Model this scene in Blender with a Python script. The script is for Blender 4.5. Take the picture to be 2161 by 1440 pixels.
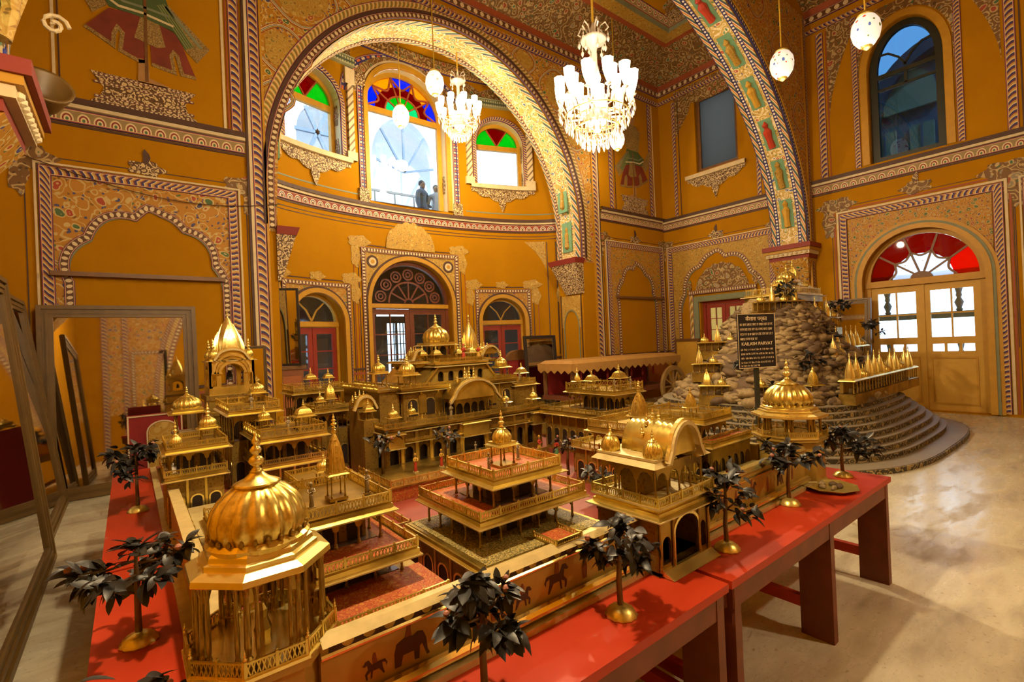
import bpy, math, random
from math import pi, sin, cos, sqrt, radians
from mathutils import Vector, Matrix
from mathutils.geometry import tessellate_polygon

for o in list(bpy.data.objects): bpy.data.objects.remove(o)
SC = bpy.context.scene
COL = SC.collection
random.seed(7)

# ---------------------------------------------------------------- camera
CAM_F, CAM_YAW, CAM_PITCH, CAM_ROLL, CAM_H = 1033.0, radians(38.15), radians(0.17), radians(-2.44), 1.65
F = Vector((sin(CAM_YAW)*cos(CAM_PITCH), cos(CAM_YAW)*cos(CAM_PITCH), sin(CAM_PITCH)))
R0 = Vector((cos(CAM_YAW), -sin(CAM_YAW), 0)); U0 = R0.cross(F)
R = R0*cos(CAM_ROLL)+U0*sin(CAM_ROLL); U = -R0*sin(CAM_ROLL)+U0*cos(CAM_ROLL)
cd = bpy.data.cameras.new('camera'); cd.sensor_width = 36; cd.lens = CAM_F/2161*36
cd.clip_start = .05; cd.clip_end = 300
cam = bpy.data.objects.new('camera', cd); COL.objects.link(cam)
cam.matrix_world = Matrix(((R.x, U.x, -F.x, 0), (R.y, U.y, -F.y, 0), (R.z, U.z, -F.z, CAM_H), (0, 0, 0, 1)))
SC.camera = cam

# ---------------------------------------------------------------- world, exposure, lights
SC.view_settings.view_transform = 'Standard'; SC.view_settings.look = 'None'
SC.view_settings.gamma = 1; SC.view_settings.use_curve_mapping = False
SC.view_settings.exposure = 0.15
wd = bpy.data.worlds.new('daylight'); SC.world = wd; wd.use_nodes = True
bg = wd.node_tree.nodes['Background']
bg.inputs[0].default_value = (.72, .86, 1.0, 1); bg.inputs[1].default_value = 4.0
SC.cycles.max_bounces = 6; SC.cycles.diffuse_bounces = 3; SC.cycles.glossy_bounces = 3
SC.cycles.use_adaptive_sampling = True; SC.cycles.adaptive_threshold = .1; SC.cycles.adaptive_min_samples = 12
SC.cycles.transparent_max_bounces = 16; SC.cycles.transmission_bounces = 4
SC.cycles.caustics_reflective = False; SC.cycles.caustics_refractive = False
SC.cycles.sample_clamp_indirect = 4.0
LIGHTS = dict(big=(5.15, 4.4, 4.95, 520), small=(5.6, 8.62, 6.55, 300), third=(0.85, 1.78, 4.05, 380), rear=(4.0, -1.6, 4.5, 220))
LIGHT_COL = (1.0, .75, .43)
sun = bpy.data.lights.new('sun', 'SUN'); sun.energy = 5.0; sun.angle = .01; sun.color = (1, .96, .9)
sn = bpy.data.objects.new('sun', sun); COL.objects.link(sn); sn.rotation_euler = Vector((.22, .62, -.76)).to_track_quat('-Z', 'Y').to_euler()

# ---------------------------------------------------------------- helpers
WLOC = {}
def thing(name, label, cat, loc=(0, 0, 0), group=None, rot=(0, 0, 0), kind=None):
    o = bpy.data.objects.new(name, None); COL.objects.link(o); o.empty_display_size = .05
    o.location = loc; o.rotation_euler = rot; WLOC[o.name] = Vector(loc)
    return tag(o, label, cat, group, kind)
def tag(o, label=None, cat=None, group=None, kind=None):
    if label: o['label'] = label
    if cat: o['category'] = cat
    if group: o['group'] = group
    if kind: o['kind'] = kind
    return o
def put(name, me, parent=None, loc=(0, 0, 0), scale=None, rot=None, local=False, m=None):
    """link mesh data as an object; loc is a world place unless local (then in the parent's frame)"""
    o = bpy.data.objects.new(name, me); COL.objects.link(o)
    l = Vector(loc)
    WLOC[o.name] = l.copy()
    if parent is not None:
        o.parent = parent
        if not local: l = l-WLOC.get(parent.name, Vector((0, 0, 0)))
    o.location = l
    if scale is not None: o.scale = scale if hasattr(scale, '__len__') else (scale,)*3
    if rot is not None: o.rotation_euler = rot
    return o
def struct(name, me, label=None, parent=None):
    o = put(name, me, parent)
    if parent is None: o['kind'] = 'structure'
    return o

class MB:
    """collects faces into one mesh"""
    def __init__(s): s.v = []; s.f = []; s.mi = []; s.uv = {}; s.cur = 0; s.sm = []; s.smooth = False
    def add(s, vs, fs, uvs=None):
        b = len(s.v); s.v += [tuple(p) for p in vs]
        for k, f in enumerate(fs):
            if uvs: s.uv[len(s.f)] = [uvs[i] for i in f]
            s.f.append(tuple(i+b for i in f)); s.mi.append(s.cur); s.sm.append(s.smooth)
        return s
    def box(s, x0, x1, y0, y1, z0, z1):
        return s.add([(x0,y0,z0),(x1,y0,z0),(x1,y1,z0),(x0,y1,z0),(x0,y0,z1),(x1,y0,z1),(x1,y1,z1),(x0,y1,z1)],
              [(0,3,2,1),(4,5,6,7),(0,1,5,4),(1,2,6,5),(2,3,7,6),(3,0,4,7)])
    def bar(s, a, b, w, h=None):
        """square bar from a to b"""
        a, b = Vector(a), Vector(b); d = (b-a).normalized(); h = h or w
        up = Vector((0,0,1)) if abs(d.z) < .95 else Vector((1,0,0))
        sx = d.cross(up).normalized()*w/2; sy = sx.cross(d).normalized()*h/2
        return s.add([a-sx-sy,a+sx-sy,a+sx+sy,a-sx+sy,b-sx-sy,b+sx-sy,b+sx+sy,b-sx+sy],
              [(3,2,1,0),(4,5,6,7),(0,1,5,4),(1,2,6,5),(2,3,7,6),(3,0,4,7)])
    def frus(s, r0, z0, r1, z1, cap=True):
        """frustum between two rects (x0,x1,y0,y1)"""
        a, b = r0, r1
        return s.add([(a[0],a[2],z0),(a[1],a[2],z0),(a[1],a[3],z0),(a[0],a[3],z0),(b[0],b[2],z1),(b[1],b[2],z1),(b[1],b[3],z1),(b[0],b[3],z1)],
              ([(0,3,2,1),(4,5,6,7)] if cap else [])+[(0,1,5,4),(1,2,6,5),(2,3,7,6),(3,0,4,7)])
    def lathe(s, prof, n=16, c=(0,0,0), mod=None, ph=0, sq=1.0):
        """prof: list of (r,z); mod(angle_index,r,z)->r"""
        b = []; m = len(prof)
        for i, (r, z) in enumerate(prof):
            for k in range(n):
                a = 2*pi*k/n+ph; rr = mod(k, r, z) if mod else r
                b.append((c[0]+rr*cos(a), c[1]+rr*sin(a)*sq, c[2]+z))
        fs = []
        for i in range(m-1):
            for k in range(n):
                k2 = (k+1) % n; fs.append((i*n+k, i*n+k2, (i+1)*n+k2, (i+1)*n+k))
        fs.append(tuple(range(n-1, -1, -1))); fs.append(tuple((m-1)*n+k for k in range(n)))
        return s.add(b, fs)
    def tube(s, pts, rs, n=6):
        pts = [Vector(p) for p in pts]; m = len(pts)
        if not hasattr(rs, '__len__'): rs = [rs]*m
        b = []; ref = Vector((.3,.2,1)).normalized()
        for i, p in enumerate(pts):
            d = (pts[min(i+1,m-1)]-pts[max(i-1,0)])
            d = d.normalized() if d.length > 1e-9 else Vector((0,0,1))
            sx = d.cross(ref)
            if sx.length < .05: sx = d.cross(Vector((1,0,0)))
            sx.normalize(); sy = sx.cross(d)
            for k in range(n):
                a = 2*pi*k/n; b.append(p+(sx*cos(a)+sy*sin(a))*rs[i])
        fs = [(i*n+k, i*n+(k+1) % n, (i+1)*n+(k+1) % n, (i+1)*n+k) for i in range(m-1) for k in range(n)]
        fs.append(tuple(range(n-1,-1,-1))); fs.append(tuple((m-1)*n+k for k in range(n)))
        return s.add(b, fs)
    def prism(s, poly, z0, z1):
        n = len(poly)
        return s.add([(p[0],p[1],z0) for p in poly]+[(p[0],p[1],z1) for p in poly],
             [tuple(range(n-1,-1,-1)), tuple(range(n,2*n))]+[(i,(i+1) % n,n+(i+1) % n,n+i) for i in range(n)])
    def plate(s, outer, holes, fn, o0, o1):
        """flat plate with holes: fn(a,b,off)->3d, front at o1, back at o0"""
        loops = [outer]+list(holes); flat = [p for l in loops for p in l]
        tri = tessellate_polygon([[Vector((p[0],p[1],0)) for p in l] for l in loops])
        n = len(flat)
        vs = [fn(p[0],p[1],o1) for p in flat]+[fn(p[0],p[1],o0) for p in flat]
        fs = [tuple(t) for t in tri]+[(t[0]+n,t[2]+n,t[1]+n) for t in tri]
        k = 0
        for l in loops:
            m = len(l)
            for i in range(m): fs.append((k+i, k+(i+1) % m, n+k+(i+1) % m, n+k+i))
            k += m
        return s.add(vs, fs)
    def build(s, name, mats):
        me = bpy.data.meshes.new(name); me.from_pydata(s.v, [], s.f)
        if not isinstance(mats, (list, tuple)): mats = [mats]
        for m in mats: me.materials.append(m)
        me.polygons.foreach_set('material_index', s.mi); me.polygons.foreach_set('use_smooth', s.sm)
        if s.uv:
            uv = me.uv_layers.new(name='uv')
            for p in me.polygons:
                q = s.uv.get(p.index)
                if q:
                    for li, c in zip(p.loop_indices, q): uv.data[li].uv = c
        me.update(); me.validate()
        import bmesh
        bm = bmesh.new(); bm.from_mesh(me); bmesh.ops.recalc_face_normals(bm, faces=bm.faces); bm.to_mesh(me); bm.free()
        return me

# ---------------------------------------------------------------- materials
MATS = {}
class NT:
    def __init__(s, name):
        s.m = bpy.data.materials.new(name); s.m.use_nodes = True; s.t = s.m.node_tree
        s.b = s.t.nodes['Principled BSDF']; s.out = s.t.nodes['Material Output']
    def n(s, typ, **kw):
        x = s.t.nodes.new(typ)
        for k, v in kw.items():
            if k.startswith('i'):
                i = int(k[1:])
                if hasattr(v, 'bl_rna') and hasattr(v, 'is_output'): s.t.links.new(v, x.inputs[i])
                else: x.inputs[i].default_value = v
            else: setattr(x, k, v)
        return x
    def math(s, op, a, b=None, c=None):
        x = s.t.nodes.new('ShaderNodeMath'); x.operation = op
        for i, v in enumerate((a, b, c)):
            if v is None: continue
            if hasattr(v, 'is_output'): s.t.links.new(v, x.inputs[i])
            else: x.inputs[i].default_value = v
        return x.outputs[0]
    def ramp(s, fac, stops, const=False):
        x = s.t.nodes.new('ShaderNodeValToRGB'); s.t.links.new(fac, x.inputs[0])
        r = x.color_ramp; r.interpolation = 'CONSTANT' if const else 'LINEAR'
        while len(r.elements) < len(stops): r.elements.new(.5)
        for e, (p, c) in zip(r.elements, stops): e.position = p; e.color = tuple(c)+(1,)
        return x.outputs[0]
    def mix(s, fac, a, b, mode='MIX'):
        x = s.t.nodes.new('ShaderNodeMix'); x.data_type = 'RGBA'; x.blend_type = mode
        for sock, v in ((x.inputs[0], fac), (x.inputs[6], a), (x.inputs[7], b)):
            if hasattr(v, 'is_output'): s.t.links.new(v, sock)
            else: sock.default_value = v if isinstance(v, float) else (tuple(v)+(1,))[:4]
        return x.outputs[2]
    def obj(s, scale=1.0):
        c = s.t.nodes.new('ShaderNodeTexCoord'); mp = s.n('ShaderNodeMapping')
        s.t.links.new(c.outputs['Object'], mp.inputs[0])
        mp.inputs[3].default_value = (scale,)*3 if not hasattr(scale, '__len__') else scale
        return mp.outputs[0]
    def uv(s):
        c = s.t.nodes.new('ShaderNodeUVMap'); c.uv_map = 'uv'
        x = s.n('ShaderNodeSeparateXYZ'); s.t.links.new(c.outputs[0], x.inputs[0]); return x.outputs[0], x.outputs[1]
    def noise(s, vec, scale, detail=3, rough=.55):
        x = s.n('ShaderNodeTexNoise'); s.t.links.new(vec, x.inputs['Vector'])
        x.inputs['Scale'].default_value = scale; x.inputs['Detail'].default_value = detail; x.inputs['Roughness'].default_value = rough
        return x
    def vor(s, vec, scale, feature='F1'):
        x = s.n('ShaderNodeTexVoronoi'); x.feature = feature; s.t.links.new(vec, x.inputs['Vector']); x.inputs['Scale'].default_value = scale
        return x
    def bump(s, h, strength=.3, dist=.01):
        x = s.n('ShaderNodeBump'); s.t.links.new(h, x.inputs['Height']); x.inputs['Strength'].default_value = strength
        x.inputs['Distance'].default_value = dist; s.t.links.new(x.outputs[0], s.b.inputs['Normal'])
    def fin(s, col=None, rough=.5, metal=0.0, emit=None, es=0):
        if col is not None:
            if hasattr(col, 'is_output'): s.t.links.new(col, s.b.inputs['Base Color'])
            else: s.b.inputs['Base Color'].default_value = tuple(col)+(1,)
        for k, v in (('Roughness', rough), ('Metallic', metal)):
            if hasattr(v, 'is_output'): s.t.links.new(v, s.b.inputs[k])
            else: s.b.inputs[k].default_value = v
        if emit is not None:
            if hasattr(emit, 'is_output'): s.t.links.new(emit, s.b.inputs['Emission Color'])
            else: s.b.inputs['Emission Color'].default_value = tuple(emit)+(1,)
            s.b.inputs['Emission Strength'].default_value = es
        return s.m
def plain(name, col, rough=.5, metal=0.0, var=.25, scale=9.0, bump=0.0):
    """one colour with soft mottling"""
    t = NT(name); o = t.obj(); nz = t.noise(o, scale)
    c2 = tuple(c*(1-var) for c in col)
    c = t.mix(nz.outputs['Fac'], c2, tuple(min(1, c*(1+var*.6)) for c in col))
    if bump: t.bump(nz.outputs['Fac'], bump, .01)
    return t.fin(c, rough, metal)
def floral(name, ground, c1, c2, c3, scale, line=.12, warp=.6, edge=(.62,.50,.28)):
    """painted scrollwork: warped rings with cream outlines, petals in three colours over a ground"""
    t = NT(name); o = t.obj(); nz = t.noise(o, scale*.55, 2)
    add = t.n('ShaderNodeVectorMath', operation='MULTIPLY_ADD')
    t.t.links.new(nz.outputs['Color'], add.inputs[0]); add.inputs[1].default_value = (warp/scale*2,)*3; t.t.links.new(o, add.inputs[2])
    v = t.vor(add.outputs[0], scale); d = v.outputs['Distance']
    hue = t.n('ShaderNodeSeparateColor'); t.t.links.new(v.outputs['Color'], hue.inputs[0])
    petal = t.ramp(hue.outputs[0], [(0, c1), (.3, c2), (.58, c3), (.78, ground)], True)
    ring = t.ramp(d, [(0, (1,1,1)), (.1, (0,0,0)), (.26, (1,1,1)), (.36, (0,0,0)), (.62, (1,1,1)), (.62+line, (0,0,0))], True)
    inside = t.math('LESS_THAN', d, .36)
    base = t.mix(inside, ground, petal)
    v2 = t.vor(add.outputs[0], scale*2.7); hue2 = t.n('ShaderNodeSeparateColor'); t.t.links.new(v2.outputs['Color'], hue2.inputs[0])
    leaf = t.ramp(hue2.outputs[1], [(0, c3), (.25, ground), (.5, c2), (.62, tuple(g*.45 for g in ground)), (.85, edge)], True)
    m2 = t.math('MULTIPLY', t.math('LESS_THAN', v2.outputs['Distance'], .33), t.math('SUBTRACT', 1.0, inside))
    base = t.mix(m2, base, leaf)
    c = t.mix(ring, base, edge)
    return t.fin(c, .6)
def band(name, kind, cols, edge=True, ec=((.05,.03,.12), (.62,.52,.32), (.35,.05,.02))):
    """painted running border: u counts repeats, v runs across 0..1"""
    t = NT(name); u, v = t.uv()
    fu = t.math('FRACT', u)
    if kind == 'rope':
        a = t.math('ABSOLUTE', t.math('SUBTRACT', v, .5)); w = t.math('FRACT', t.math('ADD', u, t.math('MULTIPLY', v, -.9)))
        w = t.math('FRACT', t.math('ADD', w, t.math('MULTIPLY', t.math('MULTIPLY', a, a), 1.4)))
        n = len(cols); c = t.ramp(w, [(i/n, k) for i, k in enumerate(cols)], True)
    elif kind == 'petal':
        dx = t.math('MULTIPLY', t.math('SUBTRACT', fu, .5), 1.25); dy = t.math('SUBTRACT', v, .25)
        r = t.math('SQRT', t.math('ADD', t.math('MULTIPLY', dx, dx), t.math('MULTIPLY', dy, dy)))
        n = len(cols); c = t.ramp(r, [(i*.62/n, k) for i, k in enumerate(cols)], True)
    elif kind == 'bead':
        dx = t.math('SUBTRACT', fu, .5); dy = t.math('SUBTRACT', v, .5)
        r = t.math('SQRT', t.math('ADD', t.math('MULTIPLY', dx, dx), t.math('MULTIPLY', dy, dy)))
        c = t.ramp(r, [(0, cols[0]), (.3, cols[1])], True)
    elif kind == 'check':
        a = t.math('LESS_THAN', fu, .5); b = t.math('LESS_THAN', t.math('FRACT', t.math('MULTIPLY', v, 2.0)), .55)
        g = t.math('LESS_THAN', t.math('FRACT', t.math('MULTIPLY', u, 2.0)), .62)
        c = t.mix(a, cols[2], cols[0]); c = t.mix(t.math('MULTIPLY', b, g), cols[1], c)
    elif kind == 'twist':
        w = t.math('FRACT', t.math('ADD', u, v)); n = len(cols); c = t.ramp(w, [(i/n, k) for i, k in enumerate(cols)], True)
    elif kind == 'lines':
        n = len(cols); c = t.ramp(v, [(i/n, k) for i, k in enumerate(cols)], True)
    if edge and kind != 'lines':
        e = t.math('ABSOLUTE', t.math('SUBTRACT', v, .5))
        c = t.mix(t.math('GREATER_THAN', e, .36), c, ec[1]); c = t.mix(t.math('GREATER_THAN', e, .40), c, ec[2]); c = t.mix(t.math('GREATER_THAN', e, .46), c, ec[0])
    return t.fin(c, .6)

CREAM=(.66,.54,.32); NAVY=(.03,.025,.13); MAROON=(.22,.025,.015); GOLDP=(.55,.30,.03); GREENP=(.07,.16,.06); OCHRE=(.30,.16,.03); BROWN=(.10,.035,.012)
M = MATS
def make_mats():
    # plaster: flat saffron wash with faint brushing
    t = NT('saffron_plaster'); o = t.obj(); n1 = t.noise(o, 1.1, 4); n2 = t.noise(o, 14, 3)
    c = t.mix(n1.outputs['Fac'], (.345,.150,.001), (.475,.222,.0015)); c = t.mix(t.math('MULTIPLY', n2.outputs['Fac'], .25), c, (.30,.128,.001))
    t.bump(n2.outputs['Fac'], .06, .01); M['wall'] = t.fin(c, .85); t.b.inputs['Specular IOR Level'].default_value = .12
    t = NT('pale_reveal'); M['reveal'] = t.fin((.55,.46,.24), .7)
    # floor: worn buff marble with veins
    t = NT('buff_marble'); o = t.obj((1,1,1)); n1 = t.noise(t.obj((.55,1.6,1)), 2.2, 7, .62); n2 = t.noise(o, 38, 4)
    c = t.ramp(n1.outputs['Fac'], [(.30,(.34,.29,.20)), (.43,(.54,.50,.37)), (.55,(.66,.63,.48)), (.72,(.50,.46,.33))])
    c = t.mix(t.ramp(n2.outputs['Fac'], [(.60,(0,0,0)), (.72,(.6,.6,.6))]), c, (.24,.18,.11))
    r = t.ramp(n1.outputs['Fac'], [(.36,(.42,.42,.42)), (.5,(.16,.16,.16)), (.62,(.34,.34,.34))])
    M['floor'] = t.fin(c, r)
    # gilding
    for nm, c1, c2, rg in (('gold',(.90,.72,.19),(.48,.34,.06),.28), ('gold_bright',(1.0,.87,.33),(.80,.62,.16),.26), ('gold_dull',(.48,.335,.07),(.13,.075,.014),.38)):
        t = NT(nm); o = t.obj(); n1 = t.noise(o, 5, 4); n2 = t.noise(o, 60, 2)
        f = t.ramp(n1.outputs['Fac'], [(.30,(0,0,0)), (.60,(1,1,1))])
        t.bump(n2.outputs['Fac'], .12, .002); M[nm] = t.fin(t.mix(f, c2, c1), rg, .88)
    # gilt walls with brown painted stencils
    t = NT('stencilled_gilt'); o = t.obj(); n1 = t.noise(o, 9, 3); v = t.vor(o, 22); v2 = t.vor(o, 60)
    c = t.mix(n1.outputs['Fac'], (.11,.060,.010), (.45,.285,.05))
    m = t.math('MULTIPLY', t.math('GREATER_THAN', v.outputs['Distance'], .34), t.math('LESS_THAN', v2.outputs['Distance'], .34))
    M['gilt_wall'] = t.fin(t.mix(t.math('MULTIPLY', m, .55), c, (.10,.04,.01)), .42, .35)
    M['gilt_plain'] = plain('worn_gilt_board', (.46,.31,.055), .45, .15, .45, 7)
    M['ledge'] = plain('worn_cream_ledge', (.66,.53,.23), .45, .25, .35, 20)
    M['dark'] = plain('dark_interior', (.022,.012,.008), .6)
    M['mirror_floor'] = plain('dim_glass_floor', (.16,.12,.12), .15, .3)
    M['court'] = plain('rose_red_court', (.30,.055,.035), .5, 0, .35, 12)
    M['table'] = None
    t = NT('scuffed_red_paint'); o = t.obj(); n1 = t.noise(o, 3.2, 5); n2 = t.noise(o, 11, 6, .7)
    c = t.mix(n1.outputs['Fac'], (.34,.020,.003), (.56,.045,.005)); c = t.mix(t.ramp(n2.outputs['Fac'], [(.66,(0,0,0)), (.75,(.65,.65,.65))]), c, (.42,.22,.14))
    M['table'] = t.fin(c, t.ramp(n1.outputs['Fac'], [(.3,(.42,.42,.42)), (.7,(.6,.6,.6))]))
    M['table_edge'] = plain('worn_shaded_red_edge', (.19,.045,.014), .5, 0, .5, 9)  # apron and legs: worn brown, with the shade under the top mixed into the red
    M['carpet'] = floral('red_carpet', (.36,.06,.01), (.50,.16,.015), (.40,.03,.006), (.30,.12,.02), 46, .06, edge=(.48,.20,.03))
    M['carpet_green'] = floral('olive_carpet', (.13,.11,.025), (.40,.30,.06), (.08,.07,.015), (.30,.22,.05), 60, edge=(.50,.38,.12))
    # paint on plaster
    M['flor'] = floral('painted_scrolls', (.42,.19,.006), (.36,.05,.015), (.06,.13,.04), (.06,.06,.18), 7, .07, edge=(.52,.38,.14))
    M['flor_fine'] = floral('painted_scrolls_fine', (.42,.19,.006), (.32,.06,.015), (.09,.14,.04), (.10,.07,.12), 11, .07, edge=(.44,.31,.10))
    M['flor_gold'] = floral('painted_gold_scrolls', (.42,.24,.03), (.55,.36,.08), (.26,.13,.02), (.24,.17,.03), 10, .07, edge=(.48,.33,.07))
    M['flor_dark'] = floral('painted_dark_scrolls', (.17,.085,.02), (.30,.05,.02), (.05,.13,.06), (.26,.22,.15), 6.5, .08, edge=(.46,.33,.14))
    M['flor_bright'] = floral('painted_light_scrolls', (.55,.38,.10), (.45,.10,.04), (.10,.24,.10), (.10,.14,.30), 8, edge=(.80,.70,.46))
    M['stucco'] = floral('painted_relief', (.10,.045,.012), (.60,.44,.20), (.48,.30,.10), (.56,.40,.18), 15, edge=(.66,.52,.28))
    M['rope'] = band('rope_border', 'rope', [NAVY, NAVY, CREAM, GOLDP, (.42,.28,.10), MAROON])
    M['rope_y'] = band('leaf_border', 'rope', [GOLDP, CREAM, (.50,.36,.06), (.16,.15,.05), OCHRE])
    M['petal'] = band('petal_frieze', 'petal', [(.05,.12,.05), MAROON, CREAM, NAVY, CREAM, MAROON])
    M['petal_g'] = band('petal_frieze_green', 'petal', [GREENP, CREAM, MAROON, CREAM, (.28,.20,.08)])
    M['bead'] = band('bead_border', 'bead', [CREAM, BROWN], True)
    M['bead_w'] = band('white_bead_border', 'bead', [(.75,.70,.6), NAVY], False)
    M['check'] = band('checked_strip', 'check', [(.55,.12,.02), NAVY, CREAM], True)
    M['twist'] = band('barley_twist', 'twist', [CREAM, CREAM, (.20,.13,.07)], False)
    M['leafedge'] = band('leaf_edge', 'twist', [(.55,.16,.02), CREAM, GREENP, NAVY, CREAM], False)
    M['dentil'] = band('dentil_moulding', 'check', [(.42,.42,.22), (.08,.10,.06), (.46,.46,.26)], True, ((.30,.30,.16), (.5,.5,.3), (.36,.36,.2)))
    M['lines'] = band('ruled_lines', 'lines', [MAROON, GOLDP, CREAM, NAVY, CREAM, GREENP, GOLDP, MAROON])
    M['line_dark'] = plain('dark_painted_line', (.07,.03,.018), .6)
    M['line_red'] = plain('red_painted_line', (.32,.07,.02), .6)
    M['line_cream'] = plain('cream_painted_line', CREAM, .6)
    M['line_green'] = plain('green_painted_line', (.20,.22,.13), .6)
    M['dado'] = plain('brick_red_dado', (.34,.10,.02), .6)
    M['dado_d'] = plain('brown_dado', (.22,.07,.02), .6)
    M['panel_green'] = plain('sea_green_panel', (.16,.34,.20), .6)
    M['skirt'] = plain('maroon_mural_paint', (.20,.03,.012), .65, 0, .5, 5)
    M['hem'] = floral('mural_hem', (.20,.12,.03), (.33,.20,.05), (.10,.07,.02), (.28,.17,.04), 26, edge=(.38,.26,.08))
    M['mgreen'] = band('mural_folds', 'lines', [(.06,.10,.03), (.20,.22,.07)]*4, False)
    M['navy'] = plain('ultramarine_paint', (.012,.03,.30), .6)
    M['skin'] = plain('mural_skin', (.38,.20,.06), .65)
    # joinery
    M['door_red'] = plain('oxide_red_joinery', (.28,.03,.015), .45, 0, .3)
    M['door_brown'] = plain('red_brown_joinery', (.16,.045,.018), .45, 0, .4)
    M['door_yellow'] = plain('cream_yellow_joinery', (.56,.32,.035), .5, 0, .15)
    M['frame_yellow'] = plain('ochre_frame', (.50,.26,.014), .5)
    M['frame_dark'] = plain('dark_green_frame', (.025,.03,.02), .4)
    M['frame_wood'] = plain('brown_frame', (.17,.075,.02), .45, 0, .4)
    M['mirror_frame'] = plain('dull_olive_wood', (.15,.082,.016), .45, 0, .4)
    M['mirror_frame_b'] = plain('black_wood', (.03,.02,.014), .4)
    t = NT('old_mirror'); o = t.obj(); n1 = t.noise(o, 1.6, 4)
    M['mirror'] = t.fin(t.mix(n1.outputs['Fac'], (.50,.46,.40), (.78,.74,.66)), .03, 1.0)
    def glass(nm, tint, k, frost=0.0):
        t = NT(nm); tr = t.n('ShaderNodeBsdfTransparent', i0=tint+(1,)); gl = t.n('ShaderNodeBsdfGlossy', i0=(.9,.95,1,1), i1=.02)
        x = t.n('ShaderNodeMixShader', i0=k); t.t.links.new(tr.outputs[0], x.inputs[1]); t.t.links.new(gl.outputs[0], x.inputs[2]); last = x
        if frost:
            d = t.n('ShaderNodeBsdfTranslucent', i0=tint+(1,)); y = t.n('ShaderNodeMixShader', i0=frost)
            t.t.links.new(x.outputs[0], y.inputs[1]); t.t.links.new(d.outputs[0], y.inputs[2]); last = y
        t.t.links.new(last.outputs[0], t.out.inputs[0]); t.m.use_backface_culling = False; return t.m
    M['glass'] = glass('window_glass', (.86,.92,.96), .06)
    M['glass_frost'] = glass('frosted_glass', (.19,.185,.17), .05, .85); M['glass_blue'] = glass('blue_tinted_glass', (.17,.30,.42), .05)
    for nm, c in (('g_blue',(.01,.09,.85)), ('g_green',(.01,.50,.04)), ('g_teal',(.03,.62,.30)), ('g_red',(.62,.01,.01)), ('g_amber',(.85,.42,.02)), ('g_maroon',(.30,.01,.005))):
        M[nm] = glass('stained_'+nm[2:], c, .05, .35)
    t = NT('patterned_white_glass'); v = t.vor(t.obj(), 9); c = t.ramp(v.outputs['Distance'], [(0,(.5,.3,.1)), (.10,(.75,.78,.86))], True)
    tr = t.n('ShaderNodeBsdfTranslucent'); t.t.links.new(c, tr.inputs[0]); t2 = t.n('ShaderNodeBsdfTransparent'); t.t.links.new(c, t2.inputs[0])
    x = t.n('ShaderNodeMixShader', i0=.5); t.t.links.new(tr.outputs[0], x.inputs[1]); t.t.links.new(t2.outputs[0], x.inputs[2]); t.t.links.new(x.outputs[0], t.out.inputs[0]); M['g_white'] = t.m
    # foliage, stone, cloth
    t = NT('tarnished_leaf'); o = t.obj(); n1 = t.noise(o, 30, 2); oi = t.n('ShaderNodeObjectInfo')
    c = t.mix(n1.outputs['Fac'], (.008,.009,.011), (.035,.036,.034)); c = t.mix(t.math('MULTIPLY', oi.outputs['Random'], .5), c, (.055,.055,.05)); M['leaf'] = t.fin(c, .42, .2)
    M['bark'] = plain('dull_bronze_bark', (.19,.115,.045), .5, .4, .5, 40)
    M['blossom'] = plain('faded_pink_blossom', (.45,.20,.14), .6)
    M['rock'] = plain('painted_rock', (.31,.22,.10), .75, 0, .75, 2.2, .3)
    M['rock_dark'] = plain('painted_dark_rock', (.13,.08,.04), .8, 0, .6, 3, .3)
    M['step'] = floral('painted_step', (.055,.045,.028), (.34,.24,.06), (.10,.09,.04), (.26,.17,.05), 9, .06, edge=(.42,.33,.15))
    M['step_top'] = plain('grey_step_edge', (.27,.23,.16), .5)
    M['sign'] = plain('black_board', (.012,.014,.02), .35)
    M['sign_text'] = plain('cream_lettering', (.90,.74,.44), .6, 0, .1)
    M['cloth_red'] = plain('red_cloth', (.25,.012,.012), .8)
    M['cloth_gold'] = plain('ochre_canopy', (.42,.22,.05), .7)
    M['wood'] = plain('pale_wood', (.36,.22,.07), .5, 0, .4)
    M['white_paint'] = plain('whitewashed_wall', (.80,.82,.84), .8, 0, .1)
    M['blue_wall'] = plain('slate_blue_wall', (.20,.27,.36), .8)
    M['pale_panel'] = plain('pale_yellow_panel', (.62,.58,.36), .7)
    M['grey_stone'] = plain('grey_stone', (.35,.36,.37), .8)
    M['fig_red'] = plain('figure_red', (.50,.05,.02), .5); M['fig_yellow'] = plain('figure_yellow', (.62,.36,.04), .5); M['fig_green'] = plain('figure_green', (.10,.26,.10), .5)
    M['fig_skin'] = plain('figure_skin', (.48,.30,.20), .5); M['fig_stone'] = plain('figure_stone', (.36,.29,.17), .5, .2)
    M['rope_yellow'] = plain('yellow_cord', (.62,.40,.03), .6)
    M['brass'] = plain('brass', (.82,.68,.20), .33, .8)
    M['shirt'] = plain('dark_shirt', (.10,.12,.15), .8); M['trousers'] = plain('dark_trousers', (.04,.045,.06), .8); M['hair'] = plain('black_hair', (.012,.01,.01), .6); M['skin_p'] = plain('skin', (.30,.17,.10), .6); M['shirt2'] = plain('pale_shirt', (.42,.46,.52), .8)
    # lamps
    t = NT('painted_globe'); o = t.obj(); v = t.vor(o, 13); hue = t.n('ShaderNodeSeparateColor'); t.t.links.new(v.outputs['Color'], hue.inputs[0])
    dot = t.ramp(hue.outputs[0], [(0,(.8,.06,.03)), (.45,(.12,.16,.03)), (.7,(.10,.16,.45))], True)
    thr = t.math('MULTIPLY', t.math('ADD', hue.outputs[1], .35), .26)
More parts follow.
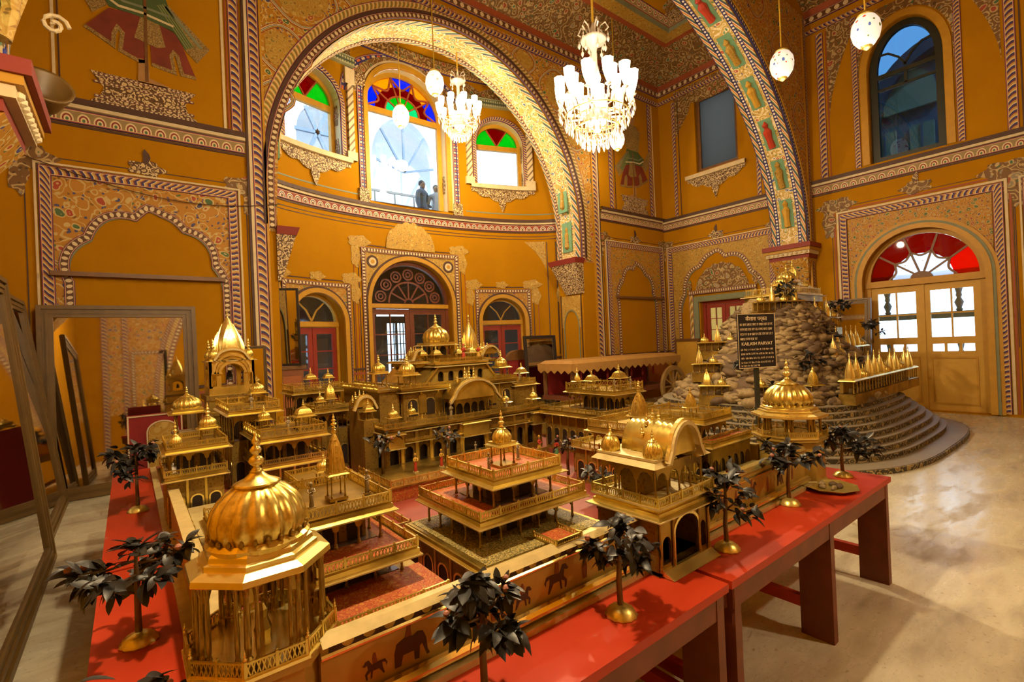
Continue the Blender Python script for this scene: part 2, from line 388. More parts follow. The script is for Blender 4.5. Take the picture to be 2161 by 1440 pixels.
    c = t.mix(t.math('LESS_THAN', v.outputs['Distance'], thr), (1,.93,.80), dot); M['globe'] = t.fin(c, .3, 0, c, .55)
    M['globe_hot'] = NT('glowing_globe'); tt = M['globe_hot']; 
    o = tt.obj(); v = tt.vor(o, 12); c = tt.mix(tt.math('LESS_THAN', v.outputs['Distance'], .26), (1,.94,.82), (.9,.42,.25)); M['globe_hot'] = tt.fin(c, .3, 0, c, .85)
    M['shade_hot'] = NT('glowing_shade').fin((1,.9,.7), .3, 0, (1,.84,.56), 7.0)
    M['crystal'] = NT('cut_crystal').fin((1,.95,.86), .08, 0)
    M['crystal'].node_tree.nodes['Principled BSDF'].inputs['Transmission Weight'].default_value = .35
make_mats()
# ================================================================ the room
YW, XR, XL, YB, ZT, ZC = 8.08, 11.9, -1.2, -3.5, 8.62, 9.15
ACX, AA, ACY, AB = 5.35, 3.75, 8.88, 1.45           # apse ellipse
def FW(a, b, o): return (a, YW-o, b)
def RW(a, b, o): return (XR-o, a, b)
def TN(a, b, o): return (a, 4.3-o, b)
def TF(a, b, o): return (a, 5.0+o, b)
def AP(a, b, o):
    d = max(-.9995, min(.9995, (a-ACX)/AA)); y = ACY+AB*sqrt(1-d*d)
    nx, ny = -(a-ACX)/AA**2, -(y-ACY)/AB**2; l = sqrt(nx*nx+ny*ny)
    return (a+nx/l*o, y+ny/l*o, b)
def CE(a, b, o): return (a, b, ZC-o)
def dense(path, step, closed=False):
    out = []; n = len(path)
    for i in range(n if closed else n-1):
        p, q = path[i], path[(i+1) % n]; L = sqrt((q[0]-p[0])**2+(q[1]-p[1])**2); k = max(1, int(L/step+.5))
        for j in range(k): out.append((p[0]+(q[0]-p[0])*j/k, p[1]+(q[1]-p[1])*j/k))
    if not closed: out.append(path[-1])
    return out
def strip_mesh(fn, path, w, off=.012, period=None, closed=False, mb=None, step=None):
    """raised ribbon of width w centred on a 2-d path; uv.x counts repeats, uv.y runs across"""
    mb = mb or MB()
    if step: path = dense(path, step, closed)
    n = len(path); period = period or w
    Ls = []; Rs = []; us = [0]
    for i, p in enumerate(path):
        a = path[(i-1) % n] if (closed or i > 0) else None; b = path[(i+1) % n] if (closed or i < n-1) else None
        d0 = (Vector(p)-Vector(a)).normalized() if a else None; d1 = (Vector(b)-Vector(p)).normalized() if b else None
        if d0 is None: d0 = d1
        if d1 is None: d1 = d0
        n0 = Vector((-d0.y, d0.x)); n1 = Vector((-d1.y, d1.x)); m = (n0+n1)
        m = m.normalized() if m.length > 1e-6 else n0
        k = 1/max(.45, m.dot(n0)); q = m*k*w/2
        Ls.append((p[0]+q.x, p[1]+q.y)); Rs.append((p[0]-q.x, p[1]-q.y))
        if i: us.append(us[-1]+(Vector(p)-Vector(path[i-1])).length)
    if closed: us.append(us[-1]+(Vector(path[0])-Vector(path[-1])).length)
    tot = us[-1]; rep = max(1, round(tot/period)); us = [u/tot*rep for u in us]
    m = n if closed else n-1
    for i in range(m):
        j = (i+1) % n; u0, u1 = us[i], us[i+1]
        A, B, C, D = Ls[i], Ls[j], Rs[j], Rs[i]
        vs = [fn(*A, off), fn(*B, off), fn(*C, off), fn(*D, off), fn(*A, 0), fn(*B, 0), fn(*C, 0), fn(*D, 0)]
        mb.add(vs, [(0,1,2,3), (0,4,5,1), (3,2,6,7)], [(u0,1), (u1,1), (u1,0), (u0,0), (u0,1), (u1,1), (u1,0), (u0,0)])
    return mb
def strip(name, fn, path, w, mat, parent, off=.012, period=None, closed=False, step=None):
    if mat in ('rope', 'rope_y'): period = (period or w)*.72
    return put(name, strip_mesh(fn, path, w, off, period, closed, step=step).build(name, M[mat]), parent)
def rect_path(a0, a1, b0, b1, open_bottom=True):
    return [(a0, b0), (a0, b1), (a1, b1), (a1, b0)]
def arch_path(c, r, zs, rise, z0=None, n=24):
    p = [(c-r*cos(pi*i/n), zs+rise*sin(pi*i/n)) for i in range(n+1)]
    if z0 is not None: p = [(c-r, z0)]+p+[(c+r, z0)]
    return p
def cusped_path(c, r, zs, rise, z0, lobes=9, amp=.085, tip=.07, n=6):
    """multifoil arch: lobes bulge out, cusps point in, a small ogee at the crown"""
    p = []; N = lobes*n
    for i in range(N+1):
        t = pi*i/N; f = abs(sin(lobes*t/1.0/2*2/2)) if False else abs(sin(lobes*t/2))
        k = 1-amp+amp*f
        z = zs+rise*k*sin(t)
        mid = abs(t-pi/2)*lobes/pi
        if mid < .5: z += tip*(1-mid*2)
        p.append((c-r*k*cos(t), z))
    if z0 is not None: p = [(p[0][0], z0)]+p+[(p[-1][0], z0)]
    return p
PN = [0]
def poly(name, fn, outer, mat, parent, off=.008, holes=()):
    PN[0] += 1; off += .0005*(PN[0] % 7) if off > .004 else 0
    return put(name, MB().plate(outer, holes, fn, 0.0, off).build(name, M[mat]), parent)
def region(name, fn, a0, a1, lo, hi, mat, parent, off=.008, n=30):
    """painted field between two curves lo(a) and hi(a)"""
    mb = MB()
    for i in range(n):
        a, b = a0+(a1-a0)*i/n, a0+(a1-a0)*(i+1)/n
        la, lb, ha, hb = lo(a), lo(b), hi(a), hi(b)
        if ha-la < 1e-4 and hb-lb < 1e-4: continue
        mb.add([fn(a,la,off), fn(b,lb,off), fn(b,hb,off), fn(a,ha,off)], [(0,1,2,3)])
    return put(name, mb.build(name, M[mat]), parent)
def ellf(c, r, zs, rise):
    return lambda a: zs+rise*sqrt(max(0, 1-((a-c)/r)**2))
def blob(c, z, w, h, n=14, k=5, amp=.16, ph=0):
    return [(c+w*cos(2*pi*i/n)*(1+amp*cos(k*2*pi*i/n+ph)), z+h*sin(2*pi*i/n)*(1+amp*cos(k*2*pi*i/n+ph))) for i in range(n)]

# ---- floor
mb = MB(); mb.box(XL-.4, XR+.4, YB-.4, 12.0, -.2, 0.0)
floor = struct('floor', mb.build('floor', M['floor']))
# ---- front wall with the great arch
ARC, ARR, ARS, ARH = 5.2, 3.35, 4.2, 3.62
hole = arch_path(ARC, ARR, ARS, ARH, 0.0, 48)
mb = MB(); mb.plate([(XL, 0), (ARC-ARR, 0)]+hole[1:-1]+[(ARC+ARR, 0), (XR, 0), (XR, ZT), (XL, ZT)], [], FW, -.8, 0.0)
wall_front = struct('wall_front', mb.build('wall_front', M['wall']))
# ---- right wall with its openings
D1 = (2.51, .92, 2.52, .98)         # door: centre, half width, spring, rise
W1 = (2.61, .58, 6.72, .86, 4.93)   # arched window
h_door = arch_path(D1[0], D1[1], D1[2], D1[3], 0.02, 24)
h_win = arch_path(W1[0], W1[1], W1[2], W1[3], W1[4], 20)
h_w2 = [(5.88, 5.9), (5.88, 7.84), (6.99, 7.84), (6.99, 5.9)]
h_rd = [(5.86, .02), (5.86, 2.5), (7.06, 2.5), (7.06, .02)]
mb = MB(); mb.plate([(YB, 0), (YW+.8, 0), (YW+.8, ZT), (YB, ZT)], [h_door, h_win, h_w2, h_rd], RW, -.45, 0.0)
wall_right = struct('wall_right', mb.build('wall_right', M['wall']))
mb = MB(); mb.box(XL-.3, XL, YB, YW+.8, 0, ZT); wall_left = struct('wall_left', mb.build('wall_left', M['wall']))
mb = MB(); mb.box(XL-.3, XR+.45, YB-.3, YB, 0, ZT); wall_back = struct('wall_back', mb.build('wall_back', M['wall']))
# ---- ceiling with painted cove
mb = MB(); mb.box(XL-.3, XR+.45, YB-.3, YW+.8, ZC, ZC+.2)
ceiling = struct('ceiling', mb.build('ceiling', M['wall']))
def cove(name, d0, z0, d1, z1, mat):
    a = (XL+d0, XR-d0, YB+d0, YW-d0); b = (XL+d1, XR-d1, YB+d1, YW-d1)
    return put(name, MB().frus(a, z0, b, z1, False).build(name, M[mat]), ceiling)
cove('cove_moulding', 0.0, 8.45, .03, 8.60, 'line_red'); cove('cove_panel', .03, 8.60, .85, 9.02, 'flor_dark'); cove('cove_moulding', .85, 9.02, .95, 9.05, 'line_red')
cove('cove_panel', .95, 9.05, 1.20, 9.10, 'flor_gold'); cove('cove_moulding', 1.20, 9.10, 1.27, 9.15, 'line_green')
for fr in (FW, RW):
    a0, a1 = (XL, XR) if fr is FW else (YB, YW)
    strip('ceiling_border', fr, [(a0, 8.38), (a1, 8.38)], .16, 'bead', wall_front if fr is FW else wall_right, .03, .16)
strip('ceiling_border', CE, [(XL+1.4, YB+1.4), (XL+1.4, YW-1.4), (XR-1.4, YW-1.4), (XR-1.4, YB+1.4)], .22, 'petal_g', ceiling, .01, .2, True)
for cx, cy, r in ((9.9, 5.75, .62), (7.6, 5.9, .55), (5.3, 5.9, .55), (3, 5.9, .55), (10.3, 6.45, .28)):
    poly('ceiling_medallion', CE, blob(cx, cy, r, r, 48, 8, .18), 'flor_dark', ceiling, .006)
    poly('ceiling_medallion', CE, blob(cx, cy, r*.55, r*.55, 32, 8, .10), 'stucco', ceiling, .012)

# ---- apse: curved wall with three doors and three windows
AO = [  # centre, half width, z bottom, spring, rise, depth
    ('d', 5.23, 1.03, 0.0, 2.62, 1.02), ('d', 3.0, .56, 0.0, 2.2, .60), ('d', 7.62, .56, 0.0, 2.2, .60),
    ('w', 5.28, .98, 4.90, 7.12, .95), ('w', 3.06, .60, 5.72, 6.75, .62), ('w', 7.70, .60, 5.72, 6.75, .62)]
def apse_wall():
    mb = MB(); x0, x1 = ACX-AA+.004, ACX+AA-.004
    xs = {x0, x1}
    th = [-.9995+1.999*i/70 for i in range(71)]
    for i in range(71): xs.add(ACX+AA*sin(pi/2*th[i]) if abs(th[i]) < .9999 else x0)
    for o in AO:
        for k in range(17): xs.add(o[1]-o[2]*cos(pi*k/16))
    xs = sorted(x for x in xs if x0 <= x <= x1); ys = [xs[0]]
    for x in xs:
        if x-ys[-1] > 1e-4: ys.append(x)
    H = 8.6
    for a, b in zip(ys, ys[1:]):
        m = (a+b)/2; cuts = []
        for o in AO:
            if abs(m-o[1]) < o[2]:
                f = ellf(o[1], o[2], o[4], o[5]); cuts.append((o[3], o[3], f(a), f(b)))
        cuts.sort(); la = lb = 0.0
        for z0a, z0b, z1a, z1b in cuts:
            if z0a > la+1e-6: mb.add([AP(a,la,0), AP(b,lb,0), AP(b,z0b,0), AP(a,z0a,0)], [(0,1,2,3)])
            la, lb = z1a, z1b
        mb.add([AP(a,la,0), AP(b,lb,0), AP(b,H,0), AP(a,H,0)], [(0,1,2,3)])
    for o in AO:                       # reveals
        p = arch_path(o[1], o[2], o[4], o[5], o[3], 20); d = -.34
        mb.cur = 1 if o[0] == 'w' else 0
        loop = p+[p[0]] if o[0] == 'w' else p
        for q, r in zip(loop, loop[1:]):
            mb.add([AP(*q,0), AP(*r,0), AP(*r,d), AP(*q,d)], [(0,1,2,3)])
    return mb.build('wall_apse', [M['wall'], M['reveal']])
wall_apse = struct('wall_apse', apse_wall())
mb = MB(); mb.box(ACX-AA-.3, ACX+AA+.3, 8.7, 11.2, 8.6, 8.8); struct('ceiling_apse', mb.build('ceiling_apse', M['wall']))
mb = MB(); mb.box(XL, ACX-AA+.02, 8.88, 9.2, 0, 8.8); mb.box(ACX+AA-.02, XR, 8.88, 9.2, 0, 8.8); struct('wall_apse_return', mb.build('wall_apse_return', M['wall']))

# ---- transverse arch across the hall
TC, TR_, TS, TH = 5.45, 6.10, 3.6, 4.55
p = arch_path(TC, TR_, TS, TH, 3.25, 60)
mb = MB(); mb.plate([(XL, 0), (XL+.12, 0), (XL+.12, 3.25)]+p+[(XR-.16, 3.25), (XR-.16, 0), (XR, 0), (XR, ZC), (XL, ZC)], [], lambda a, b, o: (a, 4.3+o, b), 0.0, .7)
arch_wall = struct('wall_transverse_arch', mb.build('wall_transverse_arch', M['wall']))

# ---------------------------------------------------------------- painted decoration
# great arch of the apse: bands on the face, floral spandrel, soffit
def ring(name, fn, c, r, zs, rise, d, w, mat, par, off=.014, z0=None, period=None):
    return strip(name, fn, arch_path(c, r+d, zs, rise+d, z0, 60), w, mat, par, off, period)
hx0, hx1 = 1.60, 9.08
region('painted_spandrel', FW, hx0, hx1, lambda a: (ellf(ARC, ARR, ARS, ARH)(a) if abs(a-ARC) < ARR else 3.5), lambda a: 8.22, 'flor', wall_front, .008, 90)
ring('arch_border', FW, ARC, ARR, ARS, ARH, .06, .11, 'bead', wall_front, .03, 3.55, .09)
ring('arch_border', FW, ARC, ARR, ARS, ARH, .145, .05, 'line_dark', wall_front, .04, 3.6)
ring('arch_border', FW, ARC, ARR, ARS, ARH, .24, .14, 'rope_y', wall_front, .022, 3.55, .12)
for x, s in ((1.63, 1), (9.10, -1)):
    strip('pilaster_border', FW, [(x, 0.05), (x, 8.25)], .15, 'rope', wall_front, .03, .15)
    strip('pilaster_line', FW, [(x-s*.10, 0.05), (x-s*.10, 8.25)], .04, 'line_cream', wall_front, .03)
    strip('pilaster_line', FW, [(x-s*.14, 0.05), (x-s*.14, 8.25)], .03, 'line_dark', wall_front, .03)
    strip('pilaster_line', FW, [(x+s*.095, 0.05), (x+s*.095, 8.25)], .03, 'frame_yellow', wall_front, .04)
strip('arch_top_border', FW, [(1.2, 8.10), (11.8, 8.10)], .12, 'rope', wall_front, .03, .13)
for cx, cz, r in ((2.35, 7.35, .55), (2.05, 6.35, .40), (3.35, 7.75, .36), (1.92, 5.6, .24), (7.95, 7.40, .5), (8.5, 6.5, .38), (7.0, 7.8, .3)):
    strip('painted_medallion', FW, blob(cx, cz, r, r*.9, 24, 4, .06), .07, 'lines', wall_front, .014, .3, True)
    poly('medallion_figure', FW, blob(cx, cz, r*.72, r*.66, 20, 3, .12), 'flor_gold', wall_front, .012)
# soffit of the great arch
def soffit(name, c, r, zs, rise, y0, y1, mat, par, ins=.012, z0=None, a0=0, a1=pi, n=60, period=.4, uvw=True):
    mb = MB(); pts = [(c-(r-ins)*cos(a0+(a1-a0)*i/n), zs+(rise-ins)*sin(a0+(a1-a0)*i/n)) for i in range(n+1)]
    if z0 is not None: pts = [(pts[0][0], z0)]+pts+[(pts[-1][0], z0)]
    u = 0
    for p, q in zip(pts, pts[1:]):
        L = sqrt((p[0]-q[0])**2+(p[1]-q[1])**2)/period
        mb.add([(p[0],y0,p[1]), (q[0],y0,q[1]), (q[0],y1,q[1]), (p[0],y1,p[1])], [(0,1,2,3)], [(u,0), (u+L,0), (u+L,1), (u,1)]); u += L
    return put(name, mb.build(name, M[mat]), par)
soffit('soffit_painting', ARC, ARR, ARS, ARH, 8.24, 8.72, 'flor_bright', wall_front, .012, 3.5)
soffit('soffit_border', ARC, ARR, ARS, ARH, 8.09, 8.24, 'leafedge', wall_front, .02, 3.5, period=.22)
soffit('soffit_border', ARC, ARR, ARS, ARH, 8.72, 8.80, 'bead', wall_front, .02, 3.5, period=.08)
soffit('soffit_border', ARC, ARR, ARS, ARH, 8.80, 8.875, 'leafedge', wall_front, .02, 3.5, period=.2)
for sgn in (-1, 1):                       # painted panels low on the soffit and brackets
    x = ARC+sgn*(ARR-.02)
    for k in range(2):
        zc = 4.15+k*.95
        xx = ARC+sgn*((ARR-.03)*sqrt(max(0, 1-max(0, (zc-ARS)/ARH)**2)))
        put('soffit_panel', MB().box(xx-.02, xx+.02, 8.33, 8.64, zc-.36, zc+.36).build('soffit_panel', M['panel_green']), wall_front)
        put('panel_figure', MB().lathe([(.02,0), (.07,.05), (.05,.25), (.06,.36), (.03,.42), (.045,.48), (.01,.55)], 10, (xx-sgn*.02, 8.48, zc-.3)).build('panel_figure', M['flor_gold']), wall_front)
    mb = MB(); x0 = x-sgn*.0
    mb.frus(tuple(sorted((x-sgn*.26, x+sgn*.03)))+(8.02, 8.90), 3.46, tuple(sorted((x-sgn*.30, x+sgn*.03)))+(7.98, 8.92), 3.58)
    put('bracket_capital', mb.build('bracket_capital', M['lines']), wall_front)
    mb = MB(); mb.frus(tuple(sorted((x-sgn*.03, x+sgn*.03)))+(8.04, 8.6), 2.75, tuple(sorted((x-sgn*.25, x+sgn*.03)))+(8.03, 8.88), 3.46)
    put('bracket', mb.build('bracket', M['stucco']), wall_front)
# cornice band at 4.8 round the hall
def cornice(fn, a0, a1, z, par, step=None, mat='petal_g'):
    strip('cornice_shelf', fn, [(a0, z+.085), (a1, z+.085)], .07, 'line_dark', par, .10, step=step)
    strip('cornice_moulding', fn, [(a0, z+.03), (a1, z+.03)], .05, 'line_cream', par, .07, step=step)
    strip('cornice_frieze', fn, [(a0, z-.09), (a1, z-.09)], .17, mat, par, .03, .16, step=step)
    strip('cornice_line', fn, [(a0, z-.20), (a1, z-.20)], .03, 'line_dark', par, .014, step=step)
cornice(FW, XL, 1.46, 4.78, wall_front); cornice(FW, 9.26, XR, 4.78, wall_front); cornice(RW, -3, YW, 4.75, wall_right)
cornice(AP, ACX-AA+.02, ACX+AA-.02, 4.70, wall_apse, .12, 'petal')
for z in (4.40, 4.33): strip('ruled_line', AP, [(ACX-AA+.05, z), (ACX+AA-.05, z)], .014, 'line_dark', wall_apse, .006, step=.15)
for a, b in ((1.8, 4.0), (6.75, 8.9)): strip('ruled_line', AP, [(a, 4.98), (b, 4.98)], .03, 'line_green', wall_apse, .006, step=.15)
strip('apse_top_moulding', AP, [(ACX-AA+.02, 7.78), (4.0, 7.78)], .20, 'dentil', wall_apse, .10, .12, step=.15)
strip('apse_top_moulding', AP, [(6.6, 7.78), (ACX+AA-.02, 7.78)], .20, 'dentil', wall_apse, .10, .12, step=.15)
strip('apse_top_border', AP, [(ACX-AA+.02, 8.45), (ACX+AA-.02, 8.45)], .22, 'flor_dark', wall_apse, .05, .12, step=.15)
strip('apse_top_border', AP, [(ACX-AA+.02, 8.3), (ACX+AA-.02, 8.3)], .07, 'rope_y', wall_apse, .06, .1, step=.15)
region('painted_frieze', AP, 6.75, 8.9, lambda a: 7.9, lambda a: 8.05+.22*abs(sin(a*2.6)), 'flor_dark', wall_apse, .008)
region('painted_frieze', AP, 1.8, 3.95, lambda a: 7.9, lambda a: 8.05+.22*abs(sin(a*2.6)), 'flor_dark', wall_apse, .008)
# dado
for fn, par, a0, a1, st in ((FW, wall_front, XL, 1.5, None), (FW, wall_front, 9.2, XR, None), (RW, wall_right, 3.6, 5.6, None), (RW, wall_right, 7.2, YW, None), (AP, wall_apse, ACX-AA+.05, 2.3, .15), (AP, wall_apse, 3.7, 4.05, .1), (AP, wall_apse, 6.4, 6.95, .1), (AP, wall_apse, 8.3, ACX+AA-.05, .1)):
    strip('dado_line', fn, [(a0, 1.22), (a1, 1.22)], .04, 'line_dark', par, .02, step=st); strip('dado_line', fn, [(a0, 1.13), (a1, 1.13)], .05, 'line_red', par, .015, step=st)
    strip('dado_panel', fn, [(a0+.1, .60), (a1-.1, .60)], .82, 'dado', par, .012, step=st)
    strip('dado_panel_border', fn, [(a0+.1, .22), (a0+.1, .99), (a1-.1, .99), (a1-.1, .22)], .035, 'dado_d', par, .018, step=st)
# niches with cusped arches
def niche(fn, par, a0, a1, zt, zb, c, r, zs, rise, rod=None, fl='flor', sw=.12, lobes=9, amp=.085, period=None):
    ip = cusped_path(c, r, zs, rise, zb, lobes, amp)
    poly('niche_spandrel', fn, [(a0+sw, zb)]+ip+[(a1-sw, zb), (a1-sw, zt-sw), (a0+sw, zt-sw)], fl, par, .010)
    strip('niche_arch_border', fn, ip, .10, 'bead', par, .022, .07)
    strip('niche_arch_line', fn, [(p[0]+(c-p[0])*.05, p[1]-.045) for p in ip[1:-1]], .022, 'line_green', par, .02)
    strip('niche_frame', fn, rect_path(a0+sw/2, a1-sw/2, zb, zt-sw/2), sw, 'rope', par, .03, period or sw*.9)
    strip('niche_outer_line', fn, rect_path(a0-.03, a1+.03, zb, zt+.03), .025, 'line_cream', par, .02)
    strip('niche_outer_line', fn, rect_path(a0-.12, a1+.12, zb, zt+.11), .012, 'line_dark', par, .006)
    for x, s in ((a0, -1), (a1, 1)):
        poly('corner_ornament', fn, blob(x+s*.09, zt+.09, .26, .14, 18, 5, .18), 'flor_dark', par, .007); poly('corner_ornament', fn, blob(x+s*.17, zt-.12, .09, .26, 18, 5, .18), 'flor_dark', par, .007)
    poly('crest_ornament', fn, blob((a0+a1)/2, zt+.14, .20, .10, 18, 5, .2), 'stucco', par, .012); poly('crest_finial', fn, blob((a0+a1)/2, zt+.29, .04, .10, 10, 3, .2), 'line_dark', par, .012)
    if rod:
        q0, q1 = fn(rod[0], rod[2], .07), fn(rod[1], rod[2], .07)
        o = put('curtain_rod', MB().bar(q0, q1, .055).build('curtain_rod', M['frame_wood']), par)
niche(FW, wall_front, -.78, 1.33, 4.03, 1.2, .27, .88, 2.62, .98, (-.70, 1.13, 2.72))
niche(FW, wall_front, 9.46, 11.78, 4.07, 1.2, 10.6, .82, 2.5, 1.05, (9.70, 11.68, 2.68), 'flor_fine', .12)
niche(RW, wall_right, 5.12, 7.95, 4.05, 1.2, 6.5, 1.15, 2.3, 1.45, None, 'flor_gold', .12)
for k in (-2.6, .2): niche(RW, wall_right, k-1.1, k+.9, 4.05, 1.2, k-.1, .8, 2.6, .98, None, 'flor')
# mural panels: standing figures on pedestals
def mural(fn, par, c, z, k, mir=1):
    X = lambda a: c+mir*a*k
    P = lambda pts: [(X(a), z+b*k) for a, b in pts]
    poly('mural_pedestal', fn, P([(-.56,.43), (.57,.43), (.50,.34), (.44,.24), (.47,.13), (.57,.05), (.57,0), (-.56,0), (-.56,.05), (-.47,.13), (-.43,.24), (-.50,.34)]), 'stucco', par, .012)
    for b in (.40, .30, .12, .04): strip('pedestal_line', fn, P([(-.53,b), (.54,b)]), .03*k, 'bead', par, .018, .05*k)
    poly('mural_skirt', fn, P([(-.60,.98), (-.35,1.30), (.02,1.32), (.04,.72), (-.05,.70), (-.22,.80), (-.25,.78), (-.22,1.02), (-.27,1.08), (-.31,.98), (-.32,.82), (-.38,.86)]), 'skirt', par, .010)
    poly('mural_skirt', fn, P([(.08,.70), (.06,1.32), (.38,1.20), (.58,.66), (.42,.66), (.37,.90), (.33,.94), (.30,.88), (.33,.66)]), 'skirt', par, .010)
    strip('mural_hem', fn, P([(-.60,.98), (-.38,.86), (-.32,.82), (-.31,.98), (-.27,1.08), (-.22,1.02), (-.25,.78), (-.05,.70), (.04,.72)]), .045*k, 'hem', par, .014)
    strip('mural_hem', fn, P([(.08,.70), (.33,.66), (.30,.88), (.33,.94), (.37,.90), (.42,.66), (.58,.66)]), .045*k, 'hem', par, .014)
    poly('mural_sash', fn, P([(-.02,1.32), (.16,1.34), (.24,.98), (.14,.94), (-.10,1.0)]), 'hem', par, .016)
    poly('mural_sash', fn, P([(.18,1.60), (.26,1.60), (.76,1.12), (.60,.88), (.46,1.02)]), 'hem', par, .013)
    strip('mural_fold', fn, P([(.20,1.55), (.52,1.06)]), .12*k, 'mgreen', par, .018); strip('mural_fold', fn, P([(.26,1.55), (.66,1.10)]), .04*k, 'line_green', par, .018)
    poly('mural_sash', fn, P([(-.80,1.75), (-.70,1.80), (-.36,1.34), (-.52,1.18)]), 'hem', par, .013)
    poly('mural_waist', fn, P([(-.45,1.50), (-.35,1.32), (.02,1.30), (.38,1.22), (.26,1.66), (-.2,1.66)]), 'mgreen', par, .015)
    strip('mural_waist_fold', fn, P([(-.42,1.46), (-.25,1.36), (.0,1.36), (.34,1.30)]), .03*k, 'line_cream', par, .02); strip('mural_waist_fold', fn, P([(-.40,1.55), (-.2,1.44), (.05,1.44), (.30,1.42)]), .03*k, 'line_green', par, .02)
    poly('mural_torso', fn, P([(-.22,1.64), (.26,1.64), (.34,2.2), (.10,2.36), (-.14,2.34), (-.32,2.2)]), 'hem', par, .013)
    poly('mural_head', fn, P([(.02+.13*cos(t*pi/6), 2.52+.18*sin(t*pi/6)) for t in range(12)]), 'skin', par, .015); poly('mural_turban', fn, P([(.02+.20*cos(t*pi/6), 2.70+.12*sin(t*pi/6)) for t in range(12)]), 'skirt', par, .017)
    poly('mural_leg', fn, P([(-.06,.74), (.04,.74), (.05,.50), (.26,.44), (.24,.41), (-.08,.41)]), 'skin', par, .014)
    strip('mural_staff', fn, P([(.02,.44), (.03,1.6)]), .035*k, 'frame_wood', par, .02)
mural(FW, wall_front, .30, 4.90, 1.0); mural(FW, wall_front, 10.68, 4.92, 1.0, -1)
for x, w, m in ((-.60, .03, 'line_cream'), (-.55, .015, 'line_dark'), (1.22, .035, 'line_cream'), (1.37, .14, 'rope'), (1.27, .02, 'line_red')): strip('mural_border', FW, [(x, 4.93), (x, 8.0)], w, m, wall_front, .014, .15)
for x, w, m in ((9.75, .14, 'rope'), (9.90, .02, 'line_dark'), (11.42, .13, 'rope'), (11.55, .02, 'line_cream')): strip('mural_border', FW, [(x, 4.93), (x, 8.0)], w, m, wall_front, .014, .14)
# right wall: borders beside the windows
for y, w, m in ((7.62, .10, 'rope'), (7.48, .02, 'line_dark'), (5.40, .10, 'rope'), (4.02, .14, 'rope'), (3.90, .02, 'line_red'), (1.17, .14, 'rope'), (1.05, .02, 'line_dark')): strip('wall_border', RW, [(y, 4.90), (y, 8.0)], w, m, wall_right, .014, .15)
region('corner_spandrel', RW, 5.45, 7.58, lambda a: 7.95-.25*abs(sin((a-5.45)*1.475)) if 5.9 < a < 7.1 else 7.55-.55*(1-min(1, min(a-5.45, 7.58-a)/.42)), lambda a: 8.25, 'flor_dark', wall_right)
region('window_spandrel', RW, 1.8, 3.42, lambda a: max(ellf(W1[0], W1[1]+.16, W1[2], W1[3]+.16)(a) if abs(a-W1[0]) < W1[1]+.16 else 6.0, 6.0), lambda a: 7.95, 'flor_dark', wall_right, .008, 50)
region('corner_spandrel', RW, 3.42, 3.88, lambda a: 6.1+1.6*min(1, (3.88-a)/.45)**.6, lambda a: 8.1, 'flor_dark', wall_right)
region('corner_spandrel', RW, 1.28, 1.75, lambda a: 6.1+1.5*min(1, (a-1.28)/.45)**.6, lambda a: 8.0, 'flor_dark', wall_right)
strip('window_border', RW, [(3.40, 4.92), (3.40, 8.0)], .10, 'rope', wall_right, .02, .1); strip('window_border', RW, [(1.82, 4.92), (1.82, 8.0)], .10, 'rope', wall_right, .02, .1)
strip('window_moulding', RW, arch_path(W1[0], W1[1]+.07, W1[2], W1[3]+.07, W1[4]), .12, 'frame_yellow', wall_right, .03)
strip('wall_top_border', RW, [(YB, 8.12), (YW, 8.12)], .10, 'rope', wall_right, .02, .12)
# frame round the yellow door
strip('door_border', RW, rect_path(1.40, 3.72, 0.05, 3.98), .13, 'rope', wall_right, .03, .12)
strip('door_border_line', RW, rect_path(1.30, 3.82, 0.05, 4.08), .04, 'line_cream', wall_right, .02); strip('door_border_line', RW, rect_path(1.20, 3.93, .05, 4.20), .012, 'line_dark', wall_right, .006); strip('door_border_line', RW, rect_path(1.25, 3.88, .05, 4.14), .03, 'line_red', wall_right, .008)
region('door_spandrel', RW, 1.48, 3.64, lambda a: ellf(D1[0], D1[1]+.17, D1[2], D1[3]+.17)(a) if abs(a-D1[0]) < D1[1]+.17 else 2.0, lambda a: 3.91, 'flor_fine', wall_right, .008, 60)
for d, w, m, o in ((.04, .09, 'frame_yellow', .06), (.105, .045, 'line_green', .05), (.15, .06, 'frame_yellow', .035)): strip('door_arch_moulding', RW, arch_path(D1[0], D1[1]+d, D1[2], D1[3]+d, .03), w, m, wall_right, o)
for y, z, s in ((1.28, 4.18, -1), (3.84, 4.18, 1)):
    poly('corner_ornament', RW, blob(y, z+.06, .34, .16, 20, 6, .18), 'flor_dark', wall_right, .012); poly('corner_ornament', RW, blob(y+s*.14, z-.26, .12, .34, 20, 6, .18), 'flor_dark', wall_right, .012)
poly('crest_ornament', RW, blob(2.5, 4.28, .24, .12, 18, 5, .2), 'flor_dark', wall_right, .012); poly('crest_finial', RW, blob(2.5, 4.44, .05, .12, 10, 3, .2), 'stucco', wall_right, .014)
# sill and crest ornaments
def tassel(fn, par, c, z, w, h, fl='stucco'):
    strip('sill_moulding', fn, [(c-w, z), (c+w, z)], .10, 'line_cream', par, .10, step=.15)
    region('sill_ornament', fn, c-w*.97, c+w*.97, lambda a: z-.06-h*(.42*(1-abs((a-c)/w))**.7+.10*abs(sin((a-c)*9))), lambda a: z-.05, fl, par, .03, 44)
    region('sill_pendant', fn, c-.09, c+.09, lambda a: z-h*(1-.35*abs((a-c)/.09)), lambda a: z-h*.4, fl, par, .035, 8)
tassel(RW, wall_right, 6.48, 5.80, .80, .70); tassel(AP, wall_apse, 3.05, 5.64, .82, .72); tassel(AP, wall_apse, 7.72, 5.64, .84, .64)
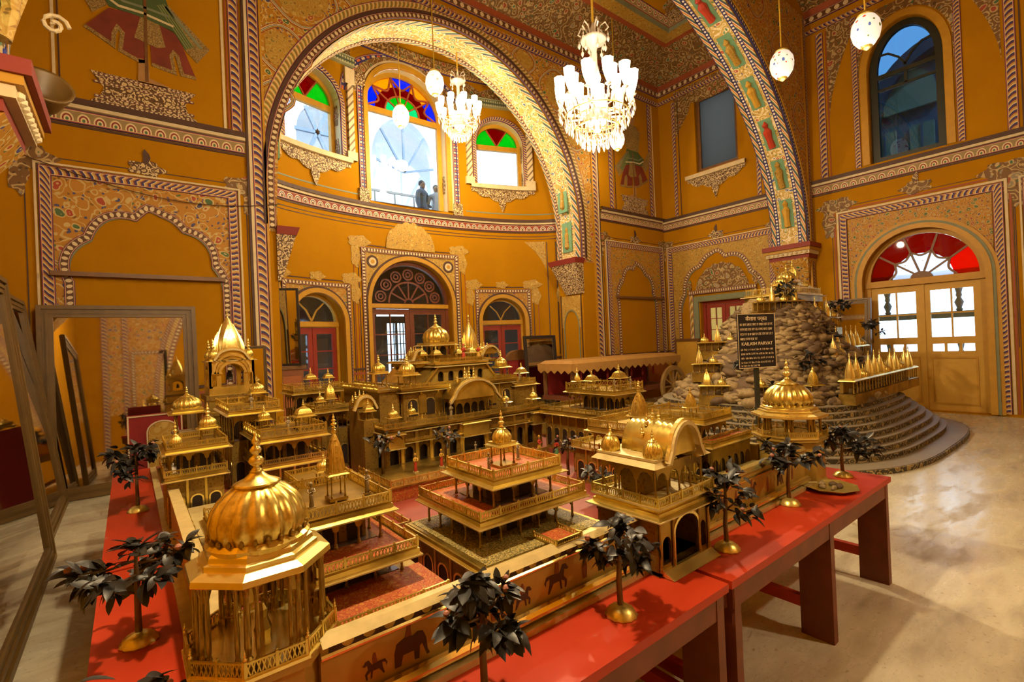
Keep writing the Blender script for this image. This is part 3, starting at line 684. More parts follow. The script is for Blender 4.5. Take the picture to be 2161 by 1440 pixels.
# red door crest
region('door_crest', RW, 5.75, 7.15, lambda a: 2.82, lambda a: 2.86+.56*max(0, 1-((a-6.45)/.68)**2)**.6+.05*abs(sin(a*14)), 'flor_dark', wall_right, .03, 50)
strip('door_crest_moulding', RW, [(5.55, 2.76), (7.35, 2.76)], .10, 'bead', wall_right, .07, .06)
strip('door_frame_moulding', RW, rect_path(5.76, 7.16, .05, 2.58), .14, 'line_green', wall_right, .04); strip('door_pilaster', RW, [(5.62, .1), (5.62, 2.7)], .12, 'rope_y', wall_right, .03, .3); strip('door_pilaster', RW, [(7.30, .1), (7.30, 2.7)], .12, 'rope_y', wall_right, .03, .3)
for y in (5.58, 7.34): poly('crest_finial', RW, blob(y, 2.95, .07, .14, 10, 3, .2), 'flor_dark', wall_right, .03)
# apse doors and windows: painted frames
def apse_frame(a0, a1, zt, c, r, zs, rise, crest, big):
    w = .10 if big else .08
    region('door_spandrel', AP, a0, a1, lambda a: ellf(c, r+.12, zs, rise+.12)(a) if abs(a-c) < r+.12 else zs-.45, lambda a: zt, 'flor_gold' if big else 'flor_fine', wall_apse, .008, 60)
    strip('door_border', AP, [(a0, .05), (a0, zt), (a1, zt), (a1, .05)], w, 'bead', wall_apse, .03, .07, step=.12)
    strip('door_border_line', AP, [(a0-.11, .05), (a0-.11, zt+.10), (a1+.11, zt+.10), (a1+.11, .05)], .02, 'line_dark', wall_apse, .01, step=.12)
    strip('door_border_line', AP, [(a0-.22, .05), (a0-.22, zt-.1)], .014, 'line_red', wall_apse, .01); strip('door_border_line', AP, [(a1+.22, .05), (a1+.22, zt-.1)], .014, 'line_red', wall_apse, .01)
    strip('door_arch_moulding', AP, arch_path(c, r+.05, zs, rise+.05, .05), .09, 'frame_yellow', wall_apse, .05); strip('door_arch_moulding', AP, arch_path(c, r+.115, zs, rise+.115, .05), .04, 'line_dark', wall_apse, .035)
    for x, s in ((a0, -1), (a1, 1)):
        poly('corner_ornament', AP, blob(x+s*.08, zt+.16, .26 if big else .22, .13, 16, 5, .15), 'flor_gold', wall_apse, .012); poly('corner_ornament', AP, blob(x+s*.17, zt-.14, .11, .26 if big else .22, 16, 5, .15), 'flor_gold', wall_apse, .012)
    if big:
        region('door_crest', AP, c-.62, c+.62, lambda a: zt+.08, lambda a: zt+.14+.55*max(0, 1-((a-c)/.62)**2)**.55+.05*abs(sin(a*15)), 'flor_gold', wall_apse, .03, 40)
        for x in (a0+.22, a1-.22):
            poly('painted_roundel', AP, blob(x, zt-.25, .14, .14, 20, 1, 0), 'line_dark', wall_apse, .014); poly('painted_roundel', AP, blob(x, zt-.25, .09, .09, 16, 1, 0), 'line_cream', wall_apse, .02); poly('painted_roundel', AP, blob(x, zt-.25, .045, .045, 12, 1, 0), 'frame_yellow', wall_apse, .026)
    else: poly('crest_ornament', AP, blob(c, zt+.16, .16, .09, 16, 5, .2), 'flor_gold', wall_apse, .012)
apse_frame(4.05, 6.42, 3.80, 5.23, 1.03, 2.62, 1.02, .55, True); apse_frame(2.30, 3.68, 2.98, 3.0, .56, 2.2, .60, .2, False); apse_frame(6.94, 8.30, 2.98, 7.62, .56, 2.2, .60, .2, False)
for c in (5.28,):
    strip('window_moulding', AP, arch_path(c, 1.04, 7.12, 1.01, 4.92), .10, 'frame_yellow', wall_apse, .06); strip('window_moulding', AP, arch_path(c, 1.13, 7.12, 1.10, 4.92), .05, 'line_cream', wall_apse, .03)
    strip('window_painted_arch', AP, arch_path(c, 1.28, 7.2, 1.02, None), .17, 'flor_dark', wall_apse, .014); strip('window_painted_arch', AP, arch_path(c, 1.52, 7.15, 1.12, None), .17, 'check', wall_apse, .01, .28)
for c in (3.06, 7.70): strip('window_moulding', AP, arch_path(c, .66, 6.75, .68, 5.74), .10, 'rope', wall_apse, .03, .09)
for x in (4.13, 6.52):
    strip('checked_pilaster', AP, [(x, 5.12), (x, 7.35)], .15, 'check', wall_apse, .03, .13)
    for z0, z1 in ((4.83, 5.12), (7.35, 7.62)): strip('pilaster_block', AP, [(x, z0), (x, z1)], .24, 'stucco', wall_apse, .06)
for x in (2.22, 3.88, 6.88, 8.45):
    strip('twisted_column', AP, [(x, 5.82), (x, 7.30)], .13, 'twist', wall_apse, .07, .16)
    for z0, z1 in ((5.66, 5.84), (7.28, 7.62)): strip('column_block', AP, [(x, z0), (x, z1)], .22, 'line_cream', wall_apse, .08)
for x in (8.75, 8.92, 1.9): 
    strip('ruled_line', AP, [(x, 1.3), (x, 4.25)], .02, 'line_dark', wall_apse, .008)
poly('corner_ornament', AP, [(8.25,4.26), (8.72,4.26), (8.72,3.55), (8.62,3.8), (8.5,4.0)], 'flor_gold', wall_apse, .01)
for z in (2.85,): poly('painted_arabesque', AP, blob(8.98, z, .07, .42, 16, 4, .25), 'flor_gold', wall_apse, .012)
# transverse arch: face bands, spandrels, soffit with panels
for fn in (TN, TF):
    region('painted_spandrel', fn, TC+.5, XR-.05, lambda a: (ellf(TC, TR_, TS, TH)(a) if abs(a-TC) < TR_ else 3.3), lambda a: 8.5, 'flor', arch_wall, .008, 80)
    region('painted_spandrel', fn, XL+.05, TC-.5, lambda a: (ellf(TC, TR_, TS, TH)(a) if abs(a-TC) < TR_ else 3.3), lambda a: 8.5, 'flor', arch_wall, .008, 80)
    ring('arch_border', fn, TC, TR_, TS, TH, .05, .09, 'bead_w', arch_wall, .03, 3.5, .07); ring('arch_border', fn, TC, TR_, TS, TH, .13, .05, 'frame_yellow', arch_wall, .045, 3.5); ring('arch_border', fn, TC, TR_, TS, TH, .22, .12, 'rope_y', arch_wall, .02, 3.5, .12)
    strip('pilaster_border', fn, [(XR-.10, .05), (XR-.10, 8.4)], .09, 'rope', arch_wall, .03, .10); strip('pilaster_line', fn, [(XR-.19, .05), (XR-.19, 8.4)], .05, 'frame_yellow', arch_wall, .03)
    for cx, cz, r in ((10.75, 7.3, .5), (9.6, 8.0, .35), (11.45, 6.2, .32), (-.1, 7.3, .5)): strip('painted_medallion', fn, blob(cx, cz, r, r*.9, 24, 4, .06), .06, 'lines', arch_wall, .014, .3, True)
soffit('soffit_painting', TC, TR_, TS, TH, 4.46, 4.84, 'flor_bright', arch_wall, .012, 3.5, n=80)
soffit('soffit_border', TC, TR_, TS, TH, 4.30, 4.39, 'leafedge', arch_wall, .03, 3.5, period=.24, n=80); soffit('soffit_border', TC, TR_, TS, TH, 4.91, 5.0, 'leafedge', arch_wall, .03, 3.5, period=.24, n=80)
soffit('soffit_border', TC, TR_, TS, TH, 4.39, 4.46, 'bead_w', arch_wall, .022, 3.5, period=.07, n=80); soffit('soffit_border', TC, TR_, TS, TH, 4.84, 4.91, 'bead_w', arch_wall, .022, 3.5, period=.07, n=80)
def soffit_panel(t0, t1, k):
    mb = MB(); n = 6; ins = .024
    for i in range(n):
        a, b = t0+(t1-t0)*i/n, t0+(t1-t0)*(i+1)/n
        P = lambda t, q: (TC-(TR_-q)*cos(t), TS+(TH-q)*sin(t))
        p, q = P(a, ins), P(b, ins); mb.add([(p[0],4.52,p[1]), (q[0],4.52,q[1]), (q[0],4.78,q[1]), (p[0],4.78,p[1])], [(0,1,2,3)])
    put('soffit_panel', mb.build('soffit_panel', M['panel_green']), arch_wall)
    tm = (t0+t1)/2; c = Vector((TC-(TR_-.04)*cos(tm), 4.65, TS+(TH-.04)*sin(tm))); d = Vector((TR_*sin(tm), 0, TH*cos(tm))).normalized()
    if d.z < 0: d = -d
    nrm = Vector((cos(tm)*TH, 0, -sin(tm)*TR_)).normalized()
    mb = MB(); L = (t1-t0)*5.3
    mb.tube([c-d*L*.40+nrm*.0, c-d*L*.15+nrm*.02, c+d*L*.10+nrm*.02, c+d*L*.2, c+d*L*.30+nrm*.02, c+d*L*.40], [.07, .06, .085, .035, .06, .01], 8)
    put('panel_figure', mb.build('panel_figure', M[('fig_yellow', 'flor_gold', 'fig_red')[k % 3]]), arch_wall)
for k in range(11):
    t0 = pi-.02-(k+1)*.185
    soffit_panel(t0, t0+.135, k)
for k in range(4): soffit_panel(.05+k*.185, .05+k*.185+.135, k+1)
# capitals, brackets of the transverse arch
for sgn, xw in ((1, XR), (-1, XL)):
    x = TC+sgn*TR_
    for z0, z1, e, m in ((3.20, 3.28, .10, 'lines'), (3.28, 3.36, .16, 'line_cream'), (3.36, 3.42, .20, 'frame_yellow'), (3.42, 3.52, .24, 'lines')):
        put('capital_moulding', MB().box(*sorted((x-sgn*e, xw)), 4.3-e*.6, 5.0+e*.6, z0, z1).build('capital_moulding', M[m]), arch_wall)
    for i in range(9): put('capital_bead', MB().lathe([(.004,-.03), (.026,-.015), (.026,.015), (.004,.03)], 8, (x-sgn*.17, 4.27+i*.095, 3.32)).build('capital_bead', M['line_cream']), arch_wall)
    mb = MB(); mb.frus(tuple(sorted((xw-sgn*.17, xw)))+(4.36, 4.94), 2.55, tuple(sorted((x-sgn*.10, xw)))+(4.26, 5.04), 3.20)
    put('bracket', mb.build('bracket', M['flor']), arch_wall)
    gx = lambda a, b, o, sgn=sgn, xw=xw: (xw-sgn*(.16 if sgn > 0 else .12)-sgn*o, a, b)
    poly('painted_panel', gx, [(4.36, 1.25), (4.94, 1.25), (4.94, 2.5), (4.36, 2.5)], 'flor_dark', arch_wall, .008); strip('painted_panel_border', gx, [(4.34, 1.2), (4.34, 2.55), (4.96, 2.55), (4.96, 1.2)], .05, 'rope', arch_wall, .014, .06)
# scroll and blue flowers on the left foot of the arch
for (y, z, r) in ((4.84, 3.78, .10), (4.90, 4.12, .09), (4.72, 4.40, .13), (4.88, 4.62, .10)):
    fx = lambda a, b, o: (TC-TR_*sqrt(max(0, 1-max(0, (b-TS)/TH)**2))+.02+o, a, b)
    poly('painted_flower', fx, blob(y, z, r, r*.9, 24, 7, .22), 'line_cream', arch_wall, .012); poly('painted_flower', fx, blob(y, z, r*.82, r*.74, 24, 7, .22), 'navy', arch_wall, .018) if 'navy' in M else None
mb = MB(); pts = [(XL+.34+.0, 5.02+.0, 0)]
pts = [(-.36+.085*(1-t/18)*cos(t*.6), 5.02, 4.22+.085*(1-t/18)*sin(t*.6)) for t in range(17)]
mb.tube(pts, .016, 6); put('painted_scroll', mb.build('painted_scroll', M['line_cream']), arch_wall)

for sgn in (-1, 1):                       # painted niches low on the jambs of the great arch
    x = ARC+sgn*(ARR-.008); g = lambda a, b, o, x=x, sgn=sgn: (x-sgn*o, a, b)
    region('jamb_spandrel', g, 8.16, 8.80, lambda a: 1.95+.42*sqrt(max(0, 1-((a-8.48)/.25)**2)), lambda a: 2.72, 'flor_gold', wall_front, .008, 24)
    for a in (8.14, 8.82): strip('jamb_line', g, [(a, .1), (a, 2.75)], .025, 'line_dark', wall_front, .01)
    strip('jamb_arch_line', g, arch_path(8.48, .25, 1.95, .42, .3, 16), .03, 'line_green', wall_front, .012)

def BK(a, b, o): return (a, YB+o, b)      # blind arch on the back wall, seen in the mirrors
region('painted_spandrel', BK, -.5, 10.9, lambda a: (ellf(5.2, 4.2, 1.5, 5.6)(a) if abs(a-5.2) < 4.2 else 1.3), lambda a: 8.2, 'flor', wall_back, .008, 80)
for d, w, m in ((.06, .14, 'bead'), (.20, .14, 'rope_y'), (.34, .10, 'rope'), (-.9, .14, 'rope'), (-1.05, .10, 'bead')): ring('arch_border', BK, 5.2, 4.2, 1.5, 5.6, d, w, m, wall_back, .03, 1.0, .12)
for x in (-.55, -.05, 10.95): strip('pilaster_border', BK, [(x, .05), (x, 8.2)], .15, 'rope', wall_back, .03, .15)
strip('panel_border', BK, rect_path(.12, .95, 1.0, 3.2), .10, 'bead', wall_back, .03, .09)
# ================================================================ doors, windows and what lies outside
def chord(c, r, d):
    p, q = Vector(AP(c-r, 0, -d)), Vector(AP(c+r, 0, -d)); t = (q-p).normalized(); nn = Vector((t.y, -t.x, 0))
    return lambda a, b, o: tuple(p+(q-p)*((a-c+r)/(2*r))+nn*o+Vector((0, 0, b)))
def rwd(d): return lambda a, b, o: (XR+d-o, a, b)
def sroot(name, loc=(0, 0, 0)):
    o = bpy.data.objects.new(name, None); COL.objects.link(o); o.location = loc; o['kind'] = 'structure'; WLOC[o.name] = Vector(loc); o.empty_display_size = .1
    return o
def bars(name, fn, paths, w, mat, par, off=.03):
    for p in paths: strip(name, fn, p, w, mat, par, off)
def leaf(par, fn, a0, a1, b0, b1, panes, mat, gl, st=.09, o0=-.02, o1=.025, panel=True):
    """door leaf: plate with pane holes; panes = list of rects"""
    holes = [[(x0, y0), (x0, y1), (x1, y1), (x1, y0)] for x0, x1, y0, y1 in panes]
    d = put('door_leaf', MB().plate([(a0, b0), (a1, b0), (a1, b1), (a0, b1)], holes, fn, o0, o1).build('door_leaf', M[mat]), par)
    for x0, x1, y0, y1 in panes:
        put('pane', MB().plate([(x0-.004, y0-.004), (x1+.004, y0-.004), (x1+.004, y1+.004), (x0-.004, y1+.004)], [], fn, -.004, .004).build('pane', M[gl]), d)
    return d
def sector(c, zs, r0, r1, t0, t1, ry, n=6):
    """annular sector of a fanlight in wall coordinates (angles from the left)"""
    o = [(c-r1*cos(t0+(t1-t0)*i/n), zs+r1*ry*sin(t0+(t1-t0)*i/n)) for i in range(n+1)]
    i_ = [(c-r0*cos(t1-(t1-t0)*i/n), zs+r0*ry*sin(t1-(t1-t0)*i/n)) for i in range(n+1)] if r0 > 0 else [(c, zs)]
    return o+i_
def pane(par, fn, pts, gl): return put('pane', MB().plate(pts, [], fn, -.004, .004).build('pane', M[gl]), par)
def fan_bars(par, fn, c, zs, r, ry, n, rin, mat, w=.03, arc=True):
    for k in range(1, n): t = pi*k/n; strip('fanlight_bar', fn, [(c-rin*cos(t), zs+rin*ry*sin(t)), (c-r*cos(t), zs+r*ry*sin(t))], w, mat, par, .025)
    if arc and rin > .02: strip('fanlight_bar', fn, arch_path(c, rin, zs, rin*ry, None, 16), w, mat, par, .03)
# --- yellow double door, right wall
d = sroot('door_1'); fn = rwd(.20); c, r, zs, rise = D1; ry = rise/r
put('door_frame', MB().plate(arch_path(c, r, zs, rise, .02, 24), [[(c-r+.10, .03), (c-r+.10, 2.46), (c+r-.10, 2.46), (c+r-.10, .03)], arch_path(c, r-.10, zs+.06, rise-.14, zs+.05, 20)], fn, -.05, .05).build('door_frame', M['frame_yellow']), d)
strip('transom', fn, [(c-r+.02, 2.50), (c+r-.02, 2.50)], .12, 'frame_yellow', d, .09)
for s in (-1, 1):
    a0, a1 = (c-r+.10, c-.005) if s < 0 else (c+.005, c+r-.10); w = a1-a0; ps = []
    for i in range(2):
        for j in range(2): x0 = a0+.09+i*(w-.18)/2; ps.append((x0+.012, x0+(w-.18)/2-.012, 1.40+j*.46+.012, 1.40+(j+1)*.46-.012))
    for i in range(3): x0 = a0+.09+i*(w-.18)/3; ps.append((x0+.02, x0+(w-.18)/3-.02, 1.14, 1.28))
    lf = leaf(d, fn, a0, a1, .03, 2.45, ps, 'door_yellow', 'glass')
    strip('leaf_panel', fn, [(a0+.09, .16), (a0+.09, 1.02), (a1-.09, 1.02), (a1-.09, .16)], .03, 'frame_yellow', lf, .04, closed=True)
strip('meeting_stile', fn, [(c, .04), (c, 2.44)], .05, 'door_yellow', d, .04)
RI = r-.095; ryf = (rise-.135)/RI
for k in range(5):                       # red scallops outside, white inside
    t0, t1 = pi*k/5, pi*(k+1)/5
    pane(d, fn, sector(c, zs+.05, RI*.56, RI, t0, t1, ryf), 'g_red' if k in (0, ) else 'g_maroon')
    pane(d, fn, sector(c, zs+.05, 0, RI*.56, t0, t1, ryf), 'g_white')
    cx, cz = c-RI*.80*cos((t0+t1)/2), zs+.05+RI*.80*ryf*sin((t0+t1)/2)
    strip('fanlight_bar', fn, [(c-RI*.62*cos(t0+(t1-t0)*i/8)*(1-.18*sin(pi*i/8)), zs+.05+RI*.62*ryf*sin(t0+(t1-t0)*i/8)*(1-.18*sin(pi*i/8))) for i in range(9)], .035, 'frame_wood', d, .03)
fan_bars(d, fn, c, zs+.05, RI, ryf, 5, RI*.12, 'frame_wood', .035)
put('fanlight_boss', MB().plate(arch_path(c, .17, zs+.05, .12, None, 12), [], fn, 0, .06).build('fanlight_boss', M['frame_wood']), d)
# --- arched window above it
w1 = sroot('window_1'); fn = rwd(.16); c, r, zs, rise, zb = W1; ry = rise/r
put('window_frame', MB().plate(arch_path(c, r, zs, rise, zb, 22), [[(c-r+.13, zb+.11), (c-r+.13, zs-.12), (c+r-.13, zs-.12), (c+r-.13, zb+.11)], arch_path(c, r-.13, zs+.02, rise-.14, zs-.04, 20)], fn, -.06, .05).build('window_frame', M['frame_dark']), w1)
pane(w1, fn, [(c-r+.12, zb+.1), (c-r+.12, zs-.11), (c+r-.12, zs-.11), (c+r-.12, zb+.1)], 'glass_blue'); pane(w1, fn, arch_path(c, r-.12, zs+.02, rise-.13, zs-.05, 20), 'glass_blue')
strip('glazing_bar', fn, [(c-r+.12, zs-.34), (c+r-.12, zs-.34)], .05, 'frame_dark', w1, .03)
for s in (-1, 1): strip('glazing_bar', fn, [(c-s*.02, zs), (c+s*.10, zs+.20), (c+s*.26, zs+.34), (c+s*.42, zs+.36)], .035, 'frame_dark', w1, .03)
strip('glazing_bar', fn, [(c, zs-.34), (c, zs-.08)], .05, 'frame_dark', w1, .03)
# --- frosted window
w2 = sroot('window_2'); fn = rwd(.14)
put('window_frame', MB().plate([(5.88, 5.9), (6.99, 5.9), (6.99, 7.84), (5.88, 7.84)], [[(5.97, 5.99), (5.97, 7.75), (6.90, 7.75), (6.90, 5.99)]], fn, -.05, .05).build('window_frame', M['frame_wood']), w2)
pane(w2, fn, [(5.96, 5.98), (6.91, 5.98), (6.91, 7.76), (5.96, 7.76)], 'glass_frost')
# --- red door
d2 = sroot('door_2'); fn = rwd(.18)
put('door_frame', MB().plate([(5.86, .02), (7.06, .02), (7.06, 2.5), (5.86, 2.5)], [[(5.94, .03), (5.94, 2.42), (6.98, 2.42), (6.98, .03)]], fn, -.05, .05).build('door_frame', M['door_red']), d2)
for a0, a1 in ((5.945, 6.455), (6.465, 6.975)):
    leaf(d2, fn, a0, a1, .03, 2.415, [(a0+.09+i*.17, a0+.09+i*.17+.155, 1.48+j*.29, 1.48+j*.29+.27) for i in range(2) for j in range(3)], 'door_red', 'glass')
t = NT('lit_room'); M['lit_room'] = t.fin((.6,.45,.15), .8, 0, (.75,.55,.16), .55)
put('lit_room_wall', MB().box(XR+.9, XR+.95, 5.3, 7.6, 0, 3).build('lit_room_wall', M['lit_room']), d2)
# --- apse doors
dk = 3
def apse_door(c, r, zs, rise, mat, big):
    global dk
    d = sroot('door_%d' % dk); dk += 1; fn = chord(c, r, .26); ry = rise/r; f = .09 if big else .06
    put('door_frame', MB().plate(arch_path(c, r, zs, rise, .02, 24), [[(c-r+f, .03), (c-r+f, zs-.08), (c+r-f, zs-.08), (c+r-f, .03)], arch_path(c, r-f, zs+.05, rise-f-.05, zs+.04, 20)], fn, -.04, .05).build('door_frame', M[mat if big else 'frame_yellow']), d)
    strip('transom', fn, [(c-r+.02, zs-.02), (c+r-.02, zs-.02)], .09, 'frame_yellow', d, .08)
    for s in (-1, 1):
        a0, a1 = (c-r+f, c-.004) if s < 0 else (c+.004, c+r-f); w = a1-a0; st = .10 if big else .07
        nx = 2 if big else 1; ps = []
        for i in range(nx):
            for j in range(4): x0 = a0+st+i*(w-2*st)/nx; z0 = .55+j*(zs-.75)/4; ps.append((x0+.01, x0+(w-2*st)/nx-.01, z0+.012, z0+(zs-.75)/4-.012))
        leaf(d, fn, a0, a1, .03, zs-.09, ps, mat, 'glass')
    pane(d, fn, arch_path(c, r-f, zs+.05, rise-f-.05, zs+.04, 18), 'glass')
    if big:
        fan_bars(d, fn, c, zs+.06, (r-f)*.52, ry*.95, 6, .10, 'door_brown', .035)
        strip('fanlight_bar', fn, arch_path(c, (r-f)*.52, zs+.06, (r-f)*.52*ry, None, 16), .04, 'door_brown', d, .03)
        for k in range(7):
            tt = pi*(k+.5)/7; cx, cz = c-(r-f)*.74*cos(tt), zs+.05+(r-f)*.72*ry*sin(tt)
            strip('fanlight_scroll', fn, [(cx+.12*cos(q*pi/6), cz+.12*sin(q*pi/6)) for q in range(12)], .035, 'door_brown', d, .03, closed=True)
            strip('fanlight_scroll', fn, [(cx+.055*cos(q*pi/4), cz+.055*sin(q*pi/4)) for q in range(8)], .03, 'door_brown', d, .03, closed=True)
    else:
        for s in (-1, 1): strip('fanlight_bar', fn, [(c, zs+.05), (c+s*.10, zs+.26), (c+s*.26, zs+.42)], .025, 'frame_yellow', d, .03)
    return d
apse_door(5.23, 1.03, 2.62, 1.02, 'door_brown', True); apse_door(3.0, .56, 2.2, .60, 'door_red', False); apse_door(7.62, .56, 2.2, .60, 'door_red', False)
# --- apse windows with stained fanlights
def apse_window(n, c, r, zb, zs, rise, zt, cols, big):
    w = sroot('window_%d' % n); fn = chord(c, r, .28); ry = rise/r; f = .10 if big else .09
    put('window_frame', MB().plate(arch_path(c, r, zs, rise, zb, 24), [[(c-r+f, zb+.06), (c-r+f, zt), (c+r-f, zt), (c+r-f, zb+.06)], arch_path(c, r-f, zt+.13, zs+rise-zt-.13-f, zt+.125, 20)], fn, -.04, .05).build('window_frame', M['frame_yellow']), w)
    pane(w, fn, [(c-r+f-.01, zb+.05), (c+r-f+.01, zb+.05), (c+r-f+.01, zt+.01), (c-r+f-.01, zt+.01)], 'glass')
    R_, k = r-f, (zs+rise-zt-.13-f)/(r-f); z0 = zt+.13
    if big:
        ins = ['g_teal', 'g_green', 'g_green', 'g_green', 'g_teal']; mid = 'g_maroon'; out = ['g_blue', 'g_amber', 'g_blue', 'g_amber', 'g_blue']
        for i in range(5):
            t0, t1 = pi*i/5, pi*(i+1)/5
            pane(w, fn, sector(c, z0, 0, R_*.48, t0, t1, k), ins[i]); pane(w, fn, sector(c, z0, R_*.48, R_*.74, t0, t1, k), mid); pane(w, fn, sector(c, z0, R_*.74, R_, t0, t1, k), out[i])
            strip('fanlight_bar', fn, [(c-R_*cos(t0+(t1-t0)*q/8)*(.98-.30*sin(pi*q/8)), z0+R_*k*sin(t0+(t1-t0)*q/8)*(.98-.30*sin(pi*q/8))) for q in range(9)], .04, 'line_red', w, .03)
        fan_bars(w, fn, c, z0, R_, k, 5, R_*.48, 'line_red', .035)
        for i in range(1, 5): t = pi*i/5; strip('fanlight_bar', fn, [(c, z0), (c-R_*.48*cos(t), z0+R_*.48*k*sin(t))], .03, 'line_red', w, .03)
    else:
        for i, g in enumerate(('g_green', 'g_maroon', 'g_green')): pane(w, fn, sector(c, z0, 0, R_, pi*i/3*1.0, pi*(i+1)/3, k, 8), g)
        fan_bars(w, fn, c, z0, R_, k, 3, .02, 'line_red', .03, False)
    # painted rosettes on the splayed reveals
    for s in (-1, 1):
        for z in ((5.9, 6.6) if not big else (5.6,)):
            q = Vector(AP(c+s*r, z, -.15)); tdir = Vector(AP(c+s*r, z, -.30))-Vector(AP(c+s*r, z, 0)); tdir.normalize(); nr = Vector((-tdir.y, tdir.x, 0))*(1 if s < 0 else -1)
            if nr.x*s > 0: nr = -nr
            g = lambda a, b, o, q=q, tdir=tdir, nr=nr: tuple(q+tdir*a+Vector((0, 0, b))+nr*(o+.004))
            poly('painted_rosette', g, blob(0, 0, .085, .22, 20, 6, .16), 'flor_dark', w, .006)
    return w
apse_window(3, 5.28, .98, 4.90, 7.12, .95, 7.02, None, True); apse_window(4, 3.06, .60, 5.72, 6.75, .62, 6.68, None, False); apse_window(5, 7.70, .60, 5.72, 6.75, .62, 6.68, None, False)
# --- passage behind the apse doors (dim, one lit window)
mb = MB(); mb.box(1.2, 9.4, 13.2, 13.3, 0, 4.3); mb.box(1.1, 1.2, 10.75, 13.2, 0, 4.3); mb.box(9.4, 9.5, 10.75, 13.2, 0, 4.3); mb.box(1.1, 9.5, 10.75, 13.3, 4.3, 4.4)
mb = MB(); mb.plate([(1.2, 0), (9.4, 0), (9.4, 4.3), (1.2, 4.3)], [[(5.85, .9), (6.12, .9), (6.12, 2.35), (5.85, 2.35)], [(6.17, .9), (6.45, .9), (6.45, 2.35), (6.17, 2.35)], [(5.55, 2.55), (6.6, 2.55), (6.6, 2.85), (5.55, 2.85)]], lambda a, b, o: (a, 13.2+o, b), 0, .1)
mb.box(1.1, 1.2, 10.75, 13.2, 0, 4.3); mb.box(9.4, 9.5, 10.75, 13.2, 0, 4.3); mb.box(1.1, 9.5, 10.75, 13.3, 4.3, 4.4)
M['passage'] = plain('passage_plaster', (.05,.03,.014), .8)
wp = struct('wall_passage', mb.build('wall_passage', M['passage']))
for x in (5.95, 6.05, 6.25, 6.35): put('window_bar', MB().box(x-.012, x+.012, 13.19, 13.23, .9, 2.35).build('window_bar', M['frame_dark']), wp)
for z in (1.3, 1.75, 2.1): put('window_bar', MB().box(5.85, 6.45, 13.19, 13.23, z-.012, z+.012).build('window_bar', M['frame_dark']), wp)
mb = MB(); mb.box(1.1, 9.5, 12.0, 15.2, 4.78, 4.84); struct('floor_terrace', mb.build('floor_terrace', M['grey_stone']))
# --- outside, beyond the apse windows: a whitewashed court wall, railing, people
YO = 15.2
def YOF(a, b, o): return (a, YO-o, b)
co = thing('court_building', 'whitewashed court building seen through the tall apse window', 'building', (7, YO, 4.42))
put('wall', MB().plate([(0, 4.42), (17, 4.42), (17, 13), (0, 13)], [arch_path(7.6, 1.15, 7.9, 1.5, 6.3, 20), arch_path(4.75, .62, 8.2, .9, 7.2, 16)], YOF, -.3, 0).build('wall', M['white_paint']), co)
put('wall_band', MB().box(4.5, 13, YO-.06, YO, 4.42, 6.45).build('wall_band', M['blue_wall']), co)
for i, x in enumerate((5.6, 6.55, 7.5, 8.45)):
    w = put('window', MB().box(x, x+.62, YO-.10, YO-.02, 4.95, 6.25).build('window', M['pale_panel']), co); put('window_mullion', MB().box(x+.29, x+.33, YO-.13, YO-.10, 4.95, 6.25).build('window_mullion', M['white_paint']), w)
for k in range(5):
    t = pi*k/4; put('window_tracery', MB().bar((7.6, YO+.02, 7.6), (7.6-1.12*cos(t), YO+.02, 7.9+1.45*sin(t)), .06).build('window_tracery', M['blue_wall']), co)
for k in range(6):
    t = 2*pi*k/6; put('window_tracery', MB().bar((4.75, YO+.02, 8.3), (4.75+.66*cos(t), YO+.02, 8.3+.85*sin(t)), .10).build('window_tracery', M['blue_wall']), co)
put('court_backdrop', MB().box(3, 10, YO+.9, YO+.95, 6, 10).build('court_backdrop', M['white_paint']), co)
rl = thing('terrace_railing', 'grey terrace railing outside the tall apse window', 'railing', (7, 13.4, 4.84))
put('rail', MB().box(5.0, 9.6, 13.38, 13.43, 6.18, 6.24).build('rail', M['grey_stone']), rl)
for i in range(8): put('post', MB().box(5.1+i*.62, 5.13+i*.62, 13.39, 13.42, 4.84, 6.2).build('post', M['grey_stone']), rl)
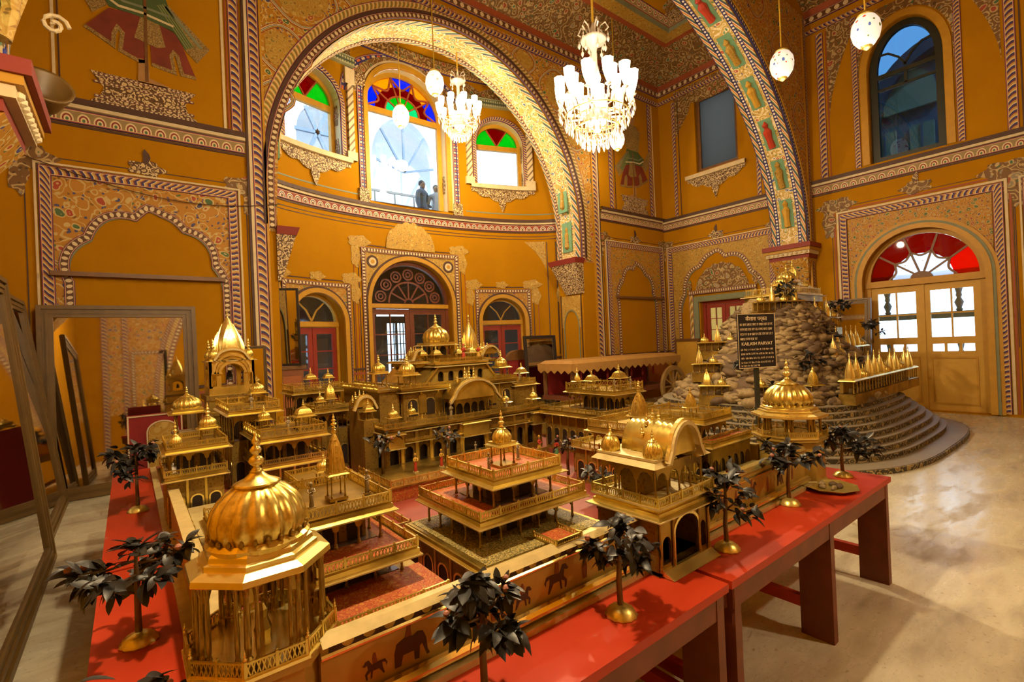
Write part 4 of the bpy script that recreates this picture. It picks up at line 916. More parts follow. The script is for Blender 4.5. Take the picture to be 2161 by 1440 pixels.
def person(label, x, y, z, h, rz, shirt):
    r = thing('person', label, 'person', (x, y, z), rot=(0, 0, rz))
    J = [(0,0,.52), (0,0,.62), (0,0,.74), (0,0,.82), (0,0,.865), (0,-.01,.93), (.055,0,.49), (.06,-.02,.28), (.06,.01,.05), (.06,-.06,.02), (-.055,0,.49), (-.06,.02,.28), (-.06,.03,.05), (-.06,-.04,.02), (.12,0,.80), (.16,.0,.63), (.12,-.10,.56), (-.12,0,.80), (-.16,.01,.63), (-.15,-.03,.49)]
    E_ = [(0,1), (1,2), (2,3), (3,4), (4,5), (0,6), (6,7), (7,8), (8,9), (0,10), (10,11), (11,12), (12,13), (3,14), (14,15), (15,16), (3,17), (17,18), (18,19)]
    RR = [.075, .07, .085, .06, .032, .058, .06, .042, .03, .025, .06, .042, .03, .025, .045, .032, .022, .045, .032, .022]
    me = bpy.data.meshes.new('person_body'); me.from_pydata([tuple(v*h for v in p) for p in J], E_, []); me.materials.append(M[shirt])
    b = put('body', me, r, local=True); sk = b.modifiers.new('skin', 'SKIN')
    for i, v in enumerate(me.skin_vertices[0].data): v.radius = (RR[i]*h,)*2; v.use_root = (i == 0)
    ss = b.modifiers.new('sub', 'SUBSURF'); ss.levels = 1; ss.render_levels = 2
    put('trousers', MB().tube([(.055*h,0,.52*h), (.06*h,-.02*h,.28*h), (.06*h,.01*h,.05*h)], [.075*h, .055*h, .045*h], 8).tube([(-.055*h,0,.52*h), (-.06*h,.02*h,.28*h), (-.06*h,.03*h,.05*h)], [.075*h, .055*h, .045*h], 8).build('trousers', M['trousers']), r, local=True)
    put('head', MB().lathe([(.018*h,-.06*h), (.042*h,-.03*h), (.052*h,.02*h), (.046*h,.05*h), (.02*h,.07*h)], 10, (0, -.012*h, .925*h)).build('head', M['skin_p']), r, local=True)
    put('hair', MB().lathe([(.050*h,0), (.058*h,.03*h), (.05*h,.06*h), (.02*h,.085*h)], 10, (0, .006*h, .935*h)).build('hair', M['hair']), r, local=True)
    return r
person('person in a dark shirt leaning at the railing outside the tall window', 7.05, 13.0, 4.84, 1.72, .5, 'shirt'); person('person in a pale shirt at the right edge of the tall window', 7.52, 13.0, 4.84, 1.66, -.4, 'shirt2')
# --- outside, beyond the right wall
XO = 14.6
def XOF(a, b, o): return (XO-o, a, b)
fb = thing('verandah_building', 'slate-blue verandah building seen through the dark arched window', 'building', (XO, 4, 4.6))
put('wall', MB().plate([(-2, 4.6), (8, 4.6), (8, 5.6), (4.3, 5.7), (3.95, 6.6), (3.55, 7.4), (3.0, 8.0), (2.4, 8.3), (-2, 8.6)], [], XOF, -.3, 0).build('wall', M['blue_wall']), fb)
strip('wall_arch', XOF, arch_path(2.3, 1.55, 6.3, 1.75, 4.7, 24), .30, 'shirt', fb, .25)
for i, y in enumerate((1.5, 2.2, 2.9, 3.6)):
    w = put('window', MB().box(XO-.08, XO-.02, y-.22, y+.22, 5.1, 6.3).build('window', M['pale_panel']), fb); put('window_bar', MB().box(XO-.10, XO-.07, y-.02, y+.02, 5.1, 6.3).build('window_bar', M['blue_wall']), w)
for y in (1.9, 3.1): put('window', MB().plate(arch_path(y, .5, 7.0, .6, 6.7, 12), [], XOF, 0, .08).build('window', M['pale_panel']), fb)
put('verandah_floor', MB().box(XR+.5, XO, -2, 8, 4.50, 4.58).build('verandah_floor', M['grey_stone']), fb)
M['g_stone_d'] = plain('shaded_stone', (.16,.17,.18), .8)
bl = thing('balustrade', 'grey stone balustrade with turned balusters outside the yellow door', 'balustrade', (13.9, 2.6, 0))
put('rail', MB().box(13.8, 14.0, .2, 5.2, 1.78, 1.92).build('rail', M['g_stone_d']), bl); put('rail', MB().box(13.82, 13.98, .2, 5.2, 1.28, 1.36).build('rail', M['g_stone_d']), bl); put('plinth', MB().box(13.7, 14.1, .2, 5.2, 0, .35).build('plinth', M['grey_stone']), bl)
mb = MB(); mb.smooth = True; mb.lathe([(.05,0), (.07,.06), (.045,.12), (.09,.34), (.04,.52), (.06,.60), (.05,.7), (.085,.95), (.04,1.15), (.06,1.30), (.07,1.43)], 12); bme = mb.build('baluster', M['g_stone_d'])
for i in range(6): put('baluster', bme, bl, (13.9, 1.05+i*.62, .35), (.9, .9, .65)); put('baluster', bme, bl, (13.9, 1.05+i*.62, 1.92), (.9, .9, .55))
put('rail', MB().box(13.82, 13.98, .2, 5.2, 2.70, 2.80).build('rail', M['g_stone_d']), bl)
put('post', MB().box(13.75, 14.05, 3.95, 4.35, 0, 3.3).build('post', M['grey_stone']), bl)
mb = MB(); mb.box(XR+.45, 17, -2, 8, -.12, -.02); struct('floor_outside', mb.build('floor_outside', M['grey_stone']))
# --- dressing for the unseen sides so mirrors have something to show
for z in (4.75, 8.1): strip('cornice_frieze', lambda a, b, o: (XL+o, a, b), [(YB, z), (YW, z)], .2, 'petal_g', wall_left, .03, .16); strip('cornice_frieze', lambda a, b, o: (a, YB+o, b), [(XL, z), (XR, z)], .2, 'petal_g', wall_back, .03, .16)
# ================================================================ unit pieces of the gilded model
def unit(fn):
    mb = MB(); mats = fn(mb); return mb.build(fn.__name__, mats)
def u_dome(mb):
    mb.smooth = True
    pr = [(.98,-.02), (1.0,.04), (1.06,.18), (1.07,.36), (1.0,.58), (.86,.78), (.66,.94), (.46,1.04), (.44,1.06)]
    mb.lathe(pr, 80, mod=lambda k, r, z: r*(.925, .985, 1.01, 1.01, .985)[k % 5] if .02 < z < 1.0 else r)
    mb.lathe([(.50,1.03), (.54,1.06), (.46,1.10), (.30,1.16), (.17,1.26), (.10,1.36)], 24)
    return [M['gold']]
def u_finial(mb):
    mb.smooth = True
    mb.lathe([(.30,0), (.20,.05), (.12,.12), (.28,.20), (.34,.27), (.26,.34), (.10,.40), (.22,.47), (.26,.53), (.18,.59), (.08,.64), (.15,.70), (.16,.75), (.08,.81), (.05,.9), (.01,1.0)], 12)
    return [M['gold_bright']]
def u_col(mb):
    mb.lathe([(.62,0), (.62,.07), (.46,.09), (.50,.13), (.34,.16), (.40,.26), (.36,.55), (.30,.80), (.40,.84), (.36,.87), (.62,.95), (.66,1.0)], 8)
    return [M['gold_dull']]
def u_sqdome(mb):
    mb.smooth = False
    for a, b in (((1.0,0), (1.0,.10)), ((1.0,.10), (.94,.16)), ((.94,.16), (.86,.42)), ((.86,.42), (.66,.66)), ((.66,.66), (.36,.84)), ((.36,.84), (.14,1.0))):
        mb.frus((-a[0], a[0], -a[0], a[0]), a[1], (-b[0], b[0], -b[0], b[0]), b[1])
    return [M['gold']]
def u_spire(mb):
    """curvilinear temple tower: square with offset ribs, stepped lines, ribbed disc on top"""
    n = 14
    prof = [(1.0-.10*t-.78*t**2.4, t*.86) for t in [i/n for i in range(n+1)]]
    for k, (w, d) in enumerate(((1.0,.80), (.80,1.0), (.52,1.08))):
        ring = []
        for r, z in prof:
            a, b = r*w, r*d
            ring.append([(-a,-b,z), (a,-b,z), (a,b,z), (-a,b,z)])
        vs = [p for q in ring for p in q]
        fs = [(4*i+j, 4*i+(j+1) % 4, 4*i+4+(j+1) % 4, 4*i+4+j) for i in range(n) for j in range(4)]+[(4*n, 4*n+1, 4*n+2, 4*n+3), (3,2,1,0)]
        mb.add(vs, fs)
    mb.lathe([(.16,.84), (.28,.87), (.30,.90), (.26,.93), (.12,.95)], 16, mod=lambda k, r, z: r*(1.06 if k % 2 else .92)); mb.lathe([(.12,.94), (.09,.97), (.05,1.0)], 10)
    for r, z in prof[1:-2:2]:
        for s in (-1, 1): mb.box(-.16, .16, *sorted((s*r*1.08, s*(r*1.08+.05))), z, z+.035)
        mb.box(-r*1.05-.03, -r*1.0, -.16, .16, z, z+.035)
    return [M['gold']]
def u_shikhara(mb):
    """lotus-bud spire with nested pointed leaves"""
    rad = lambda z: 1.0*(1-min(1, z)**1.7)*(1+.06*sin(pi*min(1, z)))+.02
    def leafy(w, h, e):
        pts = []; n = 10
        for i in range(n+1): t = i/n; pts.append((w*(1-t**1.8), h*t))
        outline = [(-x, z) for x, z in pts]+[(x, z) for x, z in reversed(pts[:-1])]
        for q in range(4):
            c, s = cos(q*pi/2), sin(q*pi/2)
            def fn(a, b, o): R_ = rad(b)*(1-.35*(a/1.0)**2)+o; return (a*c+R_*s, a*s-R_*c, b)
            for e1, k in ((e, 1.0), (e+.05, .72)): mb.plate([(p[0]*k, p[1]*k) for p in outline], [], fn, -.05, e1)
    n = 14; prof = [(rad(i/n), i/n) for i in range(n+1)]
    mb.smooth = True; mb.lathe(prof, 32, mod=lambda k, r, z: r*(1+.05*cos(4*2*pi*k/32))); mb.smooth = False
    leafy(.62, .80, .05); leafy(.40, .50, .14)
    return [M['gold_bright']]
def u_petal(mb):
    mb.lathe([(.006,0), (.012,.010), (.009,.022), (.001,.030)], 6); return [M['gold_dull']]
UD, UF, UC, UQ, US, UK, UP = (unit(f) for f in (u_dome, u_finial, u_col, u_sqdome, u_spire, u_shikhara, u_petal))
RAILS = {}
def rail_mesh(L, h, style='x'):
    key = (round(L, 2), round(h, 3), style)
    if key in RAILS: return RAILS[key]
    mb = MB(); w = .003
    mb.box(0, L, -w, w, h*.88, h); mb.box(0, L, -w, w, 0, h*.12)
    n = max(1, round(L/.085))
    for i in range(n+1): x = L*i/n; mb.box(x-.0035, x+.0035, -.004, .004, 0, h*1.08); mb.box(x-.0022, x+.0022, -.0022, .0022, h*1.08, h*1.22)
    k = max(2, round(L/(.011 if h < .05 else .03)))
    for i in range(k):
        x0, x1 = L*i/k, L*(i+1)/k
        if style == 'x':
            for za, zb in ((h*.12, h*.86), (h*.86, h*.12)): mb.add([(x0,-.001,za), (x0+.003,-.001,za), (x1,-.001,zb), (x1-.003,-.001,zb), (x0,.001,za), (x0+.003,.001,za), (x1,.001,zb), (x1-.003,.001,zb)], [(0,1,2,3), (7,6,5,4), (0,3,7,4), (1,5,6,2)])
        else: mb.box((x0+x1)/2-.0025, (x0+x1)/2+.0025, -.002, .002, h*.1, h*.9)
    RAILS[key] = mb.build('railing', M['gold']); return RAILS[key]
def rail(root, x0, y0, x1, y1, z, h=.032, style='x'):
    L = sqrt((x1-x0)**2+(y1-y0)**2)
    if L < .02: return
    put('railing', rail_mesh(L, h, style), root, (x0, y0, z), (L/round(L, 2) if round(L, 2) else 1, 1, 1), (0, 0, math.atan2(y1-y0, x1-x0)))
def rails(root, rc, z, h=.032, sides='fblr', style='x'):
    x0, x1, y0, y1 = rc
    for s, a in (('f', (x0, y0, x1, y0)), ('b', (x0, y1, x1, y1)), ('l', (x0, y0, x0, y1)), ('r', (x1, y0, x1, y1))):
        if s in sides: rail(root, *a, z, h, style)
def grow(rc, e): return (rc[0]-e, rc[1]+e, rc[2]-e, rc[3]+e)
def slab(root, rc, z0, z1, mat='gold', name='slab'): return put(name, MB().box(*rc, z0, z1).build(name, M[mat]), root)
def eave(root, rc, z, e=.022, t=.012, mat='ledge', drop=.012):
    mb = MB(); k = max(1.0, e/.024); mb.frus(grow(rc, e), z-.006, grow(rc, e), z-.006+.0045*k); mb.cur = 1; mb.frus(grow(rc, e-.0015), z-.0015*k, grow(rc, .003), z+.006*k); mb.box(*grow(rc, .004), z+.002, z+t+.006)
    return put('eave', mb.build('eave', [M[mat], M['gold']]), root)
def cols_line(root, x0, y0, x1, y1, n, z0, z1, r=.011, skip_last=True):
    for i in range(n if skip_last else n+1):
        t = i/n; put('column', UC, root, (x0+(x1-x0)*t, y0+(y1-y0)*t, z0), (r, r, z1-z0))
def arcade(root, fn, a0, a1, n, z0, z1, o=.004, f=.55, mat='gold_dull'):
    """scalloped spandrels between columns"""
    pts = [(a1, z1), (a0, z1)]; w = (a1-a0)/n; zs = z0+(z1-z0)*f
    for i in range(n):
        c = a0+w*(i+.5); r = w*.5-.008
        pts += [(c-r, zs-.0)]+[(c-r*cos(pi*k/10)*(1-.05*(k % 2)), zs+min(r*1.05, (z1-zs)*.86)*sin(pi*k/10)*(1-.06*(k % 2))) for k in range(1, 10)]+[(c+r, zs)]
        if i < n-1: pts.append((c+w*.5, zs-.004))
    put('arcade', MB().plate(pts, [], fn, -o, o).build('arcade', M[mat]), root)
def colonnade(root, rc, z0, z1, nx, ny, r=.011, arc=True, sides='fblr'):
    x0, x1, y0, y1 = rc
    cols_line(root, x0, y0, x1, y0, nx, z0, z1, r); cols_line(root, x1, y0, x1, y1, ny, z0, z1, r); cols_line(root, x1, y1, x0, y1, nx, z0, z1, r); cols_line(root, x0, y1, x0, y0, ny, z0, z1, r)
    if arc:
        arcade(root, lambda a, b, o: (a, y0+o, b), x0, x1, nx, z0, z1); arcade(root, lambda a, b, o: (x0+o, a, b), y0, y1, ny, z0, z1); arcade(root, lambda a, b, o: (x1+o, a, b), y0, y1, ny, z0, z1)
def kiosk(root, x, y, z, s, kind='dome', h=.07, top=1.0, e=None, fin=.05, name='roof_kiosk'):
    """small pavilion on a roof: a part with its own columns, eave, dome and finial"""
    k = put(name, MB().box(-s*1.15, s*1.15, -s*1.15, s*1.15, 0, h*.12).build(name, M['gold_dull']), root, (x, y, z))
    for sx in (-1, 1):
        for sy in (-1, 1): put('column', UC, k, (x+sx*s*.86, y+sy*s*.86, z+h*.12), (s*.24, s*.24, h*.88))
    mb = MB(); E_ = s*1.45; mb.frus((-E_, E_, -E_, E_), 0, (-E_, E_, -E_, E_), s*.07); mb.frus((-s*1.4, s*1.4, -s*1.4, s*1.4), s*.07, (-s*1.12, s*1.12, -s*1.12, s*1.12), s*.22); mb.box(-s*1.12, s*1.12, -s*1.12, s*1.12, s*.2, s*.40)
    put('eave', mb.build('eave', M['gold']), k, (x, y, z+h))
    zt = z+h+s*.38
    if kind == 'dome': put('dome', UD, k, (x, y, zt), (s*1.02, s*1.02, s*1.15*top)); zf = zt+s*1.50*top
    elif kind == 'square': put('dome', UQ, k, (x, y, zt), (s*1.0, s*1.0, s*1.2*top)); zf = zt+s*1.15*top
    elif kind == 'spire': put('spire', US, k, (x, y, zt), (s*1.0, s*1.0, s*4.0*top)); zf = zt+s*3.95*top
    elif kind == 'bud': put('spire', UK, k, (x, y, zt), (s*.85, s*.85, s*2.6*top)); zf = zt+s*2.5*top
    put('finial', UF, k, (x, y, zf-fin*.04), (fin*.62, fin*.62, fin))
    return k
def storey(root, rc, z0, z1, nx, ny, roof=None, e=.024, rh=.032, core=.30, r=.011, carpet=None, sides='fblr', style='x'):
    """columns with scalloped arches, dark core, eave, roof slab and railing"""
    colonnade(root, rc, z0, z1, nx, ny, r); slab(root, grow(rc, -.008), z0, z0+.0025, 'mirror_floor', 'floor_panel')
    if core is not None:
        cx, cy = (rc[1]-rc[0])*core/2, (rc[3]-rc[2])*core/2; q = (rc[0]+cx, rc[1]-cx, rc[2]+cy, rc[3]-cy)
        slab(root, q, z0, z1, 'gilt_wall', 'inner_wall')
        n = max(1, nx-1)
        for i in range(n):
            w = (q[1]-q[0])/n; c = q[0]+w*(i+.5)
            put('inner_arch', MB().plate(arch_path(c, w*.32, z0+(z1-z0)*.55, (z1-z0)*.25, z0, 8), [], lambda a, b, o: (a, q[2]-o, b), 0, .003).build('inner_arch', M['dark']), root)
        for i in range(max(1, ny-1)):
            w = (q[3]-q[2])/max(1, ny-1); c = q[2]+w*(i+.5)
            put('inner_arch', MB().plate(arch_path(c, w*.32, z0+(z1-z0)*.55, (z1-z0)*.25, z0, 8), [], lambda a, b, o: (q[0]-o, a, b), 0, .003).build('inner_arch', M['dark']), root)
    roof = roof or grow(rc, .012)
    eave(root, roof, z1, e); slab(root, grow(roof, -.001), z1+.010, z1+.024, 'gold_dull', 'roof_slab')
    if carpet: slab(root, grow(roof, -.012), z1+.024, z1+.026, carpet, 'carpet')
    if rh: rails(root, grow(roof, -.002), z1+.024, rh, sides, style)
def block(root, rc, z0, z1, mat='gilt_wall', panels=4, dark=True, name='wall'):
    """solid storey with recessed dark arches framed in gold on front and left"""
    slab(root, rc, z0, z1, mat, name)
    h = z1-z0
    for ax in (0, 1):
        a0, a1 = (rc[0], rc[1]) if ax == 0 else (rc[2], rc[3]); n = panels if ax == 0 else max(1, round(panels*(a1-a0)/(rc[1]-rc[0])))
        fn = (lambda a, b, o: (a, rc[2]-o, b)) if ax == 0 else (lambda a, b, o: (rc[0]-o, a, b)); w = (a1-a0)/n
        for i in range(n):
            c = a0+w*(i+.5); r = min(w*.26, h*.24)
            strip('arch_trim', fn, arch_path(c, r+.006, z0+h*.52, r*1.1, z0+h*.10, 8), .008, 'gold_bright', root, .005)
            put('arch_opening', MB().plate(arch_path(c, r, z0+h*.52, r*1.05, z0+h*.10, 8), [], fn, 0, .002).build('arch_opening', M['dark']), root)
            if i: put('pilaster', MB().plate([(a0+w*i-.006, z0), (a0+w*i+.006, z0), (a0+w*i+.006, z1), (a0+w*i-.006, z1)], [], fn, 0, .006).build('pilaster', M['gold']), root)
def bangla(root, rc, z, rise, mat='gold', n=14, over=.02, ribs=12):
    """curved vault with drooping eaves running front to back"""
    x0, x1, y0, y1 = rc; c, w = (x0+x1)/2, (x1-x0)/2; mb = MB(); mb.smooth = True
    P = [(c-w*cos(pi*i/n), z+rise*sin(pi*i/n)) for i in range(n+1)]; m = ribs*2
    vs = []; 
    for j in range(m+1):
        y = y0+(y1-y0)*j/m; k = 1.0 if j % 2 else .90
        bul = 1+.06*sin(pi*j/m)
        vs += [(c+(p[0]-c)*k*bul, y, z+(p[1]-z)*k*bul) for p in P]
    N = n+1
    fs = [(j*N+i, j*N+i+1, (j+1)*N+i+1, (j+1)*N+i) for j in range(m) for i in range(n)]
    mb.add(vs, fs); mb.smooth = False
    mb.plate(P, [], lambda a, b, o: (a, y0-o, b), -.002, .004)
    put('vault', mb.build('vault', M[mat]), root)
    lip = [(c-(w+over)*1.12, z-.022)]+[(c-(w+over*.6)*cos(pi*i/n), z+(rise+.012)*sin(pi*i/n)-.004) for i in range(1, n)]+[(c+(w+over)*1.12, z-.022)]
    for d, wd, mt in ((0, .016, 'ledge'), (.013, .010, 'gold_bright')):
        strip('vault_eave', lambda a, b, o: (a, y0-o, b), [(p[0], p[1]+d) for p in lip], wd, mt, root, .03-d)
    for i in range(5):
        t = pi*(.18+.64*i/4); put('finial', UF, root, (c-w*1.03*cos(t), y0+(y1-y0)*.55, z+rise*1.03*sin(t)-.006), (.034, .034, .06))
# ---------------------------------------------------------------- red tables
def table(label, x0, x1, y0, y1, legs):
    t = thing('table', label, 'table', ((x0+x1)/2, (y0+y1)/2, 0), 'red trestle tables under the model')
    put('table_top', MB().box(x0, x1, y0, y1, .648, .68).build('table_top', M['table']), t)
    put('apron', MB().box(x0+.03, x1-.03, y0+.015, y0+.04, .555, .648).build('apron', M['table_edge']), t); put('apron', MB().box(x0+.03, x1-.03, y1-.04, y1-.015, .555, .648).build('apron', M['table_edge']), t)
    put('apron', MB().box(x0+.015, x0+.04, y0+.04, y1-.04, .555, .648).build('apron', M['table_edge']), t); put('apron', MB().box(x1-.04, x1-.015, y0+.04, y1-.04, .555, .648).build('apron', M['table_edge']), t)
    for lx in legs:
        for ly, s in ((y0+.012, 1), (y1-.012, -1)):
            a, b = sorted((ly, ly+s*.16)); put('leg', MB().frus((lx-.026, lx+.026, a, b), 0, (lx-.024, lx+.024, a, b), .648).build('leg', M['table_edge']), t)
        put('stretcher', MB().box(lx-.02, lx+.02, y0+.15, y1-.15, .14, .20).build('stretcher', M['table']), t)
table('red wooden table nearest the camera, left of the joint, under the gilded model', -.13, 1.80, 1.0, 2.9, (-.05, .85, 1.755)); table('red wooden table at the right front corner of the model, beyond the joint', 1.825, 3.84, 1.0, 2.9, (1.885, 2.87, 3.79))
table('red wooden table under the far left part of the gilded model', -.13, 1.80, 2.92, 5.4, (-.05, .85, 1.755)); table('red wooden table under the far right part of the gilded model', 1.825, 3.84, 2.92, 5.4, (1.885, 2.87, 3.79))
# ---------------------------------------------------------------- base board and compound wall
bs = thing('palace_compound', 'gilt compound wall of the model with red courts and painted elephants and horses', 'model compound', (1.75, 3, .68))
slab(bs, (.16, 3.42, 1.30, 5.3), .68, .70, 'court', 'base_board')
slab(bs, (.40, 3.28, 1.255, 1.30), .68, .700, 'ledge', 'plinth'); slab(bs, (.12, .16, 1.60, 5.3), .68, .700, 'ledge', 'plinth')
def YF(a, b, o): return (a, 1.30-o, b)
for a, b in ((.36, 1.62), (2.04, 3.30)):
    slab(bs, (a, b, 1.30, 1.335), .68, .905, 'gilt_plain', 'compound_wall')
    put('gold_roll', MB().tube([(a, 1.285, .725), (b, 1.285, .725)], .019, 8).build('gold_roll', M['gold_bright']), bs); put('gold_roll', MB().tube([(a, 1.297, .868), (b, 1.297, .868)], .007, 6).build('gold_roll', M['gold_bright']), bs)
mb = MB(); mb.frus((.36, 1.62, 1.278, 1.325), .900, (.36, 1.62, 1.300, 1.325), .918); put('coping', mb.build('coping', M['ledge']), bs)
mb = MB(); mb.frus((2.04, 3.30, 1.285, 1.345), .905, (2.04, 3.30, 1.30, 1.335), .925); put('coping', mb.build('coping', M['gold_bright']), bs)
for i in range(20):
    x = .43+i*.058; put('medallion', MB().plate(blob(x, .890, .017, .015, 12, 1, 0), [], YF, 0, .004).build('medallion', M['gold_dull']), bs)
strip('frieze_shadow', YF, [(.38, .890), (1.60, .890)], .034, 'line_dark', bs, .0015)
slab(bs, (.16, .19, 1.62, 3.35), .70, .905, 'gilt_plain', 'compound_wall'); slab(bs, (.15, .20, 1.62, 3.35), .905, .918, 'ledge', 'coping')
slab(bs, (3.32, 3.35, 1.6, 5.2), .70, .88, 'gilt_plain', 'compound_wall'); slab(bs, (3.31, 3.36, 1.6, 5.2), .88, .892, 'ledge', 'coping')
def elephant(x, z, k, s=1):
    P = lambda pts: [(x+s*a*k, z+b*k) for a, b in pts]
    poly('painted_elephant', YF, P([(-.5,0), (-.5,.45), (-.42,.75), (-.1,.88), (.2,.82), (.35,.9), (.55,.85), (.66,.6), (.7,.2), (.78,.02), (.68,.0), (.58,.25), (.52,.45), (.42,.40), (.38,0), (.22,0), (.2,.32), (-.2,.32), (-.28,0)]), 'line_dark', bs, .0015)
    poly('painted_rider', YF, P([(-.12,.86), (.12,.86), (.10,1.15), (.16,1.28), (.04,1.42), (-.08,1.28), (-.04,1.15)]), 'dado_d', bs, .0015)
def horse(x, z, k, s=1):
    P = lambda pts: [(x+s*a*k, z+b*k) for a, b in pts]
    poly('painted_horse', YF, P([(-.55,0), (-.45,.35), (-.42,.62), (-.62,.55), (-.66,.35), (-.72,.5), (-.6,.72), (-.3,.74), (.15,.70), (.32,1.0), (.52,.98), (.66,.78), (.56,.72), (.42,.78), (.38,.5), (.55,.3), (.5,0), (.42,.0), (.44,.26), (.22,.38), (.26,.0), (.18,0), (.12,.36), (-.22,.36), (-.34,.2), (-.46,0)]), 'line_dark', bs, .0015)
    poly('painted_rider', YF, P([(-.15,.70), (.10,.70), (.12,1.05), (.05,1.28), (-.06,1.28), (-.10,1.05)]), 'dado_d', bs, .0015)
elephant(.60, .755, .085); horse(1.18, .758, .085); horse(1.02, .758, .06); horse(.50, .76, .05, -1); elephant(2.30, .758, .07); horse(2.62, .758, .08); elephant(2.95, .758, .06)
for x in (.78, .90, 1.32, 1.45, 2.15, 2.45, 2.8, 3.12): poly('painted_attendant', YF, [(x-.010, .757), (x-.014, .80), (x-.006, .825), (x, .838), (x+.006, .825), (x+.014, .80), (x+.010, .757)], 'dado_d', bs, .0015)
# inner courts, terraces
slab(bs, (.97, 1.56, 1.95, 2.79), .70, .712, 'court', 'court_floor'); slab(bs, (1.55, 2.30, 1.66, 2.40), .70, .715, 'court', 'court_floor')
slab(bs, (2.06, 3.25, 1.36, 1.60), .70, .80, 'carpet_green', 'court_floor')
block(bs, (1.22, 2.50, 2.80, 3.33), .70, .79, 'gilt_wall', 1, name='terrace_wall'); slab(bs, (1.21, 2.51, 2.79, 3.34), .79, .80, 'gold_dull', 'terrace_floor'); rail(bs, 1.22, 2.795, 2.5, 2.795, .80, .045); rail(bs, 1.22, 2.795, 1.22, 3.3, .80, .045)
strip('painted_frieze', lambda a, b, o: (a, 2.80-o, b), [(1.22, .745), (2.5, .745)], .085, 'carpet', bs, .004)
block(bs, (2.36, 2.74, 1.66, 2.36), .70, .925, 'gilt_wall', 4, name='terrace_wall'); slab(bs, (2.34, 2.76, 1.64, 2.38), .925, .935, 'ledge', 'terrace_floor'); rails(bs, (2.345, 2.755, 1.645, 2.375), .935, .04, 'flb')
block(bs, (.62, .95, 2.0, 3.2), .70, .84, 'gilt_wall', 3, name='terrace_wall'); slab(bs, (.61, .96, 1.99, 3.21), .84, .85, 'court', 'terrace_floor'); rails(bs, (.615, .955, 1.995, 3.2), .85, .035, 'flr')
block(bs, (.22, .60, 2.1, 3.25), .70, .80, 'gilt_wall', 3, name='terrace_wall'); slab(bs, (.215, .605, 2.09, 3.26), .80, .81, 'ledge', 'terrace_floor'); rails(bs, (.22, .60, 2.095, 3.25), .81, .035, 'flr')
block(bs, (2.5, 3.25, 2.42, 2.52), .70, .86, 'gilt_wall', 7, name='terrace_wall')
# ---------------------------------------------------------------- pavilions
PG = 'gilded pavilions of the palace model'
def pav(label, rc, z=.70, name='model_pavilion', group=PG): return thing(name, label, 'model pavilion', ((rc[0]+rc[1])/2, (rc[2]+rc[3])/2, z), group)
# P: front centre
p = pav('two-storey gilded pavilion on an olive-carpeted deck at the middle of the front wall', (.90, 1.50, 1.37, 1.92))
block(p, (.91, 1.49, 1.345, 1.92), .70, .885, 'gilt_wall', 5); eave(p, (.90, 1.50, 1.345, 1.925), .885, .012); slab(p, (.905, 1.495, 1.34, 1.92), .885, .906, 'gold_dull', 'deck'); slab(p, (.92, 1.48, 1.355, 1.91), .906, .908, 'carpet_green', 'carpet')
slab(p, (1.18, 1.31, 1.295, 1.42), .895, .916, 'gold_dull', 'balcony'); slab(p, (1.186, 1.304, 1.30, 1.42), .916, .918, 'carpet', 'carpet'); rails(p, (1.182, 1.308, 1.297, 1.42), .916, .018, 'flr')
storey(p, (.985, 1.455, 1.49, 1.875), .905, 1.0, 5, 4, (.955, 1.485, 1.44, 1.90), .014, .030, .34, .012, 'carpet'); storey(p, (1.07, 1.36, 1.515, 1.785), 1.026, 1.118, 3, 3, (1.045, 1.385, 1.475, 1.81), .022, .036, .35, .012, 'carpet')
kiosk(p, 1.205, 1.63, 1.144, .038, 'dome', .085, 1.1, fin=.07)
# Q: beside the near kiosk
p = pav('gilded pavilion topped by a tapering spire right behind the near domed kiosk', (.38, .74, 1.40, 1.98))
slab(p, (.40, .76, 1.335, 2.0), .70, .90, 'gilt_plain', 'base'); slab(p, (.40, .765, 1.335, 1.55), .90, .906, 'carpet', 'carpet'); rail(p, .42, 1.34, .76, 1.34, .906, .014, 'i')
storey(p, (.42, .70, 1.54, 1.95), .906, .985, 3, 4, (.40, .715, 1.445, 1.99), .012, .028, .34, .011, 'carpet', style='x'); storey(p, (.43, .655, 1.60, 1.90), 1.011, 1.115, 3, 3, (.405, .675, 1.545, 1.925), .018, .034, .3, .011)
k = kiosk(p, .545, 1.70, 1.142, .026, 'spire', .085, 1.45, fin=.05)
# G: gate pavilion
p = pav('gilded gatehouse with a ribbed curved vault and knobbed finials on the front edge', (1.62, 2.03, 1.18, 1.54), .68)
mb = MB(); gp = arch_path(1.845, .085, .83, .06, .70, 12)
mb.plate([(1.645, .685), (2.02, .685), (2.02, .92), (1.645, .92)], [gp, arch_path(1.705, .028, .80, .03, .72, 8), arch_path(1.975, .022, .80, .03, .72, 8)], lambda a, b, o: (a, 1.205-o, b), -.012, 0)
put('gate_wall', mb.build('gate_wall', M['gold_dull']), p)
slab(p, (1.645, 1.66, 1.217, 1.52), .685, .92, 'gilt_wall', 'side_wall'); slab(p, (2.005, 2.02, 1.217, 1.52), .685, .92, 'gilt_wall', 'side_wall'); slab(p, (1.66, 2.005, 1.40, 1.52), .685, .92, 'gilt_wall', 'back_wall'); slab(p, (1.645, 2.02, 1.205, 1.52), .68, .70, 'gold_dull', 'floor_board')
for k in range(3): put('arch_opening', MB().plate(arch_path(1.27+k*.09, .026, .80, .03, .72, 8), [], lambda a, b, o: (1.645-o, a, b), 0, .002).build('arch_opening', M['dark']), p)
strip('arch_trim', lambda a, b, o: (a, 1.205-o, b), arch_path(1.845, .092, .83, .066, .70, 12), .012, 'gold_bright', p, .006)
for x in (1.655, 1.745, 1.94, 2.01): put('column', UC, p, (x, 1.20, .70), (.013, .013, .22))
